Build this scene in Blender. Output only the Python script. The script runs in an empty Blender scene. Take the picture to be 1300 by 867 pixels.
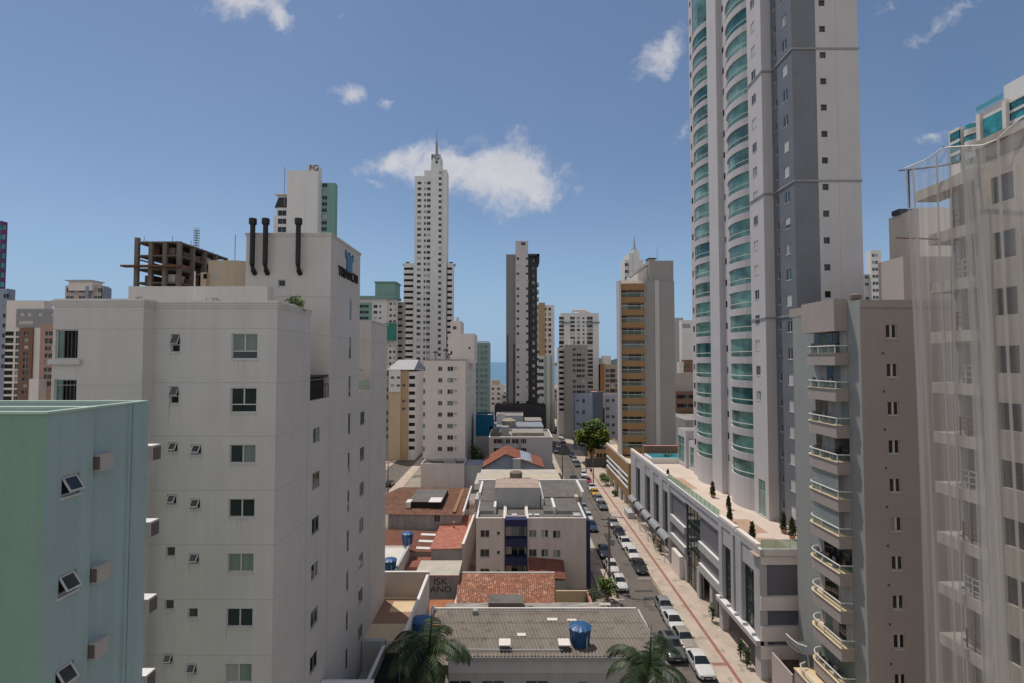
import bpy, math, random
from mathutils import Vector
random.seed(7)
R = math.radians
S = bpy.context.scene
COL = S.collection
# ------------------------------------------------------------------ camera
H = 31.0                      # eye height above the street, metres
F = 650.0                     # focal length in pixels of the 1300 px wide photograph
PITCH = math.atan(23.5 / F)
cd = bpy.data.cameras.new('camera'); cam = bpy.data.objects.new('camera', cd); COL.objects.link(cam)
cam.location = (0, 0, H); cam.rotation_euler = (R(90) + PITCH, 0, 0)
cd.sensor_width = 36; cd.lens = 18.0; cd.clip_start = .2; cd.clip_end = 12000
S.camera = cam
CP, SP = math.cos(PITCH), math.sin(PITCH)
def ray(px, py):
    u, v = (px - 650) / F, (433.5 - py) / F
    return u, CP - v * SP, SP + v * CP
def onY(px, py, Y):           # point of the plane y = Y seen at a pixel -> (x, z)
    a, b, c = ray(px, py); t = Y / b
    return a * t, H + c * t
def onX(px, py, X):           # -> (y, z)
    a, b, c = ray(px, py); t = X / a
    return b * t, H + c * t
def onZ(px, py, Z):           # -> (x, y)
    a, b, c = ray(px, py); t = (Z - H) / c
    return a * t, b * t
def xa(px, Y): return onY(px, 457, Y)[0]
def za(py, Y): return onY(650, py, Y)[1]
def ya(px, X): return onX(px, 457, X)[0]
# ------------------------------------------------------------------ sky, sun, exposure
SUN_EL, SUN_DIR = R(68), Vector((-0.66, 0.75, 0)).normalized()
W = bpy.data.worlds.new('World'); S.world = W; W.use_nodes = True
nt = W.node_tree; nt.nodes.clear()
def N(tree, t, **kw):
    n = tree.nodes.new(t)
    for k, v in kw.items(): setattr(n, k, v)
    return n
def L(tree, a, b): tree.links.new(a, b)
out = N(nt, 'ShaderNodeOutputWorld'); bg = N(nt, 'ShaderNodeBackground'); bg.inputs[1].default_value = 0.085
sky = N(nt, 'ShaderNodeTexSky'); sky.sky_type = 'NISHITA'; sky.sun_disc = False
sky.sun_elevation = SUN_EL; sky.sun_rotation = math.atan2(SUN_DIR.x, SUN_DIR.y)
sky.air_density = .95; sky.dust_density = 0.35; sky.ozone_density = 2.4; sky.altitude = 30
# clouds: fixed directions in the sky (tangent-plane coordinates round the street's direction) broken up by noise
tc = N(nt, 'ShaderNodeTexCoord'); sep = N(nt, 'ShaderNodeSeparateXYZ'); L(nt, tc.outputs['Generated'], sep.inputs[0])
def M(op, a, b=None, c=None, clamp=False):
    n = N(nt, 'ShaderNodeMath', operation=op); n.use_clamp = clamp
    for i, q in enumerate((a, b, c)):
        if q is None: continue
        if isinstance(q, (int, float)): n.inputs[i].default_value = q
        else: L(nt, q, n.inputs[i])
    return n.outputs[0]
ymax = M('MAXIMUM', sep.outputs[1], 0.02)
cx = M('DIVIDE', sep.outputs[0], ymax); cz = M('DIVIDE', sep.outputs[2], ymax)
cmb = N(nt, 'ShaderNodeCombineXYZ'); L(nt, cx, cmb.inputs[0]); L(nt, cz, cmb.inputs[1])
def noise(scale, detail, rough, vec, dim='3D'):
    n = N(nt, 'ShaderNodeTexNoise'); n.noise_dimensions = dim
    n.inputs['Scale'].default_value = scale; n.inputs['Detail'].default_value = detail; n.inputs['Roughness'].default_value = rough
    L(nt, vec, n.inputs['Vector']); return n
wn = noise(7, 6, .6, cmb.outputs[0]); 
wsub = N(nt, 'ShaderNodeVectorMath', operation='SUBTRACT'); L(nt, wn.outputs['Color'], wsub.inputs[0]); wsub.inputs[1].default_value = (.5, .5, .5)
wsc = N(nt, 'ShaderNodeVectorMath', operation='SCALE'); L(nt, wsub.outputs[0], wsc.inputs[0]); wsc.inputs['Scale'].default_value = .10
wad = N(nt, 'ShaderNodeVectorMath', operation='ADD'); L(nt, cmb.outputs[0], wad.inputs[0]); L(nt, wsc.outputs[0], wad.inputs[1])
CLOUDS = [  # px, py, rx, ry, tilt, weight
    (638, 222, 84, 54, -6, 1.3), (580, 212, 90, 38, 0, 1.1), (515, 202, 62, 24, 8, .95), (650, 250, 60, 22, 0, .7), (478, 238, 34, 10, -30, .36),
    (318, 8, 62, 26, 0, .9), (352, 24, 34, 16, -30, .8), (444, 123, 25, 15, 0, .85), (503, 126, 17, 8, 0, .62),
    (842, 68, 46, 22, 48, .85), (862, 165, 18, 12, 60, .55), (1200, 22, 56, 16, 40, .55), (1185, 175, 36, 8, 15, .42),
    (432, 25, 8, 5, 0, .55), (735, 240, 18, 8, 10, .45), (1130, 10, 30, 10, 30, .4)]
tot = None
for (px, py, rx, ry, rot, wgt) in CLOUDS:
    a, b, c = ray(px, py)
    mp = N(nt, 'ShaderNodeMapping', vector_type='TEXTURE')
    mp.inputs['Location'].default_value = (a / b, c / b, 0); mp.inputs['Rotation'].default_value = (0, 0, R(rot)); mp.inputs['Scale'].default_value = (rx / F, ry / F, 1)
    L(nt, wad.outputs[0], mp.inputs['Vector'])
    ln = N(nt, 'ShaderNodeVectorMath', operation='LENGTH'); L(nt, mp.outputs[0], ln.inputs[0])
    m = M('MULTIPLY', M('SUBTRACT', 1.25, ln.outputs['Value'], clamp=True), wgt)
    tot = m if tot is None else M('MAXIMUM', tot, m)
cn = noise(17, 9, .66, wad.outputs[0])
dens = M('ADD', M('MULTIPLY', tot, 1.0), M('MULTIPLY', M('SUBTRACT', cn.outputs['Fac'], .5), 2.1))
mr = N(nt, 'ShaderNodeMapRange', interpolation_type='SMOOTHSTEP'); L(nt, dens, mr.inputs[0])
mr.inputs[1].default_value = .12; mr.inputs[2].default_value = 1.12; mr.inputs[3].default_value = 0; mr.inputs[4].default_value = .80
mask = M('MULTIPLY', mr.outputs[0], M('GREATER_THAN', tot, 0.001))
# thin high veil
vn = noise(1.6, 4, .5, cmb.outputs[0])
veil = M('MULTIPLY', M('SUBTRACT', vn.outputs['Fac'], .38, clamp=True), .12, clamp=True)
fac = M('MAXIMUM', mask, veil)
shade = noise(14, 7, .6, wad.outputs[0])
crmp = N(nt, 'ShaderNodeMix', data_type='RGBA'); L(nt, shade.outputs['Fac'], crmp.inputs['Factor'])
crmp.inputs['A'].default_value = (5.6, 5.6, 6.0, 1); crmp.inputs['B'].default_value = (9.2, 8.9, 8.8, 1)
hz = N(nt, 'ShaderNodeMapRange', interpolation_type='SMOOTHSTEP'); L(nt, sep.outputs[2], hz.inputs[0]); hz.inputs[1].default_value = -.05; hz.inputs[2].default_value = .32; hz.inputs[3].default_value = .92; hz.inputs[4].default_value = 0
mixh = N(nt, 'ShaderNodeMix', data_type='RGBA'); L(nt, hz.outputs[0], mixh.inputs['Factor']); L(nt, sky.outputs[0], mixh.inputs['A']); mixh.inputs['B'].default_value = (2.75, 4.6, 7.1, 1)     # sea air near the horizon
mixc = N(nt, 'ShaderNodeMix', data_type='RGBA'); L(nt, fac, mixc.inputs['Factor']); L(nt, mixh.outputs['Result'], mixc.inputs['A']); L(nt, crmp.outputs['Result'], mixc.inputs['B'])
# added fill light: unseen bright cloud cover in the sky behind the viewer
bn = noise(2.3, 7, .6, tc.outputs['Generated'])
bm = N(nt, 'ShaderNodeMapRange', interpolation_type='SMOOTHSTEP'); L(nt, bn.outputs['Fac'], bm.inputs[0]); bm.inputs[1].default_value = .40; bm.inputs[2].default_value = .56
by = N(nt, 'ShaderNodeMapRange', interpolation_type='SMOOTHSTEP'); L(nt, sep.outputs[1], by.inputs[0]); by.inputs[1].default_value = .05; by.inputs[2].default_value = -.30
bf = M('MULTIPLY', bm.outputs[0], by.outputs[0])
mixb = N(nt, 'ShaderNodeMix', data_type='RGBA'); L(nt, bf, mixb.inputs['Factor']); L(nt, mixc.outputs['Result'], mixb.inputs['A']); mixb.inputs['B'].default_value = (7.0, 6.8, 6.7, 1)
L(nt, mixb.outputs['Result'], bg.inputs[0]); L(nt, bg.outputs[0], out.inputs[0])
sl = bpy.data.lights.new('sun', 'SUN'); sun = bpy.data.objects.new('sun', sl); COL.objects.link(sun)
sl.energy = 2.8; sl.angle = R(.5); sl.color = (1, .93, .84)
sv = Vector((SUN_DIR.x * math.cos(SUN_EL), SUN_DIR.y * math.cos(SUN_EL), math.sin(SUN_EL)))
sun.rotation_euler = (-sv).to_track_quat('-Z', 'Y').to_euler(); sun.location = (0, 0, 300)
vs = S.view_settings; vs.view_transform = 'Standard'; vs.look = 'None'; vs.gamma = 1; vs.use_curve_mapping = False
vs.exposure = 0.10
# ------------------------------------------------------------------ materials
MATS = {}
def newmat(name):
    m = bpy.data.materials.new(name); m.use_nodes = True
    t = m.node_tree; b = t.nodes['Principled BSDF']; return m, t, b
def paint(name, col, rough=.85, var=.10, scale=.35, streak=.12, spec=.3, fine=.05, metal=0.0):
    """painted render: large blotches, faint vertical rain streaks, fine grain"""
    m, t, b = newmat(name)
    b.inputs['Roughness'].default_value = rough; b.inputs['Specular IOR Level'].default_value = spec; b.inputs['Metallic'].default_value = metal
    g = N(t, 'ShaderNodeNewGeometry')
    def nz(sc, det, vecscale):
        mp = N(t, 'ShaderNodeMapping'); mp.inputs['Scale'].default_value = vecscale; L(t, g.outputs['Position'], mp.inputs[0])
        n = N(t, 'ShaderNodeTexNoise'); n.inputs['Scale'].default_value = sc; n.inputs['Detail'].default_value = det; n.inputs['Roughness'].default_value = .6
        L(t, mp.outputs[0], n.inputs['Vector']); return n.outputs['Fac']
    def mm(op, a, bb):
        n = N(t, 'ShaderNodeMath', operation=op)
        for i, q in enumerate((a, bb)):
            if isinstance(q, (int, float)): n.inputs[i].default_value = q
            else: L(t, q, n.inputs[i])
        return n.outputs[0]
    a = mm('MULTIPLY', mm('SUBTRACT', nz(scale, 5, (1, 1, 1)), .5), 2 * var)
    s = mm('MULTIPLY', mm('SUBTRACT', nz(1.0, 4, (2.2, 2.2, .10)), .5), 2 * streak)
    f = mm('MULTIPLY', mm('SUBTRACT', nz(9, 2, (1, 1, 1)), .5), 2 * fine)
    k = mm('ADD', mm('ADD', mm('ADD', a, s), f), 1.0)
    vm = N(t, 'ShaderNodeVectorMath', operation='SCALE'); vm.inputs[0].default_value = col; L(t, k, vm.inputs['Scale'])
    L(t, vm.outputs[0], b.inputs['Base Color'])
    MATS[name] = m; return m
def plain(name, col, rough=.5, metal=0, spec=.5, coat=0, emit=None, alpha=None):
    m, t, b = newmat(name); b.inputs['Base Color'].default_value = (*col, 1); b.inputs['Roughness'].default_value = rough
    b.inputs['Metallic'].default_value = metal; b.inputs['Specular IOR Level'].default_value = spec; b.inputs['Coat Weight'].default_value = coat
    if coat: b.inputs['Coat Roughness'].default_value = .05
    MATS[name] = m; return m
def tiled(name, c1, c2, mortar, bw, bh, ms=.02, rough=.5, axis='xz', spec=.4, bump=.2):
    m, t, b = newmat(name); g = N(t, 'ShaderNodeNewGeometry'); sp = N(t, 'ShaderNodeSeparateXYZ'); L(t, g.outputs['Position'], sp.inputs[0])
    c = N(t, 'ShaderNodeCombineXYZ')
    if axis == 'wall':
        ad = N(t, 'ShaderNodeMath', operation='ADD'); L(t, sp.outputs[0], ad.inputs[0]); L(t, sp.outputs[1], ad.inputs[1]); L(t, ad.outputs[0], c.inputs[0]); L(t, sp.outputs[2], c.inputs[1])
    else:
        L(t, sp.outputs[0], c.inputs[0]); L(t, sp.outputs[1], c.inputs[1])
    br = N(t, 'ShaderNodeTexBrick'); L(t, c.outputs[0], br.inputs['Vector'])
    br.inputs['Scale'].default_value = 1; br.inputs['Brick Width'].default_value = bw; br.inputs['Row Height'].default_value = bh; br.inputs['Mortar Size'].default_value = ms
    br.inputs['Color1'].default_value = (*c1, 1); br.inputs['Color2'].default_value = (*c2, 1); br.inputs['Mortar'].default_value = (*mortar, 1)
    nz = N(t, 'ShaderNodeTexNoise'); nz.inputs['Scale'].default_value = .5; nz.inputs['Detail'].default_value = 5; L(t, g.outputs['Position'], nz.inputs['Vector'])
    mr = N(t, 'ShaderNodeMapRange'); L(t, nz.outputs['Fac'], mr.inputs[0]); mr.inputs[3].default_value = .8; mr.inputs[4].default_value = 1.2
    vm = N(t, 'ShaderNodeVectorMath', operation='SCALE'); L(t, br.outputs['Color'], vm.inputs[0]); L(t, mr.outputs[0], vm.inputs['Scale'])
    L(t, vm.outputs[0], b.inputs['Base Color']); b.inputs['Roughness'].default_value = rough; b.inputs['Specular IOR Level'].default_value = spec
    if bump:
        bp = N(t, 'ShaderNodeBump'); bp.inputs['Strength'].default_value = bump; bp.inputs['Distance'].default_value = .02; L(t, br.outputs['Fac'], bp.inputs['Height']); bp.invert = True; L(t, bp.outputs[0], b.inputs['Normal'])
    MATS[name] = m; return m
def worn(name, c1, c2, scale, rough=.9, c3=None, s3=3.0, stretch=(1, 1, 1), lo=.35, hi=.68):
    """two colours mottled by noise, with an optional third in small spots"""
    m, t, b = newmat(name); g = N(t, 'ShaderNodeNewGeometry'); mp = N(t, 'ShaderNodeMapping'); mp.inputs['Scale'].default_value = stretch; L(t, g.outputs['Position'], mp.inputs[0])
    n = N(t, 'ShaderNodeTexNoise'); n.inputs['Scale'].default_value = scale; n.inputs['Detail'].default_value = 8; n.inputs['Roughness'].default_value = .65; L(t, mp.outputs[0], n.inputs['Vector'])
    cr = N(t, 'ShaderNodeValToRGB'); cr.color_ramp.elements[0].position = lo; cr.color_ramp.elements[1].position = hi
    cr.color_ramp.elements[0].color = (*c1, 1); cr.color_ramp.elements[1].color = (*c2, 1); L(t, n.outputs['Fac'], cr.inputs[0]); o = cr.outputs[0]
    if c3:
        n2 = N(t, 'ShaderNodeTexNoise'); n2.inputs['Scale'].default_value = s3; n2.inputs['Detail'].default_value = 4; L(t, g.outputs['Position'], n2.inputs['Vector'])
        mr = N(t, 'ShaderNodeMapRange', interpolation_type='SMOOTHSTEP'); L(t, n2.outputs['Fac'], mr.inputs[0]); mr.inputs[1].default_value = .56; mr.inputs[2].default_value = .66
        mx = N(t, 'ShaderNodeMix', data_type='RGBA'); L(t, mr.outputs[0], mx.inputs['Factor']); L(t, o, mx.inputs['A']); mx.inputs['B'].default_value = (*c3, 1); o = mx.outputs['Result']
    L(t, o, b.inputs['Base Color']); b.inputs['Roughness'].default_value = rough; b.inputs['Specular IOR Level'].default_value = .25
    MATS[name] = m; return m
def glassy(name, col, rough=.06, metal=.0, spec=.6):
    m, t, b = newmat(name); g = N(t, 'ShaderNodeNewGeometry')
    n = N(t, 'ShaderNodeTexNoise'); n.inputs['Scale'].default_value = .45; n.inputs['Detail'].default_value = 3; L(t, g.outputs['Position'], n.inputs['Vector'])
    mr = N(t, 'ShaderNodeMapRange'); L(t, n.outputs['Fac'], mr.inputs[0]); mr.inputs[1].default_value = .3; mr.inputs[2].default_value = .7; mr.inputs[3].default_value = .45; mr.inputs[4].default_value = 1.6
    vm = N(t, 'ShaderNodeVectorMath', operation='SCALE'); vm.inputs[0].default_value = col; L(t, mr.outputs[0], vm.inputs['Scale']); L(t, vm.outputs[0], b.inputs['Base Color'])
    b.inputs['Roughness'].default_value = rough; b.inputs['Specular IOR Level'].default_value = spec; b.inputs['Metallic'].default_value = metal
    MATS[name] = m; return m
def clear(name, col, alpha, rough=.05):
    m, t, b = newmat(name); b.inputs['Base Color'].default_value = (*col, 1); b.inputs['Roughness'].default_value = rough; b.inputs['Alpha'].default_value = alpha
    MATS[name] = m; return m

WHITE = paint('white render', (.57, .548, .525), streak=.10, var=.12)
OFFW = paint('off white render', (.74, .675, .62), streak=.10)
TOWERW = paint('pale tower render', (.54, .515, .515), streak=.06)
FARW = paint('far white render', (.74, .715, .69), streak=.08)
BEIGE = paint('beige render', (.47, .41, .37), streak=.10)
TAUPE = paint('taupe render', (.38, .335, .31), streak=.07)
CREAM = paint('cream render', (.58, .46, .31), streak=.10)
PINK = paint('pinkish render', (.64, .56, .525), streak=.16)
GREY = paint('grey render', (.30, .30, .30), streak=.12)
LGREY = paint('light grey render', (.42, .42, .42), streak=.12)
DGREY = paint('dark grey render', (.09, .09, .10), streak=.12)
BLACKP = paint('black cladding', (.05, .047, .053), streak=.2)
BLUEG = paint('blue grey render', (.28, .32, .40), streak=.1)
GOLD = paint('gold ochre render', (.34, .205, .095), streak=.1)
BROWN = paint('brown render', (.22, .13, .09), streak=.1)
TEALP = paint('teal render', (.22, .38, .335), streak=.1)
MINTG = paint('mint green paint', (.20, .32, .25), streak=.16, var=.12)
MINTB = paint('pale blue paint', (.325, .435, .435), streak=.16, var=.12)
MINTCAP = paint('pale mint coping', (.42, .54, .45), streak=.05)
NAVY = paint('navy paint', (.03, .036, .095), streak=.2)
TERRA = paint('terracotta render', (.42, .22, .16), streak=.2)
STAIN = paint('stained wall', (.36, .33, .31), var=.35, streak=.45, scale=.8)
CONC = paint('raw concrete', (.27, .245, .22), var=.25, streak=.3, scale=.6)
CONCD = paint('dark raw concrete', (.13, .105, .09), var=.35, streak=.3, scale=.6)
RUST = paint('rusty formwork', (.16, .075, .04), var=.4, streak=.3)
JOINT = plain('joint line', (.43, .41, .395), .9)
ROOFC = worn('roof cement', (.24, .22, .20), (.38, .35, .31), .5)
ROOFD = worn('dark fibre cement roof', (.135, .125, .115), (.18, .17, .155), .5, c3=(.115, .105, .098), s3=1.2)
ROOFL = worn('pale cement roof', (.42, .38, .32), (.55, .50, .42), .5)
ROOFW = worn('white waterproof roof', (.60, .56, .50), (.70, .66, .60), .5)
ROOFR = worn('brown old roof tiles', (.13, .06, .04), (.22, .115, .07), .9, c3=(.07, .04, .03), s3=2.5)
SALMON = worn('salmon roof tiles', (.36, .13, .09), (.48, .20, .14), 1.2, c3=(.22, .08, .06), s3=3)
TERRACE = worn('terrace paving', (.58, .48, .40), (.68, .57, .48), .4)
TERRB = worn('brown terrace paving', (.42, .28, .20), (.50, .35, .26), .6)
CREAMF = worn('cream floor', (.62, .48, .30), (.72, .57, .38), .5)
BROWNF = worn('pinkish brown floor', (.30, .18, .13), (.36, .22, .16), .6)
ASPH = worn('asphalt', (.135, .117, .103), (.185, .162, .145), .25, c3=(.11, .096, .086), s3=.5)
PAVE = worn('pale sidewalk', (.44, .36, .295), (.56, .46, .38), .5, c3=(.36, .30, .25), s3=.8)
REDP = worn('red tactile strip', (.28, .125, .095), (.36, .18, .14), 1.5)
KERB = worn('kerb stone', (.40, .36, .31), (.52, .47, .40), 1)
GROUND = worn('town ground', (.24, .205, .17), (.36, .31, .255), .06, c3=(.15, .14, .12), s3=.12)
LINE = worn('road paint', (.50, .48, .44), (.66, .63, .58), 2)
YLINE = worn('yellow kerb paint', (.50, .36, .10), (.40, .30, .14), 2)
GLASS = glassy('window glass', (.022, .028, .030))
GLASSB = glassy('dark brown glass', (.03, .022, .02))
GLASSG = glassy('green glass', (.11, .235, .20), rough=.08, spec=.7)
GLASST = glassy('teal glass', (.03, .24, .26), rough=.08, spec=.7)
GLASSP = glassy('podium glass', (.016, .035, .022), rough=.05, spec=.7)
CURT = paint('curtain', (.19, .235, .21), streak=.35)
CURTW = paint('white curtain', (.36, .36, .36), streak=.3)
SHUT = tiled('roller shutter', (.62, .60, .56), (.56, .54, .51), (.36, .35, .33), 8, .07, .012, axis='wall')
FRAME = plain('white window frame', (.55, .55, .53), .5)
FRAMEG = plain('grey window frame', (.30, .30, .30), .5)
DARK = plain('dark interior', (.018, .016, .015), .9)
RAILW = plain('white metal rail', (.66, .65, .62), .4)
RAILC = paint('cream ledge', (.66, .58, .44), streak=.05)
CLEARG = clear('clear balcony glass', (.25, .36, .30), .30)
CLEARGG = clear('green parapet glass', (.20, .55, .36), .42)
TILEG = tiled('blue grey wall tiles', (.165, .175, .195), (.185, .195, .215), (.13, .14, .155), .30, .10, .012, axis='wall', rough=.45)
TILEP = tiled('grey podium tiles', (.16, .16, .19), (.18, .18, .21), (.12, .12, .14), .6, .3, .015, axis='wall', rough=.35)
STONEP = paint('podium stone', (.47, .46, .46), streak=.14)
BLUET = plain('blue tank plastic', (.02, .09, .235), .45)
BLUEF = paint('blue hoarding', (.01, .12, .24), streak=.2)
WATER = plain('pool water', (.04, .30, .38), .05)
METALB = plain('black duct metal', (.012, .012, .013), .45, metal=.2)
STEEL = plain('galvanised steel', (.35, .35, .35), .45, metal=.6)
POLE = paint('concrete pole', (.20, .18, .165), streak=.2)
WOODT = paint('timber', (.16, .09, .06), streak=.3)
SIGNB = plain('dark blue sign', (.02, .07, .16), .4)
SIGNT = plain('blue emblem', (.015, .12, .22), .35)
PLAST = plain('ac casing', (.42, .40, .38), .5)
# ------------------------------------------------------------------ mesh building
ORG = {}
class MB:
    def __init__(s): s.v = []; s.f = []; s.m = []; s.mats = []
    def mi(s, m):
        if m not in s.mats: s.mats.append(m)
        return s.mats.index(m)
    def poly(s, pts, m):
        i = len(s.v); s.v += [tuple(p) for p in pts]; s.f.append(tuple(range(i, i + len(pts)))); s.m.append(s.mi(m))
    def grid(s, rows, m, close=False):
        """rows of points joined into quads; mats may be a function of (i, j)"""
        i0 = len(s.v); n = len(rows[0])
        for r in rows: s.v += [tuple(p) for p in r]
        for i in range(len(rows) - 1):
            for j in range(n if close else n - 1):
                k = (j + 1) % n
                s.f.append((i0 + i * n + j, i0 + i * n + k, i0 + (i + 1) * n + k, i0 + (i + 1) * n + j)); s.m.append(s.mi(m))
    def box(s, x0, x1, y0, y1, z0, z1, m, top=None):
        p = [(x, y, z) for z in (z0, z1) for (x, y) in ((x0, y0), (x1, y0), (x1, y1), (x0, y1))]
        i = len(s.v); s.v += p
        for k, q in enumerate(((3, 2, 1, 0), (4, 5, 6, 7), (0, 1, 5, 4), (1, 2, 6, 5), (2, 3, 7, 6), (3, 0, 4, 7))):
            s.f.append(tuple(i + a for a in q)); s.m.append(s.mi(top if (top and k == 1) else m))
    def prism(s, pts, z0, z1, m, top=None):
        n = len(pts); i = len(s.v)
        s.v += [(x, y, z0) for x, y in pts] + [(x, y, z1) for x, y in pts]
        s.f.append(tuple(range(i + n - 1, i - 1, -1))); s.m.append(s.mi(m)); s.f.append(tuple(range(i + n, i + 2 * n))); s.m.append(s.mi(top or m))
        for a in range(n):
            b = (a + 1) % n; s.f.append((i + a, i + b, i + n + b, i + n + a)); s.m.append(s.mi(m))
    def lathe(s, cx, cy, prof, n, m, cap=True):
        rows = [[(cx + r * math.cos(2 * math.pi * k / n), cy + r * math.sin(2 * math.pi * k / n), z) for k in range(n)] for r, z in prof]
        s.grid(rows, m, True)
        if cap: s.poly(rows[-1], m); s.poly(rows[0][::-1], m)
    def tube(s, pts, r, n, m, r1=None):
        P = [Vector(p) for p in pts]; rows = []
        for i, p in enumerate(P):
            d = (P[min(i + 1, len(P) - 1)] - P[max(i - 1, 0)]).normalized()
            a = d.cross(Vector((0, 0, 1)) if abs(d.z) < .95 else Vector((1, 0, 0))).normalized(); b = a.cross(d).normalized()
            rr = r if r1 is None else r + (r1 - r) * i / (len(P) - 1)
            rows.append([p + a * rr * math.cos(2 * math.pi * k / n) - b * rr * math.sin(2 * math.pi * k / n) for k in range(n)])
        s.grid(rows, m, True); s.poly(rows[0][::-1], m); s.poly(rows[-1], m)
    def mesh(s, name, org=(0, 0, 0), smooth=None):
        me = bpy.data.meshes.new(name)
        me.from_pydata([(x - org[0], y - org[1], z - org[2]) for x, y, z in s.v], [], s.f)
        for m in s.mats: me.materials.append(m)
        me.polygons.foreach_set('material_index', s.m)
        if smooth:
            me.polygons.foreach_set('use_smooth', [True] * len(me.polygons)); me.update(); me.set_sharp_from_angle(angle=R(smooth))
        me.update(); return me
    def build(s, name, parent=None, smooth=None, org=None):
        if not s.f: return None
        if org is None: org = ORG[parent] if parent else (0, 0, 0)
        o = bpy.data.objects.new(name, s.mesh(name, org, smooth)); COL.objects.link(o)
        if parent: o.parent = parent; ORG[o] = ORG[parent]
        else: o.location = org; ORG[o] = Vector(org)
        return o
def tag(o, label=None, cat=None, group=None, kind=None):
    if label: o['label'] = label
    if cat: o['category'] = cat
    if group: o['group'] = group
    if kind: o['kind'] = kind
    return o
def thing(name, label, cat, loc, group=None, rz=0):
    o = bpy.data.objects.new(name, None); COL.objects.link(o); o.location = loc; o.rotation_euler.z = rz; o.empty_display_size = .3
    ORG[o] = Vector(loc); return tag(o, label, cat, group)
def dup(o, parent=None):
    c = o.copy(); COL.objects.link(c); c.parent = parent
    for ch in list(o.children): dup(ch, c)
    return c
def place(mesh, name, parent, loc, rz):
    o = bpy.data.objects.new(name, mesh); COL.objects.link(o); o.parent = parent
    o.location = Vector(loc) - ORG[parent]; o.rotation_euler.z = rz; return o
_txt = {}
def text_mesh(s, size, mat, ext=.03):
    c = bpy.data.curves.new('t', 'FONT'); c.body = s; c.size = size; c.extrude = ext; c.align_x = 'CENTER'; c.align_y = 'CENTER'
    o = bpy.data.objects.new('t', c); COL.objects.link(o); bpy.context.view_layer.update()
    me = bpy.data.meshes.new_from_object(o.evaluated_get(bpy.context.evaluated_depsgraph_get()))
    bpy.data.objects.remove(o); bpy.data.curves.remove(c); me.materials.clear(); me.materials.append(mat); return me
# ------------------------------------------------------------------ walls with real openings
def facade(mb, O, ang, length, z0, z1, mat, holes, dep=.16, rmat=None):
    ux, uy = math.cos(ang), math.sin(ang); nx, ny = uy, -ux
    P = lambda u, z, d=0: (O[0] + ux * u - nx * d, O[1] + uy * u - ny * d, z)
    hs = [(max(a, 0), min(b, length), max(c, z0), min(d, z1)) for a, b, c, d in holes]
    hs = [h for h in hs if h[1] - h[0] > .02 and h[3] - h[2] > .02]
    rd = lambda v: round(v, 4)
    us = sorted({0.0, rd(length)} | {rd(h[0]) for h in hs} | {rd(h[1]) for h in hs})
    zs = sorted({rd(z0), rd(z1)} | {rd(h[2]) for h in hs} | {rd(h[3]) for h in hs})
    ui = {u: i for i, u in enumerate(us)}; zi = {z: i for i, z in enumerate(zs)}
    void = set()
    for h in hs:
        for i in range(ui[rd(h[0])], ui[rd(h[1])]):
            for j in range(zi[rd(h[2])], zi[rd(h[3])]): void.add((i, j))
    for i in range(len(us) - 1):
        j = 0
        while j < len(zs) - 1:
            if (i, j) in void: j += 1; continue
            k = j
            while k < len(zs) - 1 and (i, k) not in void: k += 1
            mb.poly((P(us[i], zs[j]), P(us[i + 1], zs[j]), P(us[i + 1], zs[k]), P(us[i], zs[k])), mat); j = k
    rm = rmat or mat
    for a, b, c, d in hs:
        mb.poly((P(a, c), P(b, c), P(b, c, dep), P(a, c, dep)), rm); mb.poly((P(a, d, dep), P(b, d, dep), P(b, d), P(a, d)), rm)
        mb.poly((P(a, c, dep), P(a, d, dep), P(a, d), P(a, c)), rm); mb.poly((P(b, c), P(b, d), P(b, d, dep), P(b, c, dep)), rm)
_win = {}
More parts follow.
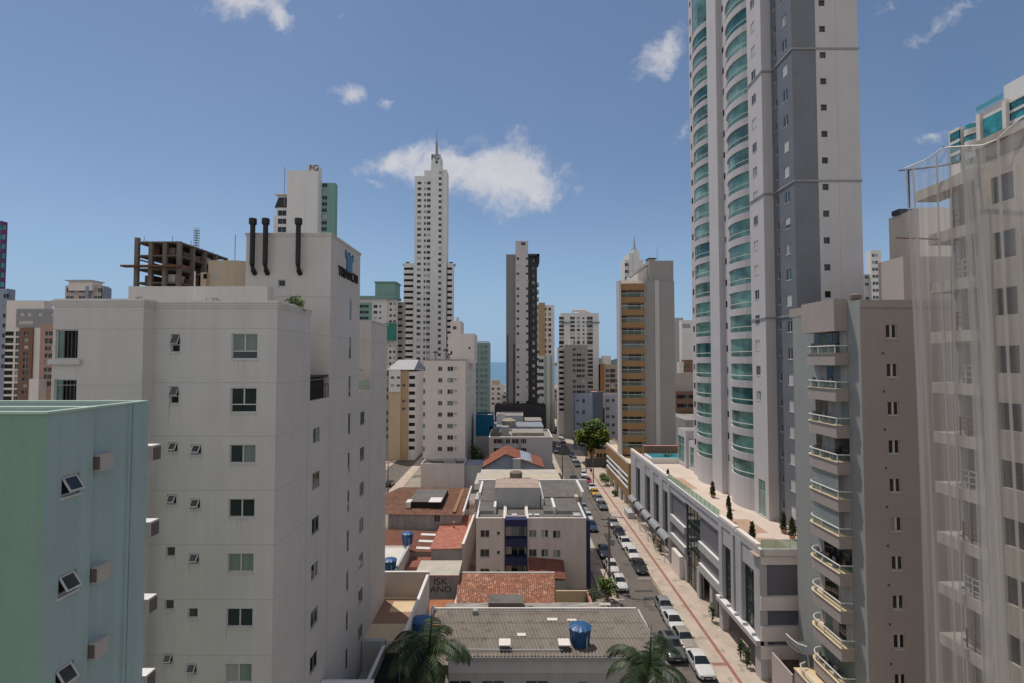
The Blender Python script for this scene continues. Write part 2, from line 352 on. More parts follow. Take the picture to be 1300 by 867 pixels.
def window_mesh(style, w, h):
    """local: x along the wall, -y outwards, z up, origin in the middle of the opening in the wall's face; returns (frame mesh, pane mesh or None)"""
    key = (style, round(w, 3), round(h, 3))
    if key in _win: return _win[key]
    f = MB(); p = MB(); x, z = w / 2, h / 2; D = .16
    far = style.startswith('far')
    t = .05 if not far else .06
    def ring(x0, x1, z0, z1, t, y0, y1, m):
        f.box(x0, x1, y0, y1, z0, z0 + t, m); f.box(x0, x1, y0, y1, z1 - t, z1, m)
        f.box(x0, x0 + t, y0, y1, z0 + t, z1 - t, m); f.box(x1 - t, x1, y0, y1, z0 + t, z1 - t, m)
    gl = {'farc': CURTW, 'farb': GLASSB, 'farg': GLASSG, 'fart': GLASST, 'farw': SHUT, 'fard': DARK}.get(style, GLASS)
    if far:
        f.poly([(-x, .15, -z), (x, .15, -z), (x, .15, z), (-x, .15, z)], gl)
        if style in ('far', 'farg', 'farc') and w > .7: f.box(-.03, .03, .10, .14, -z, z, FRAME)
        if style == 'far': f.box(-x, x, -.05, .14, -z - .06, -z - .003, LGREY)
        _win[key] = (f.mesh('window'), None); return _win[key]
    fm = FRAMEG if style == 'slideg' else FRAME
    ring(-x, x, -z, z, t, .08, .155, fm)
    f.box(-x - .05, x + .05, -.05, .08, -z - .07, -z - .004, fm)          # sill
    zl = -z + t
    if style in ('slide2', 'slide2c'):
        zl = -z + h * .30; f.box(-x + t, x - t, .09, .15, zl, zl + .06, fm)
        p.poly([(-x + t, .135, -z + t), (x - t, .135, -z + t), (x - t, .135, zl), (-x + t, .135, zl)], GLASS); zl += .06
    if style.startswith('slide'):
        f.box(-.035, .035, .085, .15, zl, z - t, fm)
        for i, (a, b) in enumerate(((-x + t, -.035), (.035, x - t))):
            m = GLASS
            if style.endswith('c'): m = CURT
            if style.endswith('h') and i: m = CURT
            if style.endswith('w') : m = CURTW if not i else CURT
            p.poly([(a, .125, zl), (b, .125, zl), (b, .125, z - t), (a, .125, z - t)], m)
    elif style == 'twin':
        f.box(-.07, .07, .07, .15, zl, z - t, fm)
        for a, b in ((-x + t, -.07), (.07, x - t)): p.poly([(a, .13, zl), (b, .13, zl), (b, .13, z - t), (a, .13, z - t)], GLASSB)
    elif style == 'twinc':
        f.box(-.07, .07, .07, .15, zl, z - t, fm)
        for a, b, m in ((-x + t, -.07, CURTW), (.07, x - t, GLASSB)): p.poly([(a, .13, zl), (b, .13, zl), (b, .13, z - t), (a, .13, z - t)], m)
    elif style == 'awn':                                                   # top-hung sash pushed open
        p.poly([(-x, .155, -z), (x, .155, -z), (x, .155, z), (-x, .155, z)], DARK)
        a = R(33); hh = h - 2 * t
        def q(xx, l, o): return (xx, .06 - math.sin(a) * l - math.cos(a) * o, z - t - math.cos(a) * l + math.sin(a) * o)
        def bar(x0, x1, l0, l1, m):
            c = [q(xx, l, o) for o in (0, .03) for (xx, l) in ((x0, l0), (x1, l0), (x1, l1), (x0, l1))]
            i = len(f.v); f.v += c
            for qd in ((0, 1, 2, 3), (7, 6, 5, 4), (0, 4, 5, 1), (1, 5, 6, 2), (2, 6, 7, 3), (3, 7, 4, 0)): f.f.append(tuple(i + k for k in qd)); f.m.append(f.mi(m))
        bar(-x + t, x - t, 0, .05, fm); bar(-x + t, x - t, hh - .05, hh, fm); bar(-x + t, -x + t + .05, .05, hh - .05, fm); bar(x - t - .05, x - t, .05, hh - .05, fm)
        p.poly([q(-x + t + .05, .05, .012), q(-x + t + .05, hh - .05, .012), q(x - t - .05, hh - .05, .012), q(x - t - .05, .05, .012)], GLASS)
    elif style == 'awn2':                                                  # open sash above a fixed light
        f.box(-x + t, x - t, .085, .15, -z + h * .40, -z + h * .40 + .06, fm)
        p.poly([(-x, .155, -z), (x, .155, -z), (x, .155, z), (-x, .155, z)], DARK)
        p.poly([(-x + t, .05, z - t), (-x + t, -.16, 0), (x - t, -.16, 0), (x - t, .05, z - t)], GLASS)
        f.tube([(-x + t, .05, z - t), (-x + t, -.17, 0), (x - t, -.17, 0), (x - t, .05, z - t)], .025, 4, fm)
    elif style == 'shut':
        p.poly([(-x + t, .09, -z + t), (x - t, .09, -z + t), (x - t, .09, z - t), (-x + t, .09, z - t)], SHUT)
    elif style == 'halfshut':
        p.poly([(-x + t, .09, -z * .3), (x - t, .09, -z * .3), (x - t, .09, z - t), (-x + t, .09, z - t)], SHUT)
        p.poly([(-x + t, .13, -z + t), (x - t, .13, -z + t), (x - t, .13, -z * .3), (-x + t, .13, -z * .3)], GLASS)
    elif style == 'green':
        f.box(-.03, .03, .085, .15, zl, z - t, fm); f.box(-x + t, x - t, .085, .15, z * .35, z * .35 + .05, fm)
        p.poly([(-x + t, .125, -z + t), (x - t, .125, -z + t), (x - t, .125, z - t), (-x + t, .125, z - t)], GLASSG)
    elif style == 'greend':
        p.poly([(-x + t, .32, -z + t), (x - t, .32, -z + t), (x - t, .32, z - t), (-x + t, .32, z - t)], DARK)
        p.poly([(-x + t, .125, -z + t), (-x * .35, .125, -z + t), (-x * .35, .125, z - t), (-x + t, .125, z - t)], GLASSG)
        for q in (-.35, -.05, .3, .65): f.box(x * q - .02, x * q + .02, .10, .14, -z + t, z - t, DGREY)
    else:                                                                  # 'one'
        p.poly([(-x + t, .125, -z + t), (x - t, .125, -z + t), (x - t, .125, z - t), (-x + t, .125, z - t)], GLASS)
    _win[key] = (f.mesh('window'), p.mesh('pane')); return _win[key]
SIDE = {'F': 0.0, 'R': math.pi / 2, 'L': -math.pi / 2, 'B': math.pi}
class Bld:
    def __init__(s, name, label, cat, loc, group=None):
        s.o = thing(name, label, cat, (loc[0], loc[1], 0), group); s.wall = MB(); s.roof = MB(); s.wins = []; s.ysc = 1.0
    def block(s, x0, x1, y0, y1, z0, z1, mat, wins=(), par=0.0, roof=None, mats=None, pt=.22, cap=None, dep=.16, voids=()):
        """rectangular volume; wins = (side, world coordinate along it, z of centre, w, h, style); voids = holes without a window"""
        mats = mats or {}
        org = {'F': (x0, y0), 'R': (x1, y0), 'B': (x1, y1), 'L': (x0, y1)}
        ln = {'F': x1 - x0, 'B': x1 - x0, 'L': y1 - y0, 'R': y1 - y0}
        uof = {'F': lambda c: c - x0, 'R': lambda c: c - y0, 'B': lambda c: x1 - c, 'L': lambda c: y1 - c}
        for sd in 'FRBL':
            hs = []
            for (q, c, z, w, h, st) in list(wins) + list(voids):
                if q != sd: continue
                u = uof[sd](c); hs.append((u - w / 2, u + w / 2, z - h / 2, z + h / 2))
            facade(s.wall, org[sd], SIDE[sd], ln[sd], z0, z1, mats.get(sd, mat), hs, dep * s.ysc if sd in 'RL' else dep)
        for (q, c, z, w, h, st) in wins:
            if z - h / 2 < z0 or z + h / 2 > z1: pass
            p = {'F': (c, y0, z), 'R': (x1, c, z), 'B': (c, y1, z), 'L': (x0, c, z)}[q]
            s.wins.append((p, SIDE[q], w, h, st))
        rm = roof or ROOFC
        if par:
            a, b, c, d, zr = x0 + pt, x1 - pt, y0 + pt, y1 - pt, z1 - par
            s.roof.poly([(a, c, zr), (b, c, zr), (b, d, zr), (a, d, zr)], rm)
            cm = cap or mat
            s.wall.poly([(a, c, zr), (a, c, z1), (b, c, z1), (b, c, zr)][::-1], mat); s.wall.poly([(a, d, zr), (b, d, zr), (b, d, z1), (a, d, z1)][::-1][::-1], mat)
            s.wall.poly([(a, c, zr), (a, d, zr), (a, d, z1), (a, c, z1)], mat); s.wall.poly([(b, c, zr), (b, c, z1), (b, d, z1), (b, d, zr)], mat)
            o = .06 if cap else 0
            z2 = z1 + (.07 if cap else 0)
            if cap:
                for bx in ((x0 - o, x1 + o, y0 - o, c), (x0 - o, x1 + o, d, y1 + o), (x0 - o, a, c, d), (b, x1 + o, c, d)): s.wall.box(*bx, z1 + .002, z2, cap)
            else:
                for (p, q, r, t) in (((x0, y0), (x1, y0), (b, c), (a, c)), ((x1, y0), (x1, y1), (b, d), (b, c)), ((x1, y1), (x0, y1), (a, d), (b, d)), ((x0, y1), (x0, y0), (a, c), (a, d))):
                    s.wall.poly([(*p, z1), (*q, z1), (*r, z1), (*t, z1)], mat)
        else:
            s.roof.poly([(x0, y0, z1), (x1, y0, z1), (x1, y1, z1), (x0, y1, z1)], rm)
    def strip(s, side, plane, a, b, z, t=.05, m=None, d=.004):
        """thin proud line on a wall"""
        m = m or JOINT
        if side == 'F': s.wall.box(a, b, plane - d, plane - .0005, z, z + t, m)
        elif side == 'R': s.wall.box(plane + .0005, plane + d, a, b, z, z + t, m)
        elif side == 'L': s.wall.box(plane - d, plane - .0005, a, b, z, z + t, m)
    def done(s, near=False, maxw=96):
        s.wall.build('wall', s.o); s.roof.build('roof', s.o)
        rv = random.Random(len(s.wins)); s.wins = [(p, a, w, h, ('farc' if rv.random() < .14 else 'farw' if rv.random() < .07 else st) if st in ('far', 'farb') and p[1] > 60 else st) for (p, a, w, h, st) in s.wins]
        ws = sorted(s.wins, key=lambda q: -q[2] * q[3] / max(q[0][1], 5) ** 2)
        for (p, a, w, h, st) in ws[:maxw]:
            f, g = window_mesh(st, w, h); o = place(f, 'window', s.o, p, a)
            if abs(math.cos(a)) < .5: o.scale.y = s.ysc
            if g:
                k = bpy.data.objects.new('pane', g); COL.objects.link(k); k.parent = o
        rest = ws[maxw:]
        if rest:
            mb = MB()
            for (p, a, w, h, st) in rest:
                ca, sa = math.cos(a), math.sin(a)
                for me in window_mesh(st, w, h):
                    if me is None: continue
                    i = len(mb.v); mb.v += [(p[0] + v.co.x * ca - v.co.y * sa, p[1] + v.co.x * sa + v.co.y * ca, p[2] + v.co.z) for v in me.vertices]
                    for pl in me.polygons: mb.f.append(tuple(i + k for k in pl.vertices)); mb.m.append(mb.mi(me.materials[pl.material_index]))
            tag(mb.build('window', s.o), kind='stuff')
        return s.o
    def part(s, name, mb, smooth=None): return mb.build(name, s.o, smooth)
def zrow(z0, dz, n): return [z0 + dz * i for i in range(n)]
# ------------------------------------------------------------------ ground, streets, sea, hills
def sheet(name, x0, x1, y0, y1, z, m, n=1):
    b = MB()
    for i in range(n):
        a, c = y0 + (y1 - y0) * i / n, y0 + (y1 - y0) * (i + 1) / n
        b.poly([(x0, a, z), (x1, a, z), (x1, c, z), (x0, c, z)], m)
    return tag(b.build(name), kind='structure')
def slab(name, x0, x1, y0, y1, z0, z1, m):
    b = MB(); b.box(x0, x1, y0, y1, z0, z1, m); return tag(b.build(name), kind='structure')
sheet('ground', -3500, 3500, -300, 560, 0, GROUND)
sheet('sea', -9000, 9000, 560.0, 9000, -.6, worn('sea water', (.035, .13, .21), (.05, .16, .25), .01, rough=.25))
sheet('beach', -3500, 3500, 520, 560.0, .03, worn('beach sand', (.55, .46, .33), (.62, .53, .40), .05))
RX0, RX1 = 13.7, 19.9                                                  # the street between its kerbs
sheet('road', RX0, RX1, 8, 515, .012, ASPH)
slab('sidewalk', RX1 + .15, 26.4, 8, 111, -.2, .13, PAVE); slab('kerb', RX1, RX1 + .15, 8, 515, -.2, .14, KERB)
slab('sidewalk', RX1 + .15, 23.6, 150, 515, -.2, .13, PAVE)
slab('sidewalk', RX1 + .15, 26.0, 111, 150, -.2, .128, PAVE)
slab('sidewalk', 11.6, RX0 - .15, 8, 515, -.2, .13, PAVE); slab('kerb', RX0 - .15, RX0, 8, 515, -.2, .14, KERB)
b = MB(); b.poly([(21.75, 8, .136), (22.12, 8, .136), (22.12, 150, .136), (21.75, 150, .136)], REDP)
for y in (53.0, 64, 79): b.poly([(20.4, y, .137), (21.75, y, .137), (21.75, y + .5, .137), (20.4, y + .5, .137)], REDP if y < 60 else KERB)
tag(b.build('tactile_strip'), kind='structure')
b = MB()
def mark(x0, x1, y0, y1, m=LINE): b.poly([(x0, y0, .017), (x1, y0, .017), (x1, y1, .017), (x0, y1, .017)], m)
for y in (48.6, 66.2, 74.0, 99.5): mark(17.9, 19.8, y, y + .13)
for y in (67.6, 100): mark(13.75, 15.6, y, y + .13)
mark(13.75, 13.87, 40, 66, YLINE); mark(19.72, 19.84, 67, 73.5, YLINE)
tag(b.build('road_marking'), kind='structure')
b = MB()
for (x0, x1, y0, y1) in ((17.0, 19.4, 67.3, 68.3), (16.4, 19.0, 69.6, 70.3), (14.2, 16.5, 57, 59.5), (16.2, 17.6, 88, 93)):
    b.poly([(x0, y0, .0155), (x1, y0 + .1, .0155), (x1 - .1, y1, .0155), (x0 + .15, y1, .0155)], worn('asphalt patch', (.06, .056, .053), (.09, .083, .078), 1))
tag(b.build('road_patch'), kind='structure')
sheet('road', -35.5, -29.2, 8, 515, .012, ASPH); slab('sidewalk', -29.0, -26.6, 8, 515, -.2, .13, PAVE); slab('kerb', -29.2, -29.0, 8, 515, -.2, .14, KERB)
slab('sidewalk', -38.5, -35.5, 8, 515, -.2, .13, PAVE)
sheet('road', -200, 300, 196, 204, .008, ASPH)
# far hills over the bay
b = MB(); rows = []
for j in range(9):
    r = []
    for i in range(61):
        x = 250 + i * 35; t = i / 60; e = math.sin(math.pi * min(1, t * 1.05)) ** .7
        hgt = (90 + 26 * math.sin(i * .37) + 14 * math.sin(i * .9 + 1) + random.uniform(-4, 4)) * e
        r.append((x, 3000 + j * 90, -2 + hgt * math.sin(math.pi * j / 8)))
    rows.append(r)
b.grid(rows, worn('hill forest', (.03, .055, .05), (.05, .085, .065), .02))
tag(b.build('hills', smooth=60), kind='structure')
GRILLE = paint('ac grille', (.13, .115, .105), streak=.3)
# ------------------------------------------------------------------ mint building, near left
b = Bld('apartment_building', 'pale green and blue low flat-roofed block nearest on the left edge', 'building', (-17, 17))
XM = -13.1; y0 = -ya(62, XM) * -1; yA = ya(122, XM); yB = ya(191, XM)
wz = [za(q, 15.3) for q in (615, 740, 858)] ; wz.append(2 * wz[2] - wz[1])
zr = za(525, y0)
zt = zr
wins = [('R', ya(94.5, XM), z, .62, .60, 'awn') for z in wz]
b.block(-24, XM, y0, yA, 0, zt, MINTB, wins, par=.75, mats={'F': MINTG}, cap=MINTCAP, roof=ROOFC, pt=.16)
b.block(-24, XM - .12, yA + .002, yB, 0, zt - .003, MINTB, (), par=.75, mats={'B': MINTG}, cap=MINTCAP, roof=ROOFC, pt=.16)
b.wall.box(XM - .3, XM - .04, ya(168, XM), ya(171, XM), 0, zt - .01, MINTB)
b.wall.box(XM - .13, XM - .02, ya(172, XM), yB + .02, 0, zt - .02, MINTB)
b.done()
for z in (za(585, 16.5), za(600, 16.5) - 3.1, za(820, 16.5)):
    m = MB(); m.box(XM - .13, XM + .22, yA + .06, yA + .55, z - .25, z + .27, PLAST); m.box(XM - .06, XM + .17, yA + .045, yA + .058, z - .2, z + .2, GRILLE); m.box(XM + .22, XM + .226, yA + .12, yA + .5, z - .2, z + .2, PLAST)
    b.part('ac_unit', m)
for py in (572, 667, 763, 858):
    z = za(py, 19); m = MB(); m.box(XM - .5, XM + .11, yB + .02, yB + .5, z - .30, z + .26, PLAST, top=FARW); m.box(XM + .11, XM + .12, yB + .1, yB + .5, z - .28, z + .18, GRILLE)
    b.part('ac_unit', m)
m = MB(); m.box(-17.2, -14.6, y0 + 1.2, y0 + 2.9, zt - .74, zt - .30, ROOFL); m.tube([(-20, y0 + 2, zt - .7), (-17.2, y0 + 2.6, zt - .3)], .04, 6, GREY); b.part('roof_hatch', m)
# ------------------------------------------------------------------ tall white building with the blue emblem
b = Bld('apartment_building', 'big white block on the left with three black flues and a blue emblem', 'building', (-18, 40)); b.ysc = .4
XR = -13.27; YF = 28.9; YW = 28.05; XL = xa(66, YW); XI = xa(181, YW)
Y1, Y2, Y3, Y4, Y5 = ya(394, XR), ya(418.5, XR), ya(456, XR), ya(471, XR), ya(491, XR)
ZA = za(382, YF); ZT = za(296, Y2); ZB = onX(410, 505, XR)[1]; ZC = onX(460, 495, XR)[1]; ZE = onX(471, 407, XR)[1]
dz = 67.6 * YF / 650
z0w = za(439.5, YF)
st = ['slide2c', 'slide2', 'slideh', 'slide', 'slidec', 'slide', 'slidew', 'slide', 'slidec']
wf = []
for k in range(9):
    z = z0w - dz * k
    wf.append(('F', xa(310, YF), z, 33 * YF / 650, (31 if k < 2 else 23) * YF / 650, st[k]))
    wf.append(('F', xa(222, YF), z0w + .18 - dz * k * .965, .52, .98 if k < 2 else .55, 'awn2' if k < 2 else ('one' if k in (4, 5, 7) else 'awn')))
    if k >= 2: wf.append(('F', xa(251.5, YF), z + .25, .56, .55, 'one' if k == 5 else 'awn'))
sidez = [onX(403, q, XR)[1] for q in (551, 607, 663, 720, 777, 832)]; sidez += [sidez[-1] - 2.97, sidez[-1] - 5.94]
ys = ya(403.5, XR)
WALLT = WHITE
b.block(XI, XR, YF, Y1, 0, ZA, WALLT, [w for w in wf], par=.5, roof=ROOFL)
b.block(XI, XR, Y1, Y2, 0, ZB, WALLT, [('R', ys, z, 1.3, 1.05, 'slideg' if i % 3 else 'slideh') for i, z in enumerate(sidez)], roof=TERRB)
tz = [onX(446.5, q, XR)[1] for q in (394, 442, 489.5, 536, 585, 632, 681, 729, 778)]; tz += [tz[-1] - 3.05]
yt = ya(444.5, XR)
b.block(-19.5, XR, Y2, Y3, 0, ZT, WALLT, [('R', yt, z, .62, 1.75, 'one') for z in tz] + [('F', xa(356, Y2), za(360, Y2), .55, .5, 'one')], par=.3, roof=ROOFC)
ez = [onX(460, q, XR)[1] for q in (530, 575, 619, 664, 708, 752, 797)]
b.block(-25, XR, Y3, Y4, 0, ZC, WALLT, [('R', ya(461, XR), z, 1.3, 1.15, 'slideg') for i, z in enumerate(ez)], roof=TERRB)
b.block(-25, XR, Y4, Y5, 0, ZE, WALLT, (), par=.3, roof=ROOFC)
gz = [za(437, YW), za(499, YW)]; gz += [gz[1] - dz, gz[1] - 2 * dz]
b.block(XL, XI, YW, Y1 + .01, 0, ZA + .0, WALLT, [('F', xa(84, YW), z, 1.22, 1.55, 'greend') for z in gz], par=.5, roof=ROOFL, dep=.4)
b.block(XL, XI - .01, Y1 + .012, Y3, 0, ZA - .02, WALLT, (), par=.5, roof=ROOFL)
b.block(XI - 4.6, xa(340, 33.2), 33.0, 33.86, ZA - .6, za(364, 33), WALLT, (), roof=ROOFL)
# cornices
for (x0, x1, ya_, yb, z) in ((XI - .02, XR, YF, Y1, ZA), (XL, XI, YW, Y1, ZA)):
    for i, (o, hh) in enumerate(((.04, .13), (.07, .13), (.10, .06))):
        zz = z - .42 + i * .13
        b.wall.box(x0 - (o if x0 == XL else 0), x1 + o, ya_ - o, ya_ - .001, zz, zz + hh, WALLT)
        b.wall.box(x1 + .001, x1 + o, ya_, yb - .01, zz, zz + hh, WALLT)
for i, (o, hh) in enumerate(((.05, .14), (.09, .07))):
    zz = ZT - .25 + i * .14
    b.wall.box(-19.5 - o, XR + o, Y2 - o, Y2 - .001, zz, zz + hh, WALLT); b.wall.box(XR + .001, XR + o, Y2, Y3 + o, zz, zz + hh, WALLT)
b.wall.box(XR + .001, XR + .09, Y4 - .05, Y5 + .1, ZE - .14, ZE + .02, WALLT)
for k in range(9):
    z = z0w + .62 + .35 - dz * k
    b.strip('F', YF, XI, XR, z, .035); b.strip('R', XR, YF, Y5, z - .05, .03)
    b.strip('F', YW, XL, XI, z - .1, .03)
b.strip('F', Y2, -19.4, XR, za(345, Y2) - 1.9, .04); b.strip('R', XR, Y2, Y3, za(345, Y2) - 1.9, .04)
for px in (391.5, 419, 470.5): b.wall.box(XR + .0006, XR + .006, ya(px, XR), ya(px, XR) + .09, 0, ZB - .2, JOINT)
# ledge under the wing's corner windows
for z in gz: b.wall.box(XL - .12, XL + 1.62, YW - .14, YW - .002, z - 1.08, z - .80, WALLT)
b.done()
STN = clear('rain stain', (.10, .09, .08), .14, .95); rs = random.Random(12)
m = MB()
for (sd, c, z, w, h, st_) in wf:
    for k in range(3 if w > 1 else 2):
        x = c + rs.uniform(-.5, .5) * (w + .08); l = rs.uniform(.25, 1.1); q = rs.uniform(.012, .035); z1_ = z - h / 2 - .075
        m.poly([(x - q, YF - .0025, z1_), (x - q * .3, YF - .0025, z1_ - l), (x + q * .3, YF - .0025, z1_ - l), (x + q, YF - .0025, z1_)], STN)
tag(m.build('rain_stain', b.o), kind='stuff')
m = MB(); m.tube([(xa(189, YF) + .02, YF - .06, 0), (xa(189, YF) + .02, YF - .06, ZA - .5)], .05, 6, WALLT); b.part('drain_pipe', m)
m = MB()   # balcony rails
for (ya_, yb, z, gl) in ((Y1, Y2, ZB, DARK), (Y3, Y4, ZC, None)):
    m.box(XR - .06, XR - .02, ya_ + .05, yb - .05, z + .95, z + 1.0, DARK if gl else RAILW)
    for i in range(7): yy = ya_ + .1 + (yb - ya_ - .2) * i / 6; m.box(XR - .055, XR - .025, yy - .015, yy + .015, z, z + .95, DARK if gl else RAILW)
    if not gl: m.poly([(XR - .04, ya_ + .1, z + .1), (XR - .04, yb - .1, z + .1), (XR - .04, yb - .1, z + .9), (XR - .04, ya_ + .1, z + .9)], CLEARGG)
b.part('railing', m)
m = MB(); m.box(XR - 3, XR - .3, Y1 + .6, Y2 - .3, ZB + .02, ZB + 1.5, DARK); m.box(XR - 3.2, XR - .06, Y1 + .02, Y2 - .02, ZB + 1.5, ZB + 1.62, METALB); b.part('awning', m)
for px in (318, 334.5, 376.5):
    m = MB(); x = xa(px, Y2 - .4); zb, zt_ = za(345, Y2 - .5), za(285, Y2 - .4)
    m.tube([(x, Y2 + .02, zb - .1), (x, Y2 - .25, zb + .1), (x, Y2 - .42, zb + .55), (x, Y2 - .42, zt_)], .175, 12, METALB)
    m.lathe(x, Y2 - .42, [(.18, zt_ - .1), (.27, zt_ + .0), (.27, zt_ + .36), (.25, zt_ + .4)], 12, METALB); b.part('flue', m, 40)
# emblem and name on the top block
ue = ya(441.5, XR); ze = onX(441, 334, XR)[1]
m = MB()
def wallpoly(pts, t=.1):
    P0 = [(XR + .004, ue + u, ze + z) for u, z in pts]; P1 = [(XR + t, ue + u, ze + z) for u, z in pts]
    m.poly(P1, SIGNT); n = len(pts)
    for i in range(n): j = (i + 1) % n; m.poly([P0[i], P0[j], P1[j], P1[i]], SIGNT)
wallpoly([(-.62, -.78), (-.18, -.78), (-.18, .50), (-.40, .78), (-.62, .45)]); wallpoly([(.62, -.78), (.62, .45), (.40, .72), (.18, .50), (.18, -.78)]); wallpoly([(-.14, -.82), (.14, -.82), (.14, .72), (0, .92), (-.14, .72)])
wallpoly([(-.98, .42), (-.66, .22), (-.66, .60), (-.80, .95), (-.98, .9)]); wallpoly([(.98, .32), (.98, .82), (.84, .85), (.66, .55), (.66, .16)])
b.part('emblem', m)
tm = text_mesh('TRIANON', 1.08, DARK, .05); o = bpy.data.objects.new('lettering', tm); COL.objects.link(o); o.parent = b.o
o.location = Vector((XR + .055, ya(440.5, XR), onX(440, 350, XR)[1])) - ORG[b.o]; o.rotation_euler = (R(90), 0, R(90))
# ------------------------------------------------------------------ generic far towers: front face at depth Y between two pixel columns
def tower(label, Y, p0, p1, top, depth, mat, cols=(), dz=2.9, rows=10, first=None, ztop=None, name='tower_block', cat='tower', par=.8, roof=None, mats=None, group=None, side=None, zbase=0, cap=None):
    b = Bld(name, label, cat, ((xa(p0, Y) + xa(p1, Y)) / 2, Y + depth / 2), group)
    z1 = za(top, Y); f = z1 - 2.2 if first is None else za(first, Y); w = []
    for (px, ww, hh, st) in cols: w += [('F', xa(px, Y), f - dz * k, ww, hh, st) for k in range(rows) if f - dz * k > 1.5]
    if side:
        sd, ylist, ww, hh, st = side
        for q in ylist: w += [(sd, Y + q, f - dz * k, ww, hh, st) for k in range(rows) if f - dz * k > 1.5]
    b.block(xa(p0, Y), xa(p1, Y), Y, Y + depth, zbase, z1, mat, w, par=par, roof=roof, mats=mats, cap=cap, dep=.2); b.z1 = z1; b.Y = Y
    return b
# slim white skyscraper with the spire
Y = 248; Z_ = lambda p: za(p, 248)
b = Bld('skyscraper', 'slender white skyscraper with a spire, tallest on the skyline', 'skyscraper', (xa(546, Y), 258))
w = [('F', xa(q, Y), Z_(233) - 2.85 * k, ww, 1.35, 'farb') for q, ww in ((531, 1.9), (538.3, .9), (543.5, 2.1)) for k in range(37)]
w2 = [('F', xa(558.3, Y - .8), Z_(221) - 2.85 * k, 1.4, 1.35, 'farb') for k in range(39)]
b.block(xa(525, Y), xa(546, Y), Y, Y + 10, 0, Z_(224), FARW, w, par=1, mats={'L': LGREY})
b.block(xa(537, Y), xa(546.2, Y), Y + .3, Y + 9, Z_(224) - .5, Z_(216.5), FARW)
b.block(xa(546, Y), xa(559.5, Y), Y - 1.2, Y + 9, 0, Z_(212), FARW, [('F', xa(558.0, Y), z, 1.4, 1.35, 'farb') for (_, _, z, _, _, _) in w2])
b.block(xa(546.4, Y), xa(558, Y), Y - 1.0, Y + 8, Z_(212), Z_(197), FARW)
b.block(xa(559.5, Y), xa(566, Y), Y, Y + 8, 0, Z_(216), FARW)
for (p0, p1) in ((511, 525), (567, 574)):
    ww = xa(p1, Y) - xa(p0, Y)
    b.block(xa(p0, Y), xa(p1, Y), Y + 1.5, Y + 7, 0, Z_(334), FARW, [('F', xa((p0 + p1) / 2, Y + 1.5), Z_(341) - 2.85 * k, ww * .86, 1.2, 'fard') for k in range(23)], par=.8, dep=1.2)
m = MB(); x = xa(551.5, Y)
m.lathe(x, Y + 4, [(1.6, Z_(197)), (1.3, Z_(195)), (.75, Z_(194)), (.5, Z_(178)), (.16, Z_(173)), (.1, Z_(161))], 8, GREY); m.lathe(x, Y + 4, [(1.9, Z_(197) - .2), (1.9, Z_(196))], 8, TEALP)
b.part('spire', m)
m = MB()
for px in (513, 570): m.box(xa(px, Y) - .8, xa(px, Y) + .8, Y + 6, Y + 8, Z_(334) - .8, Z_(330), DGREY); m.box(xa(px, Y) - 2.2, xa(px, Y) + 2.2, Y + 5.5, Y + 8.5, Z_(333) - .6, Z_(333), GREY)
b.part('roof_tank', m)
o = bpy.data.objects.new('lettering', text_mesh('FG', 3.5, SIGNB, .15)); COL.objects.link(o); o.parent = b.o; o.location = Vector((xa(551.8, Y), Y - 1.2, Z_(201.5))) - ORG[b.o]; o.rotation_euler = (R(90), 0, 0)
m = MB(); m.box(xa(552, Y), xa(555, Y), Y - 1.15, Y - 1.004, Z_(209), Z_(205.5), SIGNB); b.part('plaque', m)
b.done()
# white tower behind the emblem building
Y = 180
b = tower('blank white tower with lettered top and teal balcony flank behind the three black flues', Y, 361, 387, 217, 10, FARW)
b.block(xa(387, Y), xa(401.5, Y), Y - .6, Y + 3.1, 0, za(211, Y), FARW, par=.6)
tl = []
for k in range(22):
    z = za(231, Y + 3) - 2.28 * k * 1.0
    tl += [('F', xa(404, Y + 3), z - 1.2, 1.2, 1.2, 'fard'), ('F', xa(409.5, Y + 3), z - 1.4, 1.7, 1.3, 'far')]
b.block(xa(401.5, Y), xa(419, Y), Y + 3, Y + 5.5, 0, za(229, Y), TEALP, tl[:34], par=.5)
b.block(xa(346, Y), xa(361, Y), Y + 1, Y + 14, 0, za(262, Y), FARW, [('F', xa(353.5, Y), za(270 + 10.5 * k, Y), 3.0, 1.9, 'far') for k in range(6)])
b.block(xa(341, Y), xa(346, Y), Y + 2, Y + 14, 0, za(273, Y), FARW)
m = MB(); x0, x1 = xa(344, Y), xa(361, Y); m.prism([(x0, Y + .6), (x1, Y + .6), (x1, Y + 13), (x0, Y + 13)], za(247, Y), za(245.5, Y), FARW)
m.poly([(xa(344, Y), Y + .8, za(263, Y)), (x1, Y + .8, za(263, Y)), (x1, Y + 1.6, za(249.5, Y)), (xa(347.5, Y), Y + 1.6, za(249.5, Y))], BLACKP)
m.poly([(xa(344, Y), Y + .8, za(263, Y)), (xa(347.5, Y), Y + 1.6, za(249.5, Y)), (xa(347.5, Y), Y + 11, za(249.5, Y)), (xa(344, Y), Y + 12, za(263, Y))], BLACKP)
m.box(xa(347.5, Y), x1, Y + 1.7, Y + 11, za(263, Y), za(247, Y), FARW); b.part('mansard', m)
m = MB(); m.tube([(xa(357, Y), Y + .4, za(262, Y)), (xa(357, Y), Y + .4, za(212, Y))], .12, 5, GREY); b.part('antenna', m)
o = bpy.data.objects.new('lettering', text_mesh('FG', 2.9, DGREY, .1)); COL.objects.link(o); o.parent = b.o; o.location = Vector((xa(396, Y), Y - .7, za(215, Y))) - ORG[b.o]; o.rotation_euler = (R(90), 0, 0)
b.done()
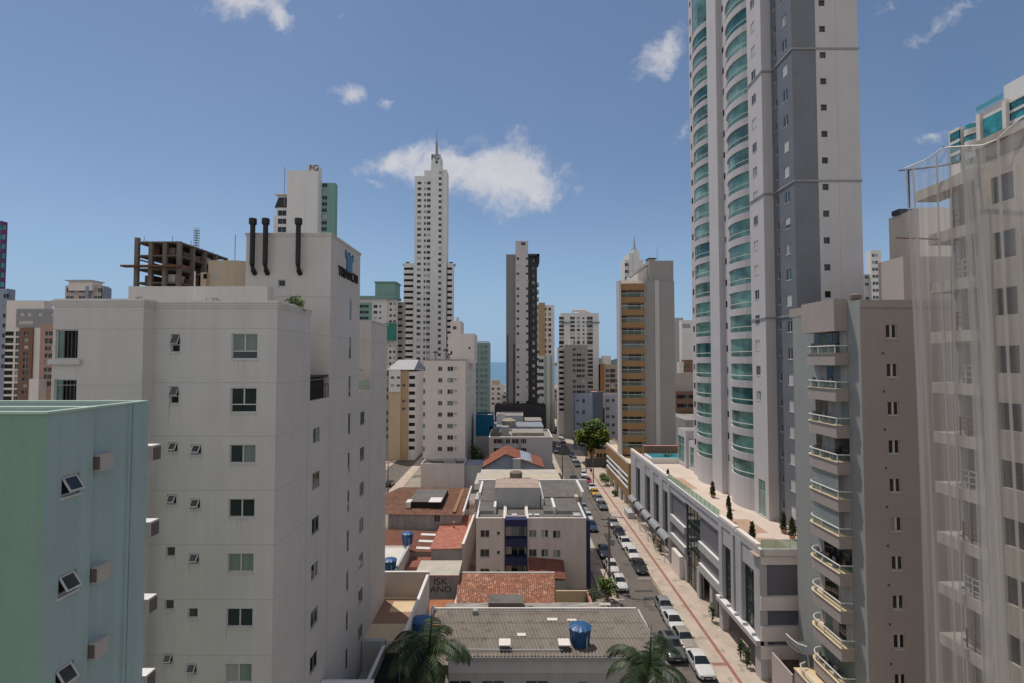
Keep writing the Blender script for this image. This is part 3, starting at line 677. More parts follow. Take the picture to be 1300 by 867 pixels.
# unfinished concrete frame
Y = 118; XC = xa(225, Y); xs = xa(168, Y); yb = ya(286, XC)
b = Bld('unfinished_building', 'unfinished concrete frame with rusty formwork behind the white block on the left', 'building', (xs + 5, Y + 9))
CONCL = paint('stained column concrete', (.17, .145, .125), var=.3, streak=.3)
m = MB(); zt = za(307, Y); lv = [zt - 3.15 * k for k in range(18)]
for z in lv: m.box(xs, XC, Y, yb, z - .38, z, CONCD)
b.part('floor_slab', m)
for ix in range(4):
    for iy in range(5):
        if 0 < ix < 3 and 0 < iy < 4: continue
        m = MB(); x = xs + .25 + (XC - xs - .5) * ix / 3; y = Y + .3 + (yb - Y - .6) * iy / 4
        m.box(x - .45, x + .45, y - .35, y + .35, 0, zt + (.9 if (ix, iy) == (0, 0) else .0), CONCL); b.part('column', m)
m = MB()
for k in range(17):
    z = lv[k]
    for a in range(3):
        xa0 = xs + (XC - xs) * a / 3 + .8; xb0 = xs + (XC - xs) * (a + 1) / 3 - .6
        if random.random() < .95: m.box(xa0, xb0, Y + 1.5 + random.random() * 3, Y + 6, z - 3.1, z - .4 - random.choice((0, .9, 1.5)), random.choice((CONCD, RUST, CONCD, BROWN)))
    for a in range(4):
        y0_ = Y + (yb - Y) * a / 4 + .8; y1_ = Y + (yb - Y) * (a + 1) / 4 - .6
        if random.random() < .97: m.box(XC - 4, XC - .8 - random.random() * 2, y0_, y1_, z - 3.1, z - .4 - random.choice((0, .9, 1.5)), random.choice((CONCD, RUST, BROWN, LGREY)))
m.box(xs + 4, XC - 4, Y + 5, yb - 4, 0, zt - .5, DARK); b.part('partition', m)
m = MB()
for k in (1, 4): m.box(xs - 2.2, XC + .8, Y - 1.6, Y - .05, lv[k] - 3.0, lv[k] - 2.6, RUST)
m.box(xs - .3, xs - .05, Y + 1, yb, lv[1] - 1, lv[1] - .7, RUST)
for k in range(14):
    x = random.uniform(xs, XC); y = random.uniform(Y, yb); m.tube([(x, y, zt), (x + random.uniform(-.3, .3), y, zt + random.uniform(.6, 1.8))], .06, 4, RUST)
b.part('scaffold', m)
m = MB(); x = xa(246, 125)
for dx, dy in ((-.4, -.4), (.4, -.4), (-.4, .4), (.4, .4)): m.tube([(x + dx, 125 + dy, zt), (x + dx, 125 + dy, zt + 5)], .06, 4, GREY)
for k in range(8): m.box(x - .45, x + .45, 124.55, 125.45, zt + .6 * k, zt + .6 * k + .1, GREY)
b.part('mast', m); b.done()
# beige rounded rooftop house with tank wall
Y = 62
b = Bld('apartment_building', 'beige curved rooftop volume peeping over between the concrete frame and the flues', 'building', (xa(286, Y), Y + 5))
x0, x1 = xa(262, Y), xa(313, Y); pts = [(x1 + 3, Y + 9), (x0, Y + 9), (x0, Y)]
for k in range(7): a = R(-90 + 13 * k); pts.append((x1 - 2.2 + 2.4 * math.cos(a), Y + 2.4 + 2.4 * math.sin(a)))
BCR = paint('warm beige render', (.46, .375, .285)); b.wall.prism(pts, 0, za(331, Y), BCR, ROOFC)
b.block(xa(255, Y), x0, Y - .4, Y + 7, 0, za(347, Y), BCR, [('F', xa(271, Y) - 1.0, za(352, Y), .5, .6, 'far')])
b.wins[-1] = ((xa(272, Y), Y - .17, za(352.5, Y)), 0, .55, .6, 'far')
b.done()
m = MB(); m.tube([(xa(290, Y), Y + 1, za(331, Y)), (xa(290, Y), Y + 1, za(296, Y))], .05, 5, GREY)
tag(m.build('antenna', org=(xa(290, Y), Y + 1, za(331, Y))), 'thin bare antenna rod on the beige curved rooftop volume', 'antenna')
# far left group
b = tower('dark blue slab cut by the left edge of the picture', 150, -50, 6, 367, 2.5, BLUEG, [(5, 1.6, 1.2, 'far')], rows=8); b.done()
b = tower('purple and teal edge of a tall tower at the far left edge', 170, -60, -4, 281, 2.0, paint('purple render', (.17, .07, .16)), [(-3, 2, 1.6, 'fart')], rows=14, dz=3.2); b.done()
Y = 132
b = tower('tan and brown apartment tower behind the pale green low block', Y, 6, 54, 382, 2.4, OFFW, [(11, 2.2, 1.1, 'fard'), (21, .9, 1.2, 'far')], first=424, rows=12, dz=8.1 * Y / 650)
b.block(xa(26, Y), xa(43, Y), Y - .6, Y + 2, 0, za(417, Y), BROWN, [('F', xa(35, Y), za(424 + 8.1 * k, Y), 1.2, .9, 'far') for k in range(10)])
b.block(xa(20, Y), xa(72, Y), Y - .3, Y + 2.2, za(416, Y), za(393, Y), GREY, [('F', xa(q, Y), za(400, Y), 1.3, .9, 'farw') for q in (27, 36, 50, 67)] + [('F', xa(32, Y), za(410, Y), 4, 1, 'farw')], par=.5)
b.block(xa(43, Y), xa(53, Y), Y - .2, Y + 2, 0, za(416.5, Y), OFFW); b.done()
b = tower('salmon brick apartment block beside the tan and brown tower on the left', 120, 50, 76, 412, 2.5, paint('salmon brick', (.42, .27, .21)), [(60, 1.4, 1.0, 'far'), (67, 1.4, 1.0, 'far')], rows=8, dz=1.65)
b.block(xa(48, 120), xa(60, 120), 118, 120, 0, za(480, 120), OFFW); b.done()
Y = 150
b = tower('tan flat-capped roof storeys showing just above the left wing cornice', Y, 80, 126, 363, 3, BEIGE, [(q, 1.0, 1.2, 'far') for q in (84, 89, 100, 105, 119, 124)], first=369, rows=6, dz=10 * Y / 650)
b.block(xa(87, Y), xa(117, Y), Y - .8, Y + 3, za(370, Y), za(358, Y), OFFW); b.block(xa(109, Y), xa(113, Y), Y - .9, Y + 3, 0, za(364, Y), BLUEG); b.block(xa(128, Y), xa(129, Y), Y, Y + 3, 0, za(365, Y), BLUEG)
m = MB(); m.box(xa(85, Y), xa(118, Y), Y - 1.5, Y + 3.5, za(358, Y), za(356.8, Y), LGREY); b.part('canopy', m); b.done()
# teal topped block
Y = 225
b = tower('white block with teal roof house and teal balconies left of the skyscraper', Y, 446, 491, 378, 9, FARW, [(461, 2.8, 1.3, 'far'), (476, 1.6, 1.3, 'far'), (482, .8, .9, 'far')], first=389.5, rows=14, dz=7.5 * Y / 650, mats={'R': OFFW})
b.block(xa(444, Y), xa(471, Y), Y - .5, Y + .0, za(410, Y), za(385, Y), TEALP, [('F', xa(461, Y - .5), za(389.5 + 7.5 * k, Y), 4.4, 1.2, 'far') for k in range(3)], dep=.35)
b.block(xa(446, Y), xa(503, Y), Y - 1, Y + 9.5, za(380, Y), za(376.5, Y), TEALP)
b.block(xa(491, Y), xa(501.5, Y), Y + .5, Y + 5, 0, za(380.1, Y), OFFW, [('F', xa(q, Y), za(386 + 7.5 * k, Y), 1.0, 1.1, 'far') for q in (495, 500) for k in range(14)])
b.block(xa(473, Y), xa(499, Y), Y + 3, Y + 13, za(377, Y), za(358, Y), TEALP, mats={}); 
m = MB(); m.box(xa(472, Y), xa(500.5, Y), Y + 2.5, Y + 13.5, za(358, Y), za(356.6, Y), TEALP); b.part('cornice', m)
m = MB(); m.box(xa(489, Y), xa(503.5, Y), Y - .6, Y - .15, za(433, Y), za(411, Y), paint('green debris net', (.06, .26, .20), streak=.3)); b.part('safety_net', m); b.done()
b = tower('narrow brown balcony block squeezed between the teal block and the skyscraper', 235, 502, 511, 384, 6, BEIGE, [(507, 2.4, 1.0, 'fard')], rows=24, dz=2.9); b.done()
# cream block on the side street
Y = 160; q = 10.0
b = tower('cream and white block with balcony stack and slanted grey roof behind the white block', Y, 494, 509, 470, 26, CREAM, (), rows=3)
b.block(xa(494.2, Y), xa(508.8, Y), Y - .25, Y - .003, za(497, Y), za(469, Y), FARW, [('F', xa(px, Y - .25), za(478.6 + q * k, Y), 1.0, .7, 'far') for k in range(2) for px in (498.5, 506)])
b.block(xa(509, Y) + .003, xa(518, Y), Y + .4, Y + 26, 0, za(470, Y), paint('tan stripe render', (.48, .34, .20)), [('F', xa(512.5, Y), za(478.6 + q * k, Y), .9, .8, 'far') for k in (1, 3, 4)])
b.block(xa(518, Y) + .003, xa(527, Y), Y + .8, Y + 24, 0, za(471, Y), FARW, [('F', xa(522.7, Y), za(478.6 + q * k, Y), 1.9, 1.1, 'fard') for k in range(10)], dep=1.0)
b.block(xa(486, Y), xa(494, Y) - .003, Y + 1, Y + 24, 0, za(466, Y), BEIGE, [('F', xa(490, Y), za(474 + q * k, Y), 1.1, 1.3, 'far') for k in range(10)])
m = MB(); x0, x1 = xa(491, Y), xa(526, Y); zl, zh = za(469, Y) + .1, za(456, Y)
m.poly([(x0, Y - .3, zl), (x1, Y - .3, zl), (x1 - .5, Y + 10, zh), (x0 + 1.5, Y + 10, zh)], LGREY)
m.poly([(x1, Y - .3, zl), (x1, Y + 20, zl), (x1 - .5, Y + 10, zh)], BLUEG); m.poly([(x0, Y - .3, zl), (x0 + 1.5, Y + 10, zh), (x0, Y + 20, zl)], LGREY)
m.poly([(x0, Y + 20, zl), (x0 + 1.5, Y + 10, zh), (x1 - .5, Y + 10, zh), (x1, Y + 20, zl)], LGREY); b.part('slanted_roof', m); b.done()
# beige-white nine storey block, centre left
Y = 130; XS = xa(591, Y); x0 = xa(537.5, Y); ybk = ya(604, XS); z1 = za(456, Y)
b = Bld('apartment_building', 'off-white block in the centre left with two window columns and a white garage below', 'building', ((x0 + XS) / 2, Y + 12))
zz = [za(467.5 + 14.55 * k, Y) for k in range(9)]
w = []
for k, z in enumerate(zz):
    w += [('F', xa(538.8, Y), z, .5, 1.1, 'farg'), ('F', xa(559, Y), z, 1.05, 1.1, 'twinc' if k == 2 else 'slide'),
          ('F', xa(571.8, Y), z, 1.5, 1.15, ('slide', 'slidew', 'slideh', 'slidec', 'slide', 'slidec', 'slide', 'slide', 'slide')[k])]
    w += [('R', yy, z, 1.3, 1.1, 'far') for yy in (Y + 4, Y + 10, Y + 17, Y + 24)]
b.block(x0, XS, Y, ybk, 0, z1, OFFW, w, par=.7, cap=LGREY)
b.wall.box(x0 - .05, XS + .05, Y - .08, Y - .002, z1 - .15, z1 + .0, BROWN)
for z in zz:
    m = MB(); m.box(xa(576.8, Y), xa(579.8, Y), Y - .35, Y - .003, z + .05, z + .5, PLAST); b.part('ac_unit', m)
b.block(xa(570, 142), xa(603, 142) - .05, 140, 152, z1 - 1, za(424, 140), OFFW, [('F', xa(573, 140), za(447, 140), .5, .9, 'far'), ('F', xa(596, 140), za(441, 140), .5, .6, 'far')], par=.5)
m = MB()
for px, hh in ((553, 11), (566, 14), (570, 8)): x = xa(px, 134); m.box(x - .25, x + .25, 133.8, 134.2, z1, z1 + hh * .2, GREY); m.box(x - .6, x + .6, 133.7, 134.3, z1 + hh * .16, z1 + hh * .2, DGREY)
b.part('roof_vent', m)
b.block(xa(535, 123), xa(590, 123), 123, Y - .01, 0, za(588, 123), PINK, (), par=.6, roof=ROOFD)
m = MB(); m.tube([(xa(541, 125), 125, za(588, 123)), (xa(546, 125), 125, za(584, 123)), (xa(562, 125), 125, za(584, 123))], .12, 6, STEEL); m.box(xa(565, 126), xa(579, 126), 125, 127, za(588, 123) - .4, za(582.5, 125), LGREY); b.part('roof_duct', m)
b.block(xa(590, 124) + .01, xa(613, 124), 124, 131, 0, za(590, 124), LGREY, roof=worn('blue grey roof', (.26, .27, .34), (.33, .34, .40), .5))
b.done()
b = tower('off-white stepped roof house behind the off-white block in the centre left', 165, 572, 585, 408, 10, OFFW, [(577, 1.2, 1.0, 'far')], rows=3); b.block(xa(578, 165), xa(581, 165), 166, 169, 20, za(403, 165), OFFW); b.done()
b = tower('slim teal glass block left of the dark grey tower', 255, 600, 621, 434, 16, paint('grey teal cladding', (.28, .36, .36)), [(605, 1.6, 1.6, 'farg'), (612, 1.6, 1.6, 'farg'), (617, 1.2, 1.6, 'farg')], rows=16, dz=2.9); b.done()
b = Bld('site_hoarding', 'deep blue clad volume beside the black podium', 'building', (xa(614, 150), 153)); b.block(xa(604, 150), xa(626, 150), 150, 158, 0, za(526, 150), BLUEF, par=.5); b.block(xa(604, 149), xa(628, 149), 147, 149.5, 0, za(553, 149), LGREY); b.done()
b = tower('low cream houses by the beach left of the dark grey tower', 300, 622, 640, 488, 18, OFFW, [(626, 1.5, 1.2, 'far'), (633, 1.5, 1.2, 'far')], rows=4, group=None)
b.block(xa(624, 300), xa(634, 300), 302, 310, 10, za(482, 300), CREAM); b.done()
# dark grey and white tower on the black podium
Y = 190
b = Bld('skyscraper', 'grey, white and black striped slim tower on a black podium in the centre', 'skyscraper', (xa(665, Y), Y + 9))
dzj = 9.48 * Y / 650
wj = [('F', xa(q, Y - .8), za(329.5 + 9.48 * k, Y), 1.0, .9, 'farb') for q in (657.5, 669.5) for k in range(20)]
b.block(xa(654.5, Y), xa(670.5, Y), Y - .8, Y + 16, 0, za(307, Y), TOWERW, wj, par=.8)
b.block(xa(642.5, Y), xa(654.5, Y), Y, Y + 16, 0, za(323.5, Y), GREY, par=.8, mats={'F': paint('mid grey render', (.25, .24, .235))})
b.block(xa(670.5, Y), xa(682, Y), Y, Y + 16, 0, za(324, Y), BLACKP, [('F', xa(677.5, Y), za(331 + 9.48 * k, Y), 1.0, 1.1, 'far') for k in range(19)], par=.8)
for p0, p1 in ((643.5, 645.5), (651.5, 654)): b.wall.box(xa(p0, Y), xa(p1, Y), Y - .06, Y - .002, 0, za(426 if p0 < 650 else 436, Y), DGREY)
b.wall.box(xa(670.5, Y), xa(685, Y), Y - 1.0, Y - .01, za(326.5, Y), za(323.5, Y), BLACKP); b.wall.box(xa(682, Y), xa(685, Y), Y - 1, Y + 10, za(334, Y), za(323.5, Y), BLACKP)
for k in range(3, 20):
    m = MB(); z = za(334 + 9.48 * k, Y); m.box(xa(682, Y), xa(684.5, Y), Y + .5, Y + 6, z, z + 1.0, LGREY if k < 12 else DGREY); b.part('balcony', m)
m = MB(); m.box(xa(661.5, Y), xa(667, Y), Y - .9, Y - .804, za(312.5, Y), za(308.8, Y), DGREY); b.part('plaque', m)
b.block(xa(628, 180), xa(693, 180), 180, Y - 1.1, 0, za(514, 180), BLACKP, par=.8, roof=ROOFC)
b.block(xa(682, Y) + .01, xa(688, Y), Y + 1, Y + 10, 0, za(503, Y), FARW)
b.done()
b = tower('cream and brown tower half hidden behind the right flank of the striped slim tower', 285, 676, 704, 388, 20, CREAM, [(692, 1.6, 1.6, 'far'), (698, 1.6, 1.6, 'far')], rows=34, mats={'F': OFFW})
b.block(xa(684, 285), xa(692, 285), 284, 290, 0, za(385, 285), paint('ochre panel', (.44, .29, .15))); b.done()
b = tower('white block with pale green fins right of the striped slim tower', 225, 682, 704, 451, 10, FARW, [(687, 2.2, 1.4, 'far')], rows=18, dz=3.0, mats={})
for q in (691, 698): b.wall.box(xa(q, 225), xa(q + 3, 225), 224.9, 224.99, 0, za(452, 225), paint('pale green fin', (.38, .46, .40)))
b.done()
# right hand middle distance
Y = 262
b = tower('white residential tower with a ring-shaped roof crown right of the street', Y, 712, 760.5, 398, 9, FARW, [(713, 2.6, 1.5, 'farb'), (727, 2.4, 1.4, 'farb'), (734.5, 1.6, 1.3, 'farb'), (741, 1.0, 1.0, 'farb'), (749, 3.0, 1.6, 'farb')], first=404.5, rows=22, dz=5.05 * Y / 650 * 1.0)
m = MB(); m.box(xa(711, Y) - .5, xa(725, Y), Y - .6, Y - .05, za(411, Y), za(409.5, Y), GLASSG); m.box(xa(744, Y), xa(760, Y) + .6, Y - .6, Y - .05, za(411, Y), za(409.5, Y), GLASSG); b.part('balcony_band', m)
m = MB(); m.tube([(xa(728, Y), Y + 3, za(398, Y)), (xa(728, Y), Y + 3, za(394, Y)), (xa(741, Y), Y + 3, za(393.5, Y)), (xa(752, Y), Y + 3, za(398, Y))], .8, 6, FARW); m.box(xa(727, Y), xa(729, Y), Y + 2, Y + 5, za(399, Y), za(393.5, Y), FARW); m.box(xa(736, Y), xa(744, Y), Y + 2, Y + 6, za(399, Y), za(394, Y), FARW); b.part('roof_crown', m)
b.done()
Y = 205
b = tower('beige grey block with balcony flank coloured as sunlit standing in front of the ring-crowned tower', Y, 717, 746, 437, 7, paint('warm grey render', (.38, .35, .32)), [(729, 1.1, 1.0, 'far'), (735, 1.9, 1.0, 'far'), (740.5, 1.1, 1.0, 'far')], first=443, rows=12, dz=6.7 * Y / 650)
b.block(xa(709, Y), xa(717, Y), Y + 1, Y + 7, 0, za(440, Y), OFFW, [('F', xa(713, Y), za(446 + 6.7 * k, Y), 1.9, 1.0, 'fard') for k in range(12)], dep=.8)  # flank gets a paler paint than the front to stand for sunlight
b.block(xa(725, Y), xa(730, Y), Y + 4, Y + 9, 30, za(430, Y), OFFW); b.done()
Y = 178
b = tower('low blue grey block with a dark flank behind the big street tree', Y, 730, 752, 500, 5, BLUEG, [(740.5, .8, 1.4, 'far'), (733, .8, .8, 'far')], rows=3, dz=4)
b.block(xa(752, Y), xa(765.5, Y), Y + .3, Y + 16, 0, za(497, Y), paint('slate render', (.12, .14, .17)), par=.5, roof=TERRA)
b.done()
b = tower('beige street wall building below the ring-crowned tower', 215, 709, 727, 512, 10, BEIGE, [(712, 2, 1.2, 'fard'), (720, 2, 1.2, 'far')], rows=2, dz=4); b.done()
Y = 250
b = tower('tan and brown block left of the gold balcony tower', Y, 762, 786, 462, 6, paint('tan render', (.45, .36, .27)), [(771, 1.6, 1.4, 'far'), (777.5, 2.6, 1.8, 'farb'), (783, 1.4, 1.4, 'far')], first=470, rows=12, dz=6.3 * Y / 650, mats={})
b.block(xa(762, Y), xa(767, Y), Y - .6, Y + 4, 0, za(461, Y), paint('rust panel', (.36, .17, .08))); b.block(xa(768, Y), xa(778, Y), Y + 5, Y + 10, 20, za(451, Y), OFFW); b.done()
b = tower('pale lilac block under the tan and brown block', 185, 767, 788, 500, 5, paint('lilac grey render', (.44, .44, .48)), [(771, 1.0, 1.0, 'far'), (778, 1.0, 1.0, 'far')], rows=5, dz=2.9); b.done()
# tower with spire behind the gold one
Y = 215
b = tower('distant white stepped tower with a spire behind the gold balcony tower', Y, 794, 818, 330, 8, FARW, [(796, 1.2, 1.3, 'farb'), (800, 1.2, 1.3, 'farb')], rows=10)
b.block(xa(799, Y), xa(812, Y), Y - 1, Y + 10, 40, za(322, Y), FARW); b.block(xa(804.5, Y), xa(810.5, Y), Y - 1.5, Y + 6, 40, za(318, Y), FARW)
m = MB(); m.lathe(xa(808, Y), Y + 2, [(1.1, za(318, Y)), (.8, za(316, Y)), (.45, za(312, Y)), (.12, za(299, Y))], 8, LGREY); m.lathe(xa(808, Y), Y + 2, [(1.2, za(318, Y)), (1.2, za(316.3, Y))], 8, TEALP); b.part('spire', m); b.done()
# gold balcony tower
Y = 116; xg0, xg1, xw = xa(785, Y), xa(818, Y), xa(857, Y)
b = Bld('tower_block', 'tower with curved gold balconies and a plain grey flank right of the street tree', 'tower', ((xg0 + xw) / 2, Y + 10))
GF = paint('plain grey flank', (.33, .315, .30))
b.block(xg1, xw, Y, Y + 22, 0, za(357, Y), GF, (), par=.6)
b.block(xa(826, Y), xw - .02, Y + .4, Y + 16, za(357, Y), za(331, Y), GF, (), par=.5)
b.block(xa(811, Y + 2), xa(826, Y + 2), Y + 2, Y + 14, za(357, Y), za(341, Y), OFFW)
b.wall.box(xa(832, Y), xa(837.5, Y), Y - .12, Y - .003, 0, za(356.5, Y), TOWERW)
b.block(xa(787, Y), xg1 - .01, Y + .9, Y + 3.2, 0, za(356, Y), OFFW, [('F', xa(807, Y), za(374 + 15.8 * k, Y), 3.0, 1.4, 'far') for k in range(13)] + [('F', xa(794, Y), za(374 + 15.8 * k, Y), 1.3, 1.5, 'farb') for k in range(13)], par=.5, mats={'L': GOLD})
m = MB(); m.box(xa(829, Y), xa(838, Y), Y + 3, Y + 5, za(331, Y), za(326, Y), LGREY); m.box(xa(828, Y), xa(839, Y), Y + 2.6, Y + 5.4, za(326, Y), za(325, Y), DGREY); b.part('roof_vent', m)
m = MB(); m.tube([(xa(842, Y), Y + 4, za(331, Y)), (xa(842, Y), Y + 4, za(310, Y))], .05, 5, GREY); b.part('antenna', m)
m = MB(); x0 = xa(803, Y); m.grid([[(x0, Y + 1 + k, za(356, Y) + .6 + 2.2 * math.sin(math.pi * .5 * t / 5)) for k in (0, 4)] for t in range(6)], OFFW) if 0 else m.tube([(xa(803, Y), Y + 2, za(351, Y)), (xa(810, Y), Y + 2, za(345.5, Y)), (xa(820, Y), Y + 2, za(338, Y)), (xa(829, Y), Y + 2, za(333, Y))], .35, 6, LGREY); b.part('roof_rail', m)
arc = []
for k in range(9):
    t = k / 8; arc.append((xg0 + .6 + (xg1 - xg0 - .7) * t, Y - .15 - 1.0 * math.sin(math.pi * (.12 + .6 * t))))
inner = [(x, Y + .85) for x, y in reversed(arc)]
first = None
for k in range(15):
    zt_ = za(378.2 + 15.8 * (k - 1), Y)          # top of the gold band
    m = MB(); m.prism(arc + inner, zt_ - 1.28, zt_ - (0 if k else -0.2), GOLD, CREAMF)
    o = m.build('balcony', b.o)
    if k:
        g = MB(); g.grid([[(x, y - .02, zt_ + .05) for x, y in arc[:]], [(x, y - .02, zt_ + .85) for x, y in arc[:]]], CLEARG); g.tube([(x, y, zt_ + .88) for x, y in arc], .05, 5, RAILW); g.build('railing', o)
m = MB(); m.box(xa(785.5, Y), xa(788, Y), Y - 1.0, Y + 1.4, 0, za(358, Y), TOWERW); b.part('pilaster', m)
m = MB()
for k in range(13): z = za(366 + 15.8 * k, Y); m.box(xa(783, Y + 5), xa(787, Y + 5), Y + 1.2, Y + 3, z - 1.3, z, GOLD)
b.part('side_balcony', m); b.done()
# things seen between the gold tower and the tall tower
b = tower('plain pale grey slab far behind the gap right of the gold balcony tower', 200, 855, 868, 404, 4, LGREY, [(866, 1, 1.2, 'far')], rows=6); b.done()
b = tower('white and beige slab in the gap beside the tall tower', 190, 866, 886, 407, 3, FARW, [(872, 3.0, 1.6, 'farb')], rows=1, dz=3.0); b.done()
b = tower('small dark brown house above the balconied block in the gap', 165, 869, 884, 456, 3, BROWN, [(872, 1, 1, 'far')], rows=2); b.block(xa(862, 165), xa(868, 165), 165, 167, 0, za(459, 165), OFFW); b.done()
b = tower('brown balconied block low in the gap beside the tall tower', 150, 857, 888, 497, 3, BROWN, [(863, 2.0, 1.1, 'fard'), (872, 2.2, 1.1, 'far'), (879, 1.4, 1.1, 'fard')], first=503, rows=6, dz=2.6); b.block(xa(855, 152), xa(884, 152), 153.1, 156, 20, za(473, 150), BEIGE); b.block(xa(855, 140), xa(884, 140), 138, 146, 0, za(562, 140), OFFW); b.done()
# ------------------------------------------------------------------ the tall tower on the right
XT, XG = 30.5, 31.7
T_ = lambda px, X=XT: ya(px, X)
yW, yG = T_(973), T_(1013, XG)                       # front of the white volume, front of the grey one
xgw, xre = xa(1044, yG), xa(1099, yG)
ZT0 = 12.0; ZTOP = 112
b = Bld('residential_tower', 'tallest tower on the right with green glass curved balconies and grey tiled corner', 'skyscraper', (37, 72)); b.ysc = .6
fz = [za(q, yG) for q in (4.5,)][0]; dzt = 34.6 * yG / 650
zf = [fz + dzt * k for k in range(-21, 12)]
wf = [('F', xa(1053, yG), z, .70, .72, 'farb') for z in zf if 14 < z < ZTOP - 2]
styles = ['slide', 'shut', 'slide', 'slide', 'halfshut', 'shut', 'slide', 'shut', 'slidew']
wl = []
for i, k in enumerate(range(-8, 25)):
    z = za(380, yG) + (dzt * .985) * k
    if not 13.5 < z < ZTOP - 2: continue
    wl += [('L', T_(1003.5, XG), z, 1.05, 1.3, styles[(i * 5 + 3) % 9] if k > -3 else 'shut'), ('L', T_(991, XG), z + .25, .5, .9, 'one')]
b.block(XG, xgw, yG, 78, ZT0, ZTOP, TILEG, [q for q in wl if q[1] < yW - .3], mats={'R': TOWERW})
b.block(xgw, xre, yG - .02, 78, 0, ZTOP, TOWERW, wf, mats={})
wv = [('L', T_(962.5), za(350, 62) + 3.1 * k + .9, 1.1, 1.15, styles[(k * 4 + 1) % 9]) for k in range(-5, 25) if 13.6 < za(350, 62) + 3.1 * k + .9 < ZTOP - 2]
y2a, y2b, y1a, y1b = T_(955), T_(926), T_(904), T_(884)
ww = [w for w in wv if abs(w[2] - 14) > 1.6] + [('L', T_(961), ZT0 + 2.2, 2.6, 4.2, 'green')]
wv = [w for w in wv if w[2] > 18]
b.block(XT, 36, yW, y2a, ZT0, ZTOP, TOWERW, wv + [('L', T_(964.5), ZT0 + 2.3, 1.7, 4.3, 'green')])
b.block(XT + .9, 40, y2a + .001, y2b, ZT0, ZTOP, TOWERW, ())
ws = [('L', T_(908.5), 17.5 + 3.1 * k, .7, .9, 'farb') for k in range(30)] + [('L', T_(921), 17.2 + 3.1 * k, .7, .9, 'farb') for k in range(30)]
b.block(XT + .25, 40, y2b + .001, y1a - .001, ZT0, ZTOP, TOWERW, ws)
b.wall.box(XT - .45, XT + .24, T_(918.5), T_(906.5), ZT0, ZTOP - 1, TOWERW)
b.block(XT + .9, 40, y1a, y1b, ZT0, 86, TOWERW, ())
b.block(XT, 40, y1b + .001, T_(879.5), ZT0, 98, TOWERW, [('L', T_(881.5), 17.5 + 3.1 * k, .8, 1.0, 'farb') for k in range(26)])
for z in (35.9, 50.95, 66.1, 81.2, 95.5):
    b.wall.box(XG - .10, xgw + .001, yG - .10, yG - .025, z, z + .2, GREY); b.wall.box(XG - .10, XG - .002, yG - .02, yW - .05, z, z + .2, GREY)
    b.wall.box(xgw + .0, xre + .10, yG - .11, yG - .026, z, z + .2, GREY)
    b.wall.box(XT - .10, XT - .002, yW - .02, y2a - .01, z, z + .2, GREY); b.wall.box(XT - .10, XG - .15, yW - .10, yW - .004, z, z + .2, GREY)
b.wall.box(xa(1070, yG), xa(1070.6, yG), yG - .024, yG - .0205, ZT0, ZTOP, JOINT)
b.done(maxw=98)
def arcpts(ya_, yb, x0, bulge, n=9, off=0):
    return [(x0 - bulge * math.sin(math.pi * (k / (n - 1))) ** .75 - off, ya_ + (yb - ya_) * k / (n - 1)) for k in range(n)]
def tower_balcony(ya_, yb, bulge, zb, hh, sp, pt, last=False):
    """curved spandrel with glazing above it and a rail in front of the glass"""
    A = arcpts(ya_ + .05, yb - .05, XT + .25, bulge)
    m = MB(); m.prism(A[::-1] + [(XT + .88, ya_ + .05), (XT + .88, yb - .05)][0:2], zb, zb + sp, TOWERW)
    o = m.build('balcony', pt)
    g = MB(); G = [(x + .18, y) for x, y in A]; g.grid([[(x, y, zb + sp) for x, y in G], [(x, y, zb + hh) for x, y in G]], GLASSG)
    g.build('glazing', o)
    f = MB()
    x, y = G[5]; f.box(x - .03, x, y - .025, y + .025, zb + sp, zb + hh, FRAMEG)
    x, y = G[0]; f.box(x - .02, x + .1, y - .05, y + .05, zb + sp, zb + hh, TOWERW)
    f.tube([(x - .12, y, zb + sp + .62) for x, y in G], .055, 5, RAILW); f.build('railing', o)
    return o
GVAR = [glassy('pale green glass', (.15, .29, .25), rough=.10), glassy('deep teal glass', (.03, .14, .135), rough=.06), glassy('green glass with blinds', (.11, .25, .205), rough=.2)]; gvar = {}; rg = random.Random(6)
for (ya_, yb, bulge, top) in ((y2a, y2b, 1.15, ZTOP), (y1a, y1b, 1.1, 84)):
    m = MB(); m.prism((arcpts(ya_ + .05, yb - .05, XT + .25, bulge))[::-1] + [(XT + .88, ya_ + .05), (XT + .88, yb - .05)], ZT0, 15.1, TOWERW); o = m.build('balcony_base', b.o)
    src = None; z = 15.1; k = 0
    while z < top - 3:
        if src is None: src = tower_balcony(ya_, yb, bulge, z, 3.1, .92, b.o)
        else:
            c = dup(src, b.o); c.location = (0, 0, 3.1 * k)
            for q in c.children:
                if q.name.startswith('glazing') and rg.random() < .62:
                    vi = rg.randrange(3); kk = (q.data.name.split('.v')[0], vi)
                    if kk not in gvar: gvar[kk] = q.data.copy(); gvar[kk].materials[0] = GVAR[vi]
                    q.data = gvar[kk]
        z += 3.1; k += 1
    if top < 90:
        g = MB(); A = [(x + .18, y) for x, y in arcpts(ya_ + .05, yb - .05, XT + .25, bulge)]
        g.grid([[(x, y, z + .9) for x, y in A], [(x, y, z + 9) for x, y in A]], GLASSG); g.build('glazing', b.o)
        m = MB(); m.prism(arcpts(ya_ + .05, yb - .05, XT + .25, bulge)[::-1] + [(XT + .88, ya_ + .05), (XT + .88, yb - .05)], z, z + .9, TOWERW); m.build('balcony', b.o)
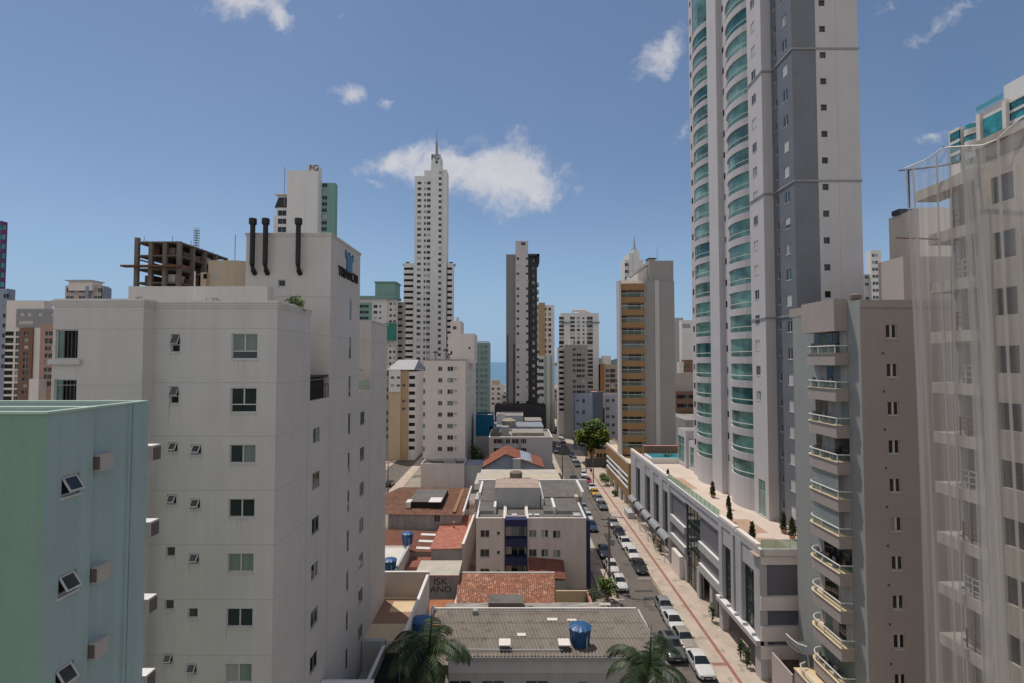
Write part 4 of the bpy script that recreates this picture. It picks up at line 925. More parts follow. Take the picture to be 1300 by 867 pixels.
# low annex of the tower at its far end
m = Bld('annex', 'low white glazed annex on the podium roof at the foot of the tall tower', 'building', (33, 93))
m.block(XT + .6, 42, T_(878), T_(868), 12.0, 17.0, TOWERW, [('L', T_(874), 14.2, 3.0, 3.6, 'green')]); m.block(XT + .2, 42, T_(868) + .01, T_(858), 12.0, 18.6, TOWERW, [('L', T_(862), 15, 3.4, 4.6, 'green')]); m.done()
# ------------------------------------------------------------------ podium along the street
XF = 24.2; F_ = lambda px: ya(px, XF); ZP = 12.9
yn, yfar = F_(961.5), F_(800)
b = Bld('podium_building', 'long pale podium with tall dark windows lining the right sidewalk under the tall tower', 'building', (30, 75))
def bay(p0, p1): return F_(p1), F_(p0)
b.wall.prism([(XF, yn), (48, yn + .0), (48, yfar), (XF, yfar)][0:0] or [(XF + .62, yn + .62), (48, yn + .62), (48, yfar), (XF + .62, yfar)], 3.9, ZP - .95, STONEP)
b.roof.poly([(XF + .3, yn + .3, ZP - .9), (48, yn + .3, ZP - .9), (48, yfar, ZP - .9), (XF + .3, yfar, ZP - .9)], TERRACE)
# ground floor set back, shops behind columns
b.wall.prism([(XF + 2.6, yn + 1.5), (48, yn + 1.5), (48, yfar), (XF + 2.6, yfar)], 0, 3.9, paint('shop wall', (.46, .42, .37)))
def panel(y0, y1, z0, z1, m, x0=None, x1=None): b.wall.box(XF if x0 is None else x0, XF + .6 if x1 is None else x1, y0, y1, z0, z1, m)
glz = []
def tallbay(p0, p1, z0=3.9, z1=10.2):                # dark glass strip between stone pilasters
    a, c = bay(p0, p1); g = MB(); g.box(XF + .38, XF + .44, a, c, z0, z1, GLASSP)
    n = max(1, round((c - a) / 1.3))
    for i in range(n + 1): yy = a + (c - a) * i / n; g.box(XF + .33, XF + .37, yy - .03, yy + .03, z0, z1, DGREY)
    for k in range(5): z = z0 + (z1 - z0) * k / 5; g.box(XF + .33, XF + .372, a, c, z, z + .05, DGREY)
    b.part('window_bay', g); panel(a, c, z1, ZP - .9, STONEP); glz.append((a, c))
def tilebay(p0, p1, lo=3.9):
    a, c = bay(p0, p1)
    panel(a, c, lo, ZP - 1.9, TILEP, XF + .22); panel(a, c, ZP - 1.9, ZP - .9, STONEP)
    for z in (lo, lo + 2.75):
        o = MB(); o.box(XF - .10, XF + .3, a + .01, c - .01, z - .02, z + 1.0, STONEP, top=FARW); b.part('ledge', o)
def pil(p0, p1, z0=0, o=.12):
    a, c = bay(p0, p1); panel(a, c, z0, ZP - .9, STONEP, XF - o, XF + .6)
seq = [('P', 800.5, 806.5), ('T', 806.5, 812), ('P', 812, 818), ('T', 818, 824.5), ('P', 824.5, 829), ('T', 829, 835.5), ('P', 835.5, 840), ('T', 840, 846.5), ('P', 846.5, 849),
       ('G', 849, 867), ('T', 867, 884), ('G', 884, 910), ('P', 910, 914), ('T', 914, 925), ('P', 925, 928), ('T2', 928, 931), ('P', 931, 938), ('T', 938, 954), ('P', 954, 961)]
for kind, p0, p1 in seq:
    if kind == 'P': pil(p0, p1, 0 if p0 in (846.5, 910, 954) else 3.2)
    elif kind == 'T': tallbay(p0, p1, 0.2 if p0 == 867 else 3.9, 11.2 if p0 == 867 else (10.4 if p0 < 900 else 10.0))
    elif kind == 'T2': a, c = bay(p0, p1); panel(a, c, 3.9, ZP - 1, GREY, XF + .2)
    else: tilebay(p0, p1)
# near end face
b.wall.box(XF + .004, 27.9, yn - .02, yn + .6, ZP - 1.75, ZP - .9, OFFW)
zz = [ZP - 1.75]
for (p0, p1, mt, o) in ((717.5, 757, TILEP, .3), (757, 774, OFFW, 0), (774, 795, TILEP, .3), (795, 813, OFFW, 0), (813, 836, TILEP, .3), (836, 890, OFFW, 0)):
    z1_, z0_ = za(p0, yn), za(p1, yn)
    b.wall.box(XF + o + (.002 if o else -.1), 40, yn + o - (0 if o else .1), yn + .9, max(z0_, 3.4), z1_, mt)
b.wall.box(XF + .3, XF + 1.2, yn + .3, yn + 1.2, 0, 3.5, OFFW)
# parapet of the roof terrace with green glass
b.wall.box(XF - .1, XF + .28, yn - .1, yfar, ZP - .899, ZP - .25, STONEP, FARW); b.wall.box(XF + .282, 48, yn - .1, yn + .28, ZP - .899, ZP - .25, OFFW)
for (p0, p1, h) in ((800, 846, .45), (910, 930, .35), (932, 958, .3)): a, c = bay(p0, p1); b.wall.box(XF - .12, XF + .40, a, c, ZP - .25, ZP - .25 + h, OFFW)
b.done()
g = MB()
for (p0, p1) in ((846.5, 909),):
    a, c = bay(p0, p1); g.box(XF + .08, XF + .11, a, c, ZP - .25, ZP + .62, CLEARGG)
    n = int((c - a) / 1.4)
    for i in range(n + 1): yy = a + (c - a) * i / n; g.box(XF + .06, XF + .13, yy - .02, yy + .02, ZP - .25, ZP + .66, RAILW)
g.box(XF + .1, 40, yn + .08, yn + .11, ZP - .25, ZP + .62, CLEARGG)
for i in range(12): x = XF + .1 + 1.4 * i; g.box(x - .02, x + .02, yn + .06, yn + .13, ZP - .25, ZP + .66, RAILW)
g.box(XF + .1, 40, yn + .075, yn + .115, ZP + .62, ZP + .66, RAILW)
b.part('glass_parapet', g)
# canopies over the ground floor openings
CANOPY = clear('canopy glass', (.42, .45, .46), .7)
a, c = bay(800.5, 850); n = 5
for i in range(n):
    g = MB(); y0, y1 = a + (c - a) * i / n + .5, a + (c - a) * (i + 1) / n - .5
    g.grid([[(XF - .95 * math.sin(math.pi * .5 * t / 5), yy, 4.1 - .7 * (1 - math.cos(math.pi * .5 * t / 5))) for t in range(6)] for yy in (y0, (y0 + y1) / 2, y1)], CANOPY)
    for yy in (y0, y1): g.box(XF - .95, XF - .87, yy - .04, yy + .04, .13, 3.4, STONEP)
    b.part('canopy', g, 50)
a, c = bay(910, 961); g = MB(); g.box(XF - .55, XF + .2, a, c, 3.35, 3.85, STONEP, FARW)
for i in range(5): yy = a + (c - a) * (i + .5) / 5; g.box(XF - .5, XF + .0, yy - .06, yy + .06, 3.852, 4.1, STONEP)
b.part('canopy', g)
g = MB()
for px in (881.5, 897.5, 866): a = F_(px); g.box(XF + .1, XF + .75, a - .4, a + .4, 0.13, 3.9, STONEP)
b.part('column', g)
g = MB(); a, c = bay(854, 864); g.box(XF - .5, XF + .5, a, c, .13, 3.2, OFFW); b.part('kiosk_wall', g)
# terrace furnishing
def conifer(loc, h, label, dark=False):
    t = thing('potted_conifer', label, 'plant', loc, 'conifers on the podium terrace')
    m = MB(); m.lathe(loc[0], loc[1], [(.24, loc[2]), (.34, loc[2] + .45), (.30, loc[2] + .45)], 10, TERRA); m.build('pot', t)
    m = MB(); rnd = random.Random(int(loc[1] * 10))
    for i in range(260):
        f = rnd.random(); r = (.44 * h / 2) * (1 - f) ** .8 * (rnd.random() ** .5) + .04; a = rnd.random() * 6.283
        c = Vector((loc[0] + r * math.cos(a), loc[1] + r * math.sin(a), loc[2] + .45 + f * h))
        d = Vector((rnd.gauss(0, 1), rnd.gauss(0, 1), rnd.gauss(.8, 1))).normalized() * rnd.uniform(.10, .22); e = d.cross(Vector((rnd.gauss(0, 1), rnd.gauss(0, 1), rnd.gauss(0, 1)))).normalized() * .05
        m.poly([c - d - e, c - d + e, c + d + e, c + d - e], LEAFC if rnd.random() < .6 else LEAFB)
    m.build('foliage', t)
def leaf(name, col, rough=.6):
    m, t, b_ = newmat(name); oi = N(t, 'ShaderNodeNewGeometry'); n = N(t, 'ShaderNodeTexNoise'); n.inputs['Scale'].default_value = 1.1; L(t, oi.outputs['Position'], n.inputs['Vector'])
    mr = N(t, 'ShaderNodeMapRange'); L(t, n.outputs['Fac'], mr.inputs[0]); mr.inputs[1].default_value = .3; mr.inputs[2].default_value = .7; mr.inputs[3].default_value = .6; mr.inputs[4].default_value = 1.35
    v = N(t, 'ShaderNodeVectorMath', operation='SCALE'); v.inputs[0].default_value = col; L(t, mr.outputs[0], v.inputs['Scale']); L(t, v.outputs[0], b_.inputs['Base Color'])
    b_.inputs['Roughness'].default_value = rough; b_.inputs['Specular IOR Level'].default_value = .3; b_.inputs['Subsurface Weight'].default_value = 0
    return m
LEAFA = leaf('leaf mid green', (.075, .14, .025)); LEAFB = leaf('leaf dark green', (.022, .05, .014)); LEAFY = leaf('leaf yellow green', (.23, .27, .045)); LEAFC = leaf('conifer green', (.085, .085, .03))
LEAFP = leaf('palm green', (.016, .032, .012), .5); LEAFP2 = leaf('palm light green', (.05, .07, .022), .5); BARK = paint('bark', (.10, .075, .055), var=.3, streak=.3); PALMB = paint('palm trunk', (.17, .14, .11), var=.2)
for (px, py, h, lb) in ((905, 627, 1.7, 'conifer in a pot against the strip wall of the tall tower'), (925, 642, 1.2, 'small conifer in a pot at the corner between the curved balcony bases'), (926.5, 658, 1.3, 'conifer in a pot at the terrace edge near the podium glass step'),
                        (955, 682, 1.5, 'lowest conifer in a pot beside the brown terrace square near the front'), (995, 672, 1.7, 'conifer in a pot by the grey tiled wall, left of a pair'), (1006, 680, 1.8, 'conifer in a pot by the grey tiled wall, right of a pair'), (848, 606, 1.3, 'conifer in a pot far along the terrace before the pool')):
    x, y = onZ(px, py + 4, 12.0); conifer((x, y, 12.0), h, lb)
m = MB()
for (px, py, w, d) in ((945, 667, 3.2, 5), (973, 689, 3.2, 3.2), (980, 702, 3.8, 1.6), (866, 613, 2.4, 7)):
    x, y = onZ(px, py, 12.0); m.poly([(x - w / 2, y - d / 2, 12.006), (x + w / 2, y - d / 2, 12.006), (x + w / 2, y + d / 2, 12.006), (x - w / 2, y + d / 2, 12.006)], TERRB)
tag(m.build('terrace_paving'), kind='structure')
p = thing('swimming_pool', 'blue rooftop pool with brown rim between the gold tower and the tall tower', 'pool', (30, 104, 12))
x0, y0 = onZ(818, 577, 13.0); x1, y1 = onZ(851, 572, 13.0)
y0 = 95.5; x0 = 26.2; x1 = 30
m = MB(); m.box(x0 - .6, x1 + 2.4, y0 - .3, 100.3, 12, 12.98, FARW); m.build('basin', p)
m = MB(); m.box(x0 - .2, x1 + 2, y0, 100, 12.981, 13.0, WATER); m.build('water', p)
m = MB(); m.box(x0 - .6, 40, 100.31, 101.2, 12, 14.4, BROWN, TERRA); m.build('surround', p)
def shrub(loc, r, h, label, mats, n=260, group=None, name='shrub', leafs=.16, base='stem'):
    t = thing(name, label, 'shrub', loc, group); rnd = random.Random(int(abs(loc[0] * 31 + loc[1] * 7)))
    m = MB()
    for k in range(5):
        a = rnd.random() * 6.28; m.tube([(loc[0], loc[1], loc[2]), (loc[0] + r * .4 * math.cos(a), loc[1] + r * .4 * math.sin(a), loc[2] + h * .6)], .04, 4, BARK)
    m.build('stem', t); m = MB()
    lumps = [(rnd.uniform(-.55, .55) * r, rnd.uniform(-.55, .55) * r, rnd.uniform(.35, .8) * h, rnd.uniform(.4, .62)) for _ in range(9)]
    for i in range(n):
        lx, ly, lz, lr = rnd.choice(lumps); d = Vector((rnd.gauss(0, 1), rnd.gauss(0, 1), rnd.gauss(0, 1))).normalized() * lr * rnd.uniform(.55, 1.05)
        c = Vector((loc[0] + lx + d.x * r, loc[1] + ly + d.y * r, loc[2] + max(.05, lz + d.z * h * .55)))
        nrm = Vector((rnd.gauss(0, .7), rnd.gauss(0, .7), 1)).normalized(); u = nrm.cross(Vector((rnd.gauss(0, 1), rnd.gauss(0, 1), rnd.gauss(0, 1)))).normalized() * leafs * rnd.uniform(.7, 1.5); v = u.cross(nrm).normalized() * leafs * .55
        m.poly([c - u, c + v, c + u, c - v], mats[0] if rnd.random() < .5 else rnd.choice(mats))
    m.build('foliage', t); return t
x, y = onZ(845, 586, 12.0)
shrub((x + .5, y, 12), 1.5, 1.6, 'planting mound with agaves beside the rooftop pool', [LEAFB, LEAFA], 160)
# ------------------------------------------------------------------ gold parking deck beyond the podium
XD = 24.1; yd0, yd1 = 105.6, 132.0
b = Bld('parking_deck', 'gold ochre parking deck with white bands below the gold balcony tower', 'building', (30, 118))
zd = onX(799, 590, XD)[1]
b.wall.box(XD, 45, yd0, yd1, zd - 2.2, zd, GOLD, CREAMF); b.wall.box(XD + .6, 45, yd0 + .01, yd1 - .01, 3.3, zd - 2.2, DGREY); b.wall.box(XD + .02, 45, yd0 + .05, yd1, 2.6, 4.2, GOLD); b.wall.box(XD + 3, 45, yd0 + 1, yd1 - 1, 0, 2.6, BEIGE)
b.wall.box(XD - .3, XD + .5, yd0 - .3, yd0 + .7, 2.0, zd + .4, GOLD)
for z in (zd - 2.9, zd - 4.1, zd - 5.3): 
    m = MB(); m.box(XD - .1, XD + .3, yd0 + .8, yd1 - 1, z, z + .42, FARW); b.part('ledge', m)
m = MB()
for k in range(6): yy = yd0 + 2 + 5 * k; m.box(XD + .2, XD + .8, yy - .3, yy + .3, 0, 2.6, OFFW)
b.part('column', m); b.wall.box(XD + .01, XD + .3, yd0, yd1, zd, zd + .5, OFFW); b.done()
for i, (y, r, h) in enumerate(((128, 1.6, 2.4), (134, 1.4, 1.8), (118, 1.0, 1.3))): shrub((XD - .6, y, .13), r, h, ('round clipped shrub under the gold parking deck', 'darker shrub past the far end of the gold parking deck', 'low shrub midway along the gold parking deck')[i], [LEAFA, LEAFB, LEAFY], 520)
m = MB(); m.box(22.6, 24.0, 101, 104.5, .13, 1.3, STONEP); tag(m.build('planter', org=(23.3, 102.7, .13)), 'pale stone planter wall at the end of the podium canopies', 'planter')
# ------------------------------------------------------------------ taupe apartment block with balconies
Y = 39.5; X0 = xa(1093, Y); yc = ya(1077, X0); XB = xa(1060, yc); yb = ya(1018.5, XB)
b = Bld('apartment_building', 'taupe block with stacked white-railed balconies on the right', 'building', (31, 45))
zt = za(381, Y); zw = [za(421, Y) - 2.93 * k for k in range(11)]
b.block(X0, 38, Y, 49, 0, zt, TAUPE, [('F', xa(1132.5, Y), z, .86, 1.05, 'twinc' if i == 5 else 'twin') for i, z in enumerate(zw)], par=.4, mats={'L': paint('grey green column', (.30, .31, .30))})
b.wall.box(X0 - .02, 38, Y - .07, Y - .002, zt - .62, zt - .02, TAUPE)
for i, z in enumerate(zw):
    m = MB(); x = xa(1121, Y); m.lathe(x, Y - .01, [(.07, z - 1.7), (.07, z - 1.55)], 6, DGREY); b.part('vent', m)
    b.wall.box(xa(1132.5, Y) - .62, xa(1132.5, Y) + .62, Y - .02, Y - .003, z - .68, z - .56, TAUPE)
b.strip('F', Y, X0, 38, za(650, Y), .03)
b.block(X0 - .02, 36, 46.0, 49.5, zt - .6, zt + .2, TAUPE)
# balcony stack
def bal_plan(off=0, n=5, xoff=0):
    r = 1.1; pts = [(X0 - .01, yc), (XB - off, yc - off)]
    for k in range(n + 1): a = R(180 - 90 * k / n); pts.append((XB - off + r + (r + 0) * math.cos(a), yb - r + (r + off) * math.sin(a)))
    pts.append((X0 - .01, yb + off)); return pts[::-1]
bt = [za(447, yc) - 2.9 * k for k in range(11)]
m = MB(); m.box(XB, X0 + .0, yc, yb, za(420.5, yc), zt + .25, TAUPE); b.part('roof_box', m)
ctypes = [None, GLASSB, GLASS, CURTW, CURT, CURTW, None, None, CURT, CURTW, None]
for k, z in enumerate(bt):
    if z < 1.2: continue
    m = MB(); P = bal_plan(); m.prism(P, z - 1.02, z - .06, TAUPE); m.prism([(x - .03 if x < X0 - .1 else x, y) for x, y in bal_plan(.04)], z - .059, z, CREAMF if k > 3 else TAUPE, CREAMF)
    o = m.build('balcony', b.o); m = MB()
    Q = [(x, y) for x, y in bal_plan(-.05)][::-1]
    m.tube([(x, y, z + .56) for x, y in Q], .055, 6, RAILW)
    m.grid([[(x, y, z + .02) for x, y in Q], [(x, y, z + .52) for x, y in Q]], CLEARG)
    for (x, y) in (Q[1], (Q[1][0], (yc + yb) / 2), (Q[2])): m.box(x - .03, x + .03, y - .03, y + .03, z, z + .54, RAILW)
    m.build('railing', o)
    m = MB(); xin = X0 - .012                           # glazed doors and curtains behind
    rnd = random.Random(k * 3 + 1); ys_ = [yc + .1 + (yb - yc - .2) * i / 5 for i in range(6)]
    for i in range(5): m.box(xin - .06, xin - .0, ys_[i], ys_[i + 1] - .05, z - .05, z + 1.86, rnd.choice((GLASS, CURTW, CURT, CURTW, GLASSB)) if k not in (4, 5, 9) else rnd.choice((CURT, CURTW)))
    m.build('glazing', o)
    if k in (4, 5):
        m = MB(); Q2 = bal_plan(-.12)[::-1]; m.grid([[(x, y, z + .05) for x, y in Q2[1:]], [(x, y, z + 1.85) for x, y in Q2[1:]]], clear('enclosed balcony glass', (.35, .42, .42), .6)); m.build('enclosure', o)
    elif k < 4 or k in (6, 9):
        m = MB()
        for q in range(3): yy = yc + .8 + q * 1.1 + rnd.random() * .4; m.box(XB + .25, XB + .65, yy, yy + .4, z, z + .4, DGREY); m.box(XB + .25, XB + .3, yy, yy + .4, z + .4, z + .85, DGREY)
        m.build('balcony_chair', o)
m = MB(); m.lathe(X0 + .5, Y + 1.2, [(.28, zt - .4), (.28, zt + .15), (.42, zt + .2), (.44, zt + .5), (.2, zt + .62)], 12, paint('roof ventilator', (.22, .18, .15))); b.part('roof_vent', m, 40)
# lower terrace toward the street
xl = 24.6; zl = 4.25
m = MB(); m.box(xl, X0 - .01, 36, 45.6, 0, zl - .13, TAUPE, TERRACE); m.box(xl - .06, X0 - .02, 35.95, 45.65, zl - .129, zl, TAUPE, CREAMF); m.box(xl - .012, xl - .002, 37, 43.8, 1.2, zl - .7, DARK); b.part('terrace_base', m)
m = MB(); pts = [(xl + .06, 36.2), (xl + .06, 44.6), (xl + .3, 45.2), (xl + .9, 45.5)]
m.tube([(x, y, zl + .55) for x, y in pts], .055, 6, RAILW); m.grid([[(x, y, zl + .02) for x, y in pts], [(x, y, zl + .5) for x, y in pts]], CLEARG); b.part('terrace_railing', m)
m = MB(); P = [(X0 - .02, 45.7), (xl + 1.2, 45.7), (xl + .65, 46.2), (xl + .5, 47.0), (xl + .5, 47.8), (X0 - .02, 47.8)]; m.prism(P[::-1], 5.24, 5.34, TAUPE, DGREY); m.tube([(x, y, 6.0) for x, y in P[1:5]], .055, 6, RAILW); m.grid([[(x, y, 5.4) for x, y in P[1:5]], [(x, y, 5.95) for x, y in P[1:5]]], CLEARG); b.part('balcony', m)
m = MB(); m.box(xl - .02, xl + .13, 46, 49.5, .1, 3.4, BEIGE); b.part('side_wall', m)
b.done()
# blocks behind it
Y = 50
b = Bld('apartment_building', 'taupe stair tower behind the roof of the balcony block', 'building', (xa(1145, Y), 54))
xs_ = xa(1150, 48); b.block(xs_, xs_ + 8, 48, ya(1118, xs_), 0, za(330, 49.5), TAUPE, mats={'L': BEIGE}); b.done()  # left face given a lighter paint to stand for the sun on it
b = Bld('apartment_building', 'beige block rising behind the taupe stair tower beside the netting', 'building', (52, 64)); xs_ = 46.1; z_ = onX(1150, 270, xs_)[1]
b.block(xs_, xs_ + 14, ya(1172, xs_), ya(1133, xs_), 0, z_, paint('weathered beige render', (.76, .68, .60), streak=.25), (), par=.4); b.done()
m = MB(); m.box(xs_ - .3, xs_ + 2, ya(1150, xs_), ya(1140, xs_), z_ + .01, z_ + .6, DGREY); b.part('roof_cover', m)
b = tower('small distant white tower between the tall tower and the taupe stair tower', 210, 1109, 1122, 318, 3, FARW, [(1112, 1.1, 1.2, 'far'), (1116, 1.1, 1.2, 'far')], rows=12, dz=2.9); b.block(xa(1102, 210), xa(1109, 210), 211, 213, 0, za(348, 210), LGREY, [('F', xa(1103, 211), za(352 + 9 * k, 210), 1.6, 1.2, 'far') for k in range(6)]); b.done()
# ------------------------------------------------------------------ building under renovation wrapped in net
XN = 25.2; N_ = lambda px: ya(px, XN)
yn1 = N_(1186); zn = onX(1299, 157, XN)[1]
b = Bld('renovated_building', 'weathered beige building behind white debris netting at the right edge', 'building', (31, 24))
WEATH = paint('weathered beige', (.42, .37, .31), var=.22, streak=.35)
yw = N_(1247)
wn = []
for k in range(12):
    z = onX(1281, 236, XN)[1] - 2.92 * k
    wn += [('L', N_(1280), z, 1.2, 1.4, 'farb'), ('L', 21.5, z, 1.3, 1.4, 'farb')]
b.block(XN, 40, 17, yw, 0, zn, WEATH, wn, par=.3)
b.block(XN + 1.3, 40, yw + .01, yn1, 0, zn - .6, paint('beige loggia wall', (.36, .32, .28), streak=.3), [('L', 29.35, onX(1229, 290, XN)[1] - 2.92 * k, 1.9, 2.2, 'farb') for k in range(11)])
b.wall.box(XN + .4, XN + .95, N_(1213), N_(1208), 0, zn - 1, BEIGE)
for k in range(13):
    z = onX(1235, 262, XN)[1] + 2.0 - 2.92 * (k)
    m = MB(); m.box(XN - .15, XN + 1.31, yw - .02, N_(1186 if k else 1170), z - .62, z, WEATH, CONC); o = m.build('balcony', b.o)
    if k:
        m = MB(); 
        for h in (.35, .7, 1.0): m.box(XN, XN + .04, yw + .05, N_(1214), z + h, z + h + .04, WOODT if k % 2 else LGREY)
        for i in range(4): yy = yw + .1 + (N_(1214) - yw - .2) * i / 3; m.box(XN, XN + .05, yy - .03, yy + .03, z, z + 1.05, WOODT if k % 2 else LGREY)
        m.build('railing', o)
b.wall.box(XN - .22, 40, 17, yw + .0, zn - .35, zn + .08, WEATH)
b.done()
# poles the net hangs from and the net itself
NET = None
def netmat():
    m, t, bb = newmat('debris net'); bb.inputs['Base Color'].default_value = (.66, .64, .60, 1); bb.inputs['Roughness'].default_value = .9
    g = N(t, 'ShaderNodeNewGeometry'); mp = N(t, 'ShaderNodeMapping'); mp.inputs['Scale'].default_value = (.7, .8, .03); L(t, g.outputs['Position'], mp.inputs[0])
    n = N(t, 'ShaderNodeTexNoise'); n.inputs['Scale'].default_value = 1.6; n.inputs['Detail'].default_value = 5; L(t, mp.outputs[0], n.inputs['Vector'])
    mr = N(t, 'ShaderNodeMapRange'); L(t, n.outputs['Fac'], mr.inputs[0]); mr.inputs[1].default_value = .3; mr.inputs[2].default_value = .72; mr.inputs[3].default_value = .14; mr.inputs[4].default_value = .34
    L(t, mr.outputs[0], bb.inputs['Alpha']); return m
NET = netmat()
nt_ = thing('debris_net', 'translucent white debris net hanging in folds down the right edge', 'netting', (24.6, 24, 0))
def net(name, ytop, zt_f, xoff, folds, seed, y0, y1, ybot=None, parent=None):
    m = MB(); rnd = random.Random(seed); rows = []; nU, nZ = 150, 26; ph = [rnd.random() * 6.28 for _ in range(6)]
    for j in range(nZ + 1):
        v = j / nZ; r = []
        for i in range(nU + 1):
            u = i / nU; y = y0 + (y1 - y0) * u
            if ybot: y = y + (ybot[0] + (ybot[1] - ybot[0]) * u - y) * (1 - v) ** 1.4
            z = .3 + (zt_f(u) - .3) * v
            f = math.sin(folds * 6.28 * u + ph[0] + .8 * math.sin(3 * v + ph[1])) * .6 + .7 * abs(math.sin(folds * 1.15 * 6.28 * u + ph[2] + 1.2 * v + .5 * math.sin(2.2 * v + ph[4])))
            amp = (.14 + .16 * (1 - v)) 
            r.append((xoff + amp * f, y + .05 * f, z))
        rows.append(r)
    m.grid(rows, NET); return m.build(name, parent, 80)
ya0, ya1 = N_(1245) - .5, 16.5
XNN = XN - .95; NN = lambda px: ya(px, XNN)
TOP = [(1150, 214), (1185, 200), (1208, 184), (1236, 182), (1258, 181), (1277, 174), (1300, 153), (1345, 120)]
def topz(y):
    px = 650 + XNN * F / y
    for (a, c), (d, e) in zip(TOP, TOP[1:]):
        if px <= d or d == 1345: f = (px - a) / (d - a); return onX(px, c + (e - c) * f, XNN)[1]
def netp(pa, pb, folds, seed, pa2=None, pb2=None, xo=0.0):
    y0, y1 = NN(pa), NN(pb); net('net_panel', None, lambda u: topz(y0 + (y1 - y0) * u), XNN + xo, folds, seed, y0, y1, (NN(pa2), NN(pb2)) if pa2 else None, nt_)
netp(1241, 1158, 2.6, 5, 1246, 1172); netp(1330, 1240, 2.2, 3, 1340, 1246, .12); netp(1262, 1236, 1.6, 8, 1282, 1246, -.22)
NETF = netmat(); NETF.name = 'bunched net'
for nd in NETF.node_tree.nodes:
    if nd.type == 'MAP_RANGE': nd.inputs[3].default_value = .26; nd.inputs[4].default_value = .56
rnd = random.Random(4)
for (pt_, pb, w, xo) in ((1238, 1250, .16, .2), (1243, 1262, .20, .3), (1248, 1275, .12, .35), (1252, 1281, .20, .25), (1201, 1204, .05, .05), (1170, 1186, .07, .05), (1161, 1174, .10, .05), (1284, 1292, .08, .15), (1216, 1214, .04, .05)):
    rows = []
    for k in range(25):
        f = k / 24; yy = NN(pt_) + (NN(pb) - NN(pt_)) * f ** .8; wv = w * (.55 + .9 * f) * (1 + .25 * math.sin(5 * f + pt_)); z = (topz(NN(pt_)) - .05) * (1 - f) + .3 * f; sw = .06 * math.sin(7 * f + pb); x = XNN - xo
        rows.append([(x - .05 + sw, yy - wv, z), (x - .16 + sw, yy - wv * .3, z), (x - .03 + sw, yy + wv * .2, z), (x - .12 + sw, yy + wv, z)])
    m = MB(); m.grid(rows, NETF); m.build('fold', nt_, 80)
def netpole(pts, r, mt):
    m = MB(); m.tube([(XNN + dx, NN(px), onX(px, py, XNN)[1]) for px, py, dx in pts], r, 5, mt); m.build('support_pole', nt_)
netpole(((1150, 214, -.1), (1183, 209, .6), (1208, 200, 1.4)), .045, WOODT); netpole(((1160, 214, 0), (1160, 262, 0)), .05, DGREY); netpole(((1146, 301, -.2), (1195, 304, 1.2)), .05, WOODT); netpole(((1207, 183, -.1), (1240, 186, 1.6)), .045, WOODT)
m = MB(); m.tube([(XNN - .1, NN(px), topz(NN(px))) for px in range(1158, 1344, 6)], .04, 5, FARW); m.build('top_rope', nt_)
# far teal glass building top right: its long side recedes to the left
XK = 100.0; K_ = lambda px: ya(px, XK)
b = Bld('apartment_building', 'beige building with turquoise glass and curved balconies at the top right corner', 'building', (105, 105))
def kz(px, py): return onX(px, py, XK)[1]
def kblock(p0, p1, py, wins=(), o=0.0, mat=OFFW): b.block(XK + o, XK + 18, K_(p1) + .01, K_(p0) - .01, 0, kz((p0 + p1) / 2, py), mat, wins, par=.5)
kblock(1213, 1227, 160, [('L', K_(1221), kz(1221, q), 2.6, 2.0, 'fart') for q in (169, 184, 199)])
kblock(1227, 1249, 151, (), 1.2)
kblock(1249, 1254, 140); kblock(1254, 1283, 128, (), .5); kblock(1283, 1288, 122); kblock(1288, 1330, 112, [('L', K_(1297), kz(1297, 126 + 14 * k), 3.4, 1.6, 'fart') for k in range(3)], .8)
b.block(XK + 2, XK + 12, K_(1320), K_(1274), 60, kz(1290, 94), FARW); b.done()
m = MB(); m.box(XK + .3, XK + .46, K_(1281), K_(1256), kz(1268, 220), kz(1268, 141), GLASST); b.part('curtain_wall', m)
m = MB(); m.box(XK + .1, XK + .2, K_(1283), K_(1249), kz(1266, 128), kz(1266, 122), clear('turquoise parapet glass', (.10, .42, .42), .6)); b.part('glass_parapet', m)
for k in range(4):
    z = kz(1238, 168 + 15.5 * k); n = 8; y0, y1 = K_(1248.5), K_(1227.5); A = [(XK + 1.19 - 1.6 * math.sin(math.pi * i / n), y0 + (y1 - y0) * i / n) for i in range(n + 1)]
    m = MB(); m.prism(A[::-1], z, z + 1.3, OFFW); o = m.build('balcony', b.o)
    g = MB(); g.grid([[(x + .12, y, z + 1.3) for x, y in A], [(x + .12, y, z + 2.3) for x, y in A]], GLASST); g.build('glazing', o)
m = MB(); m.tube([(XK + 6, K_(1299), kz(1299, 112)), (XK + 6, K_(1299), kz(1299, 64))], .25, 5, BROWN); b.part('mast', m)
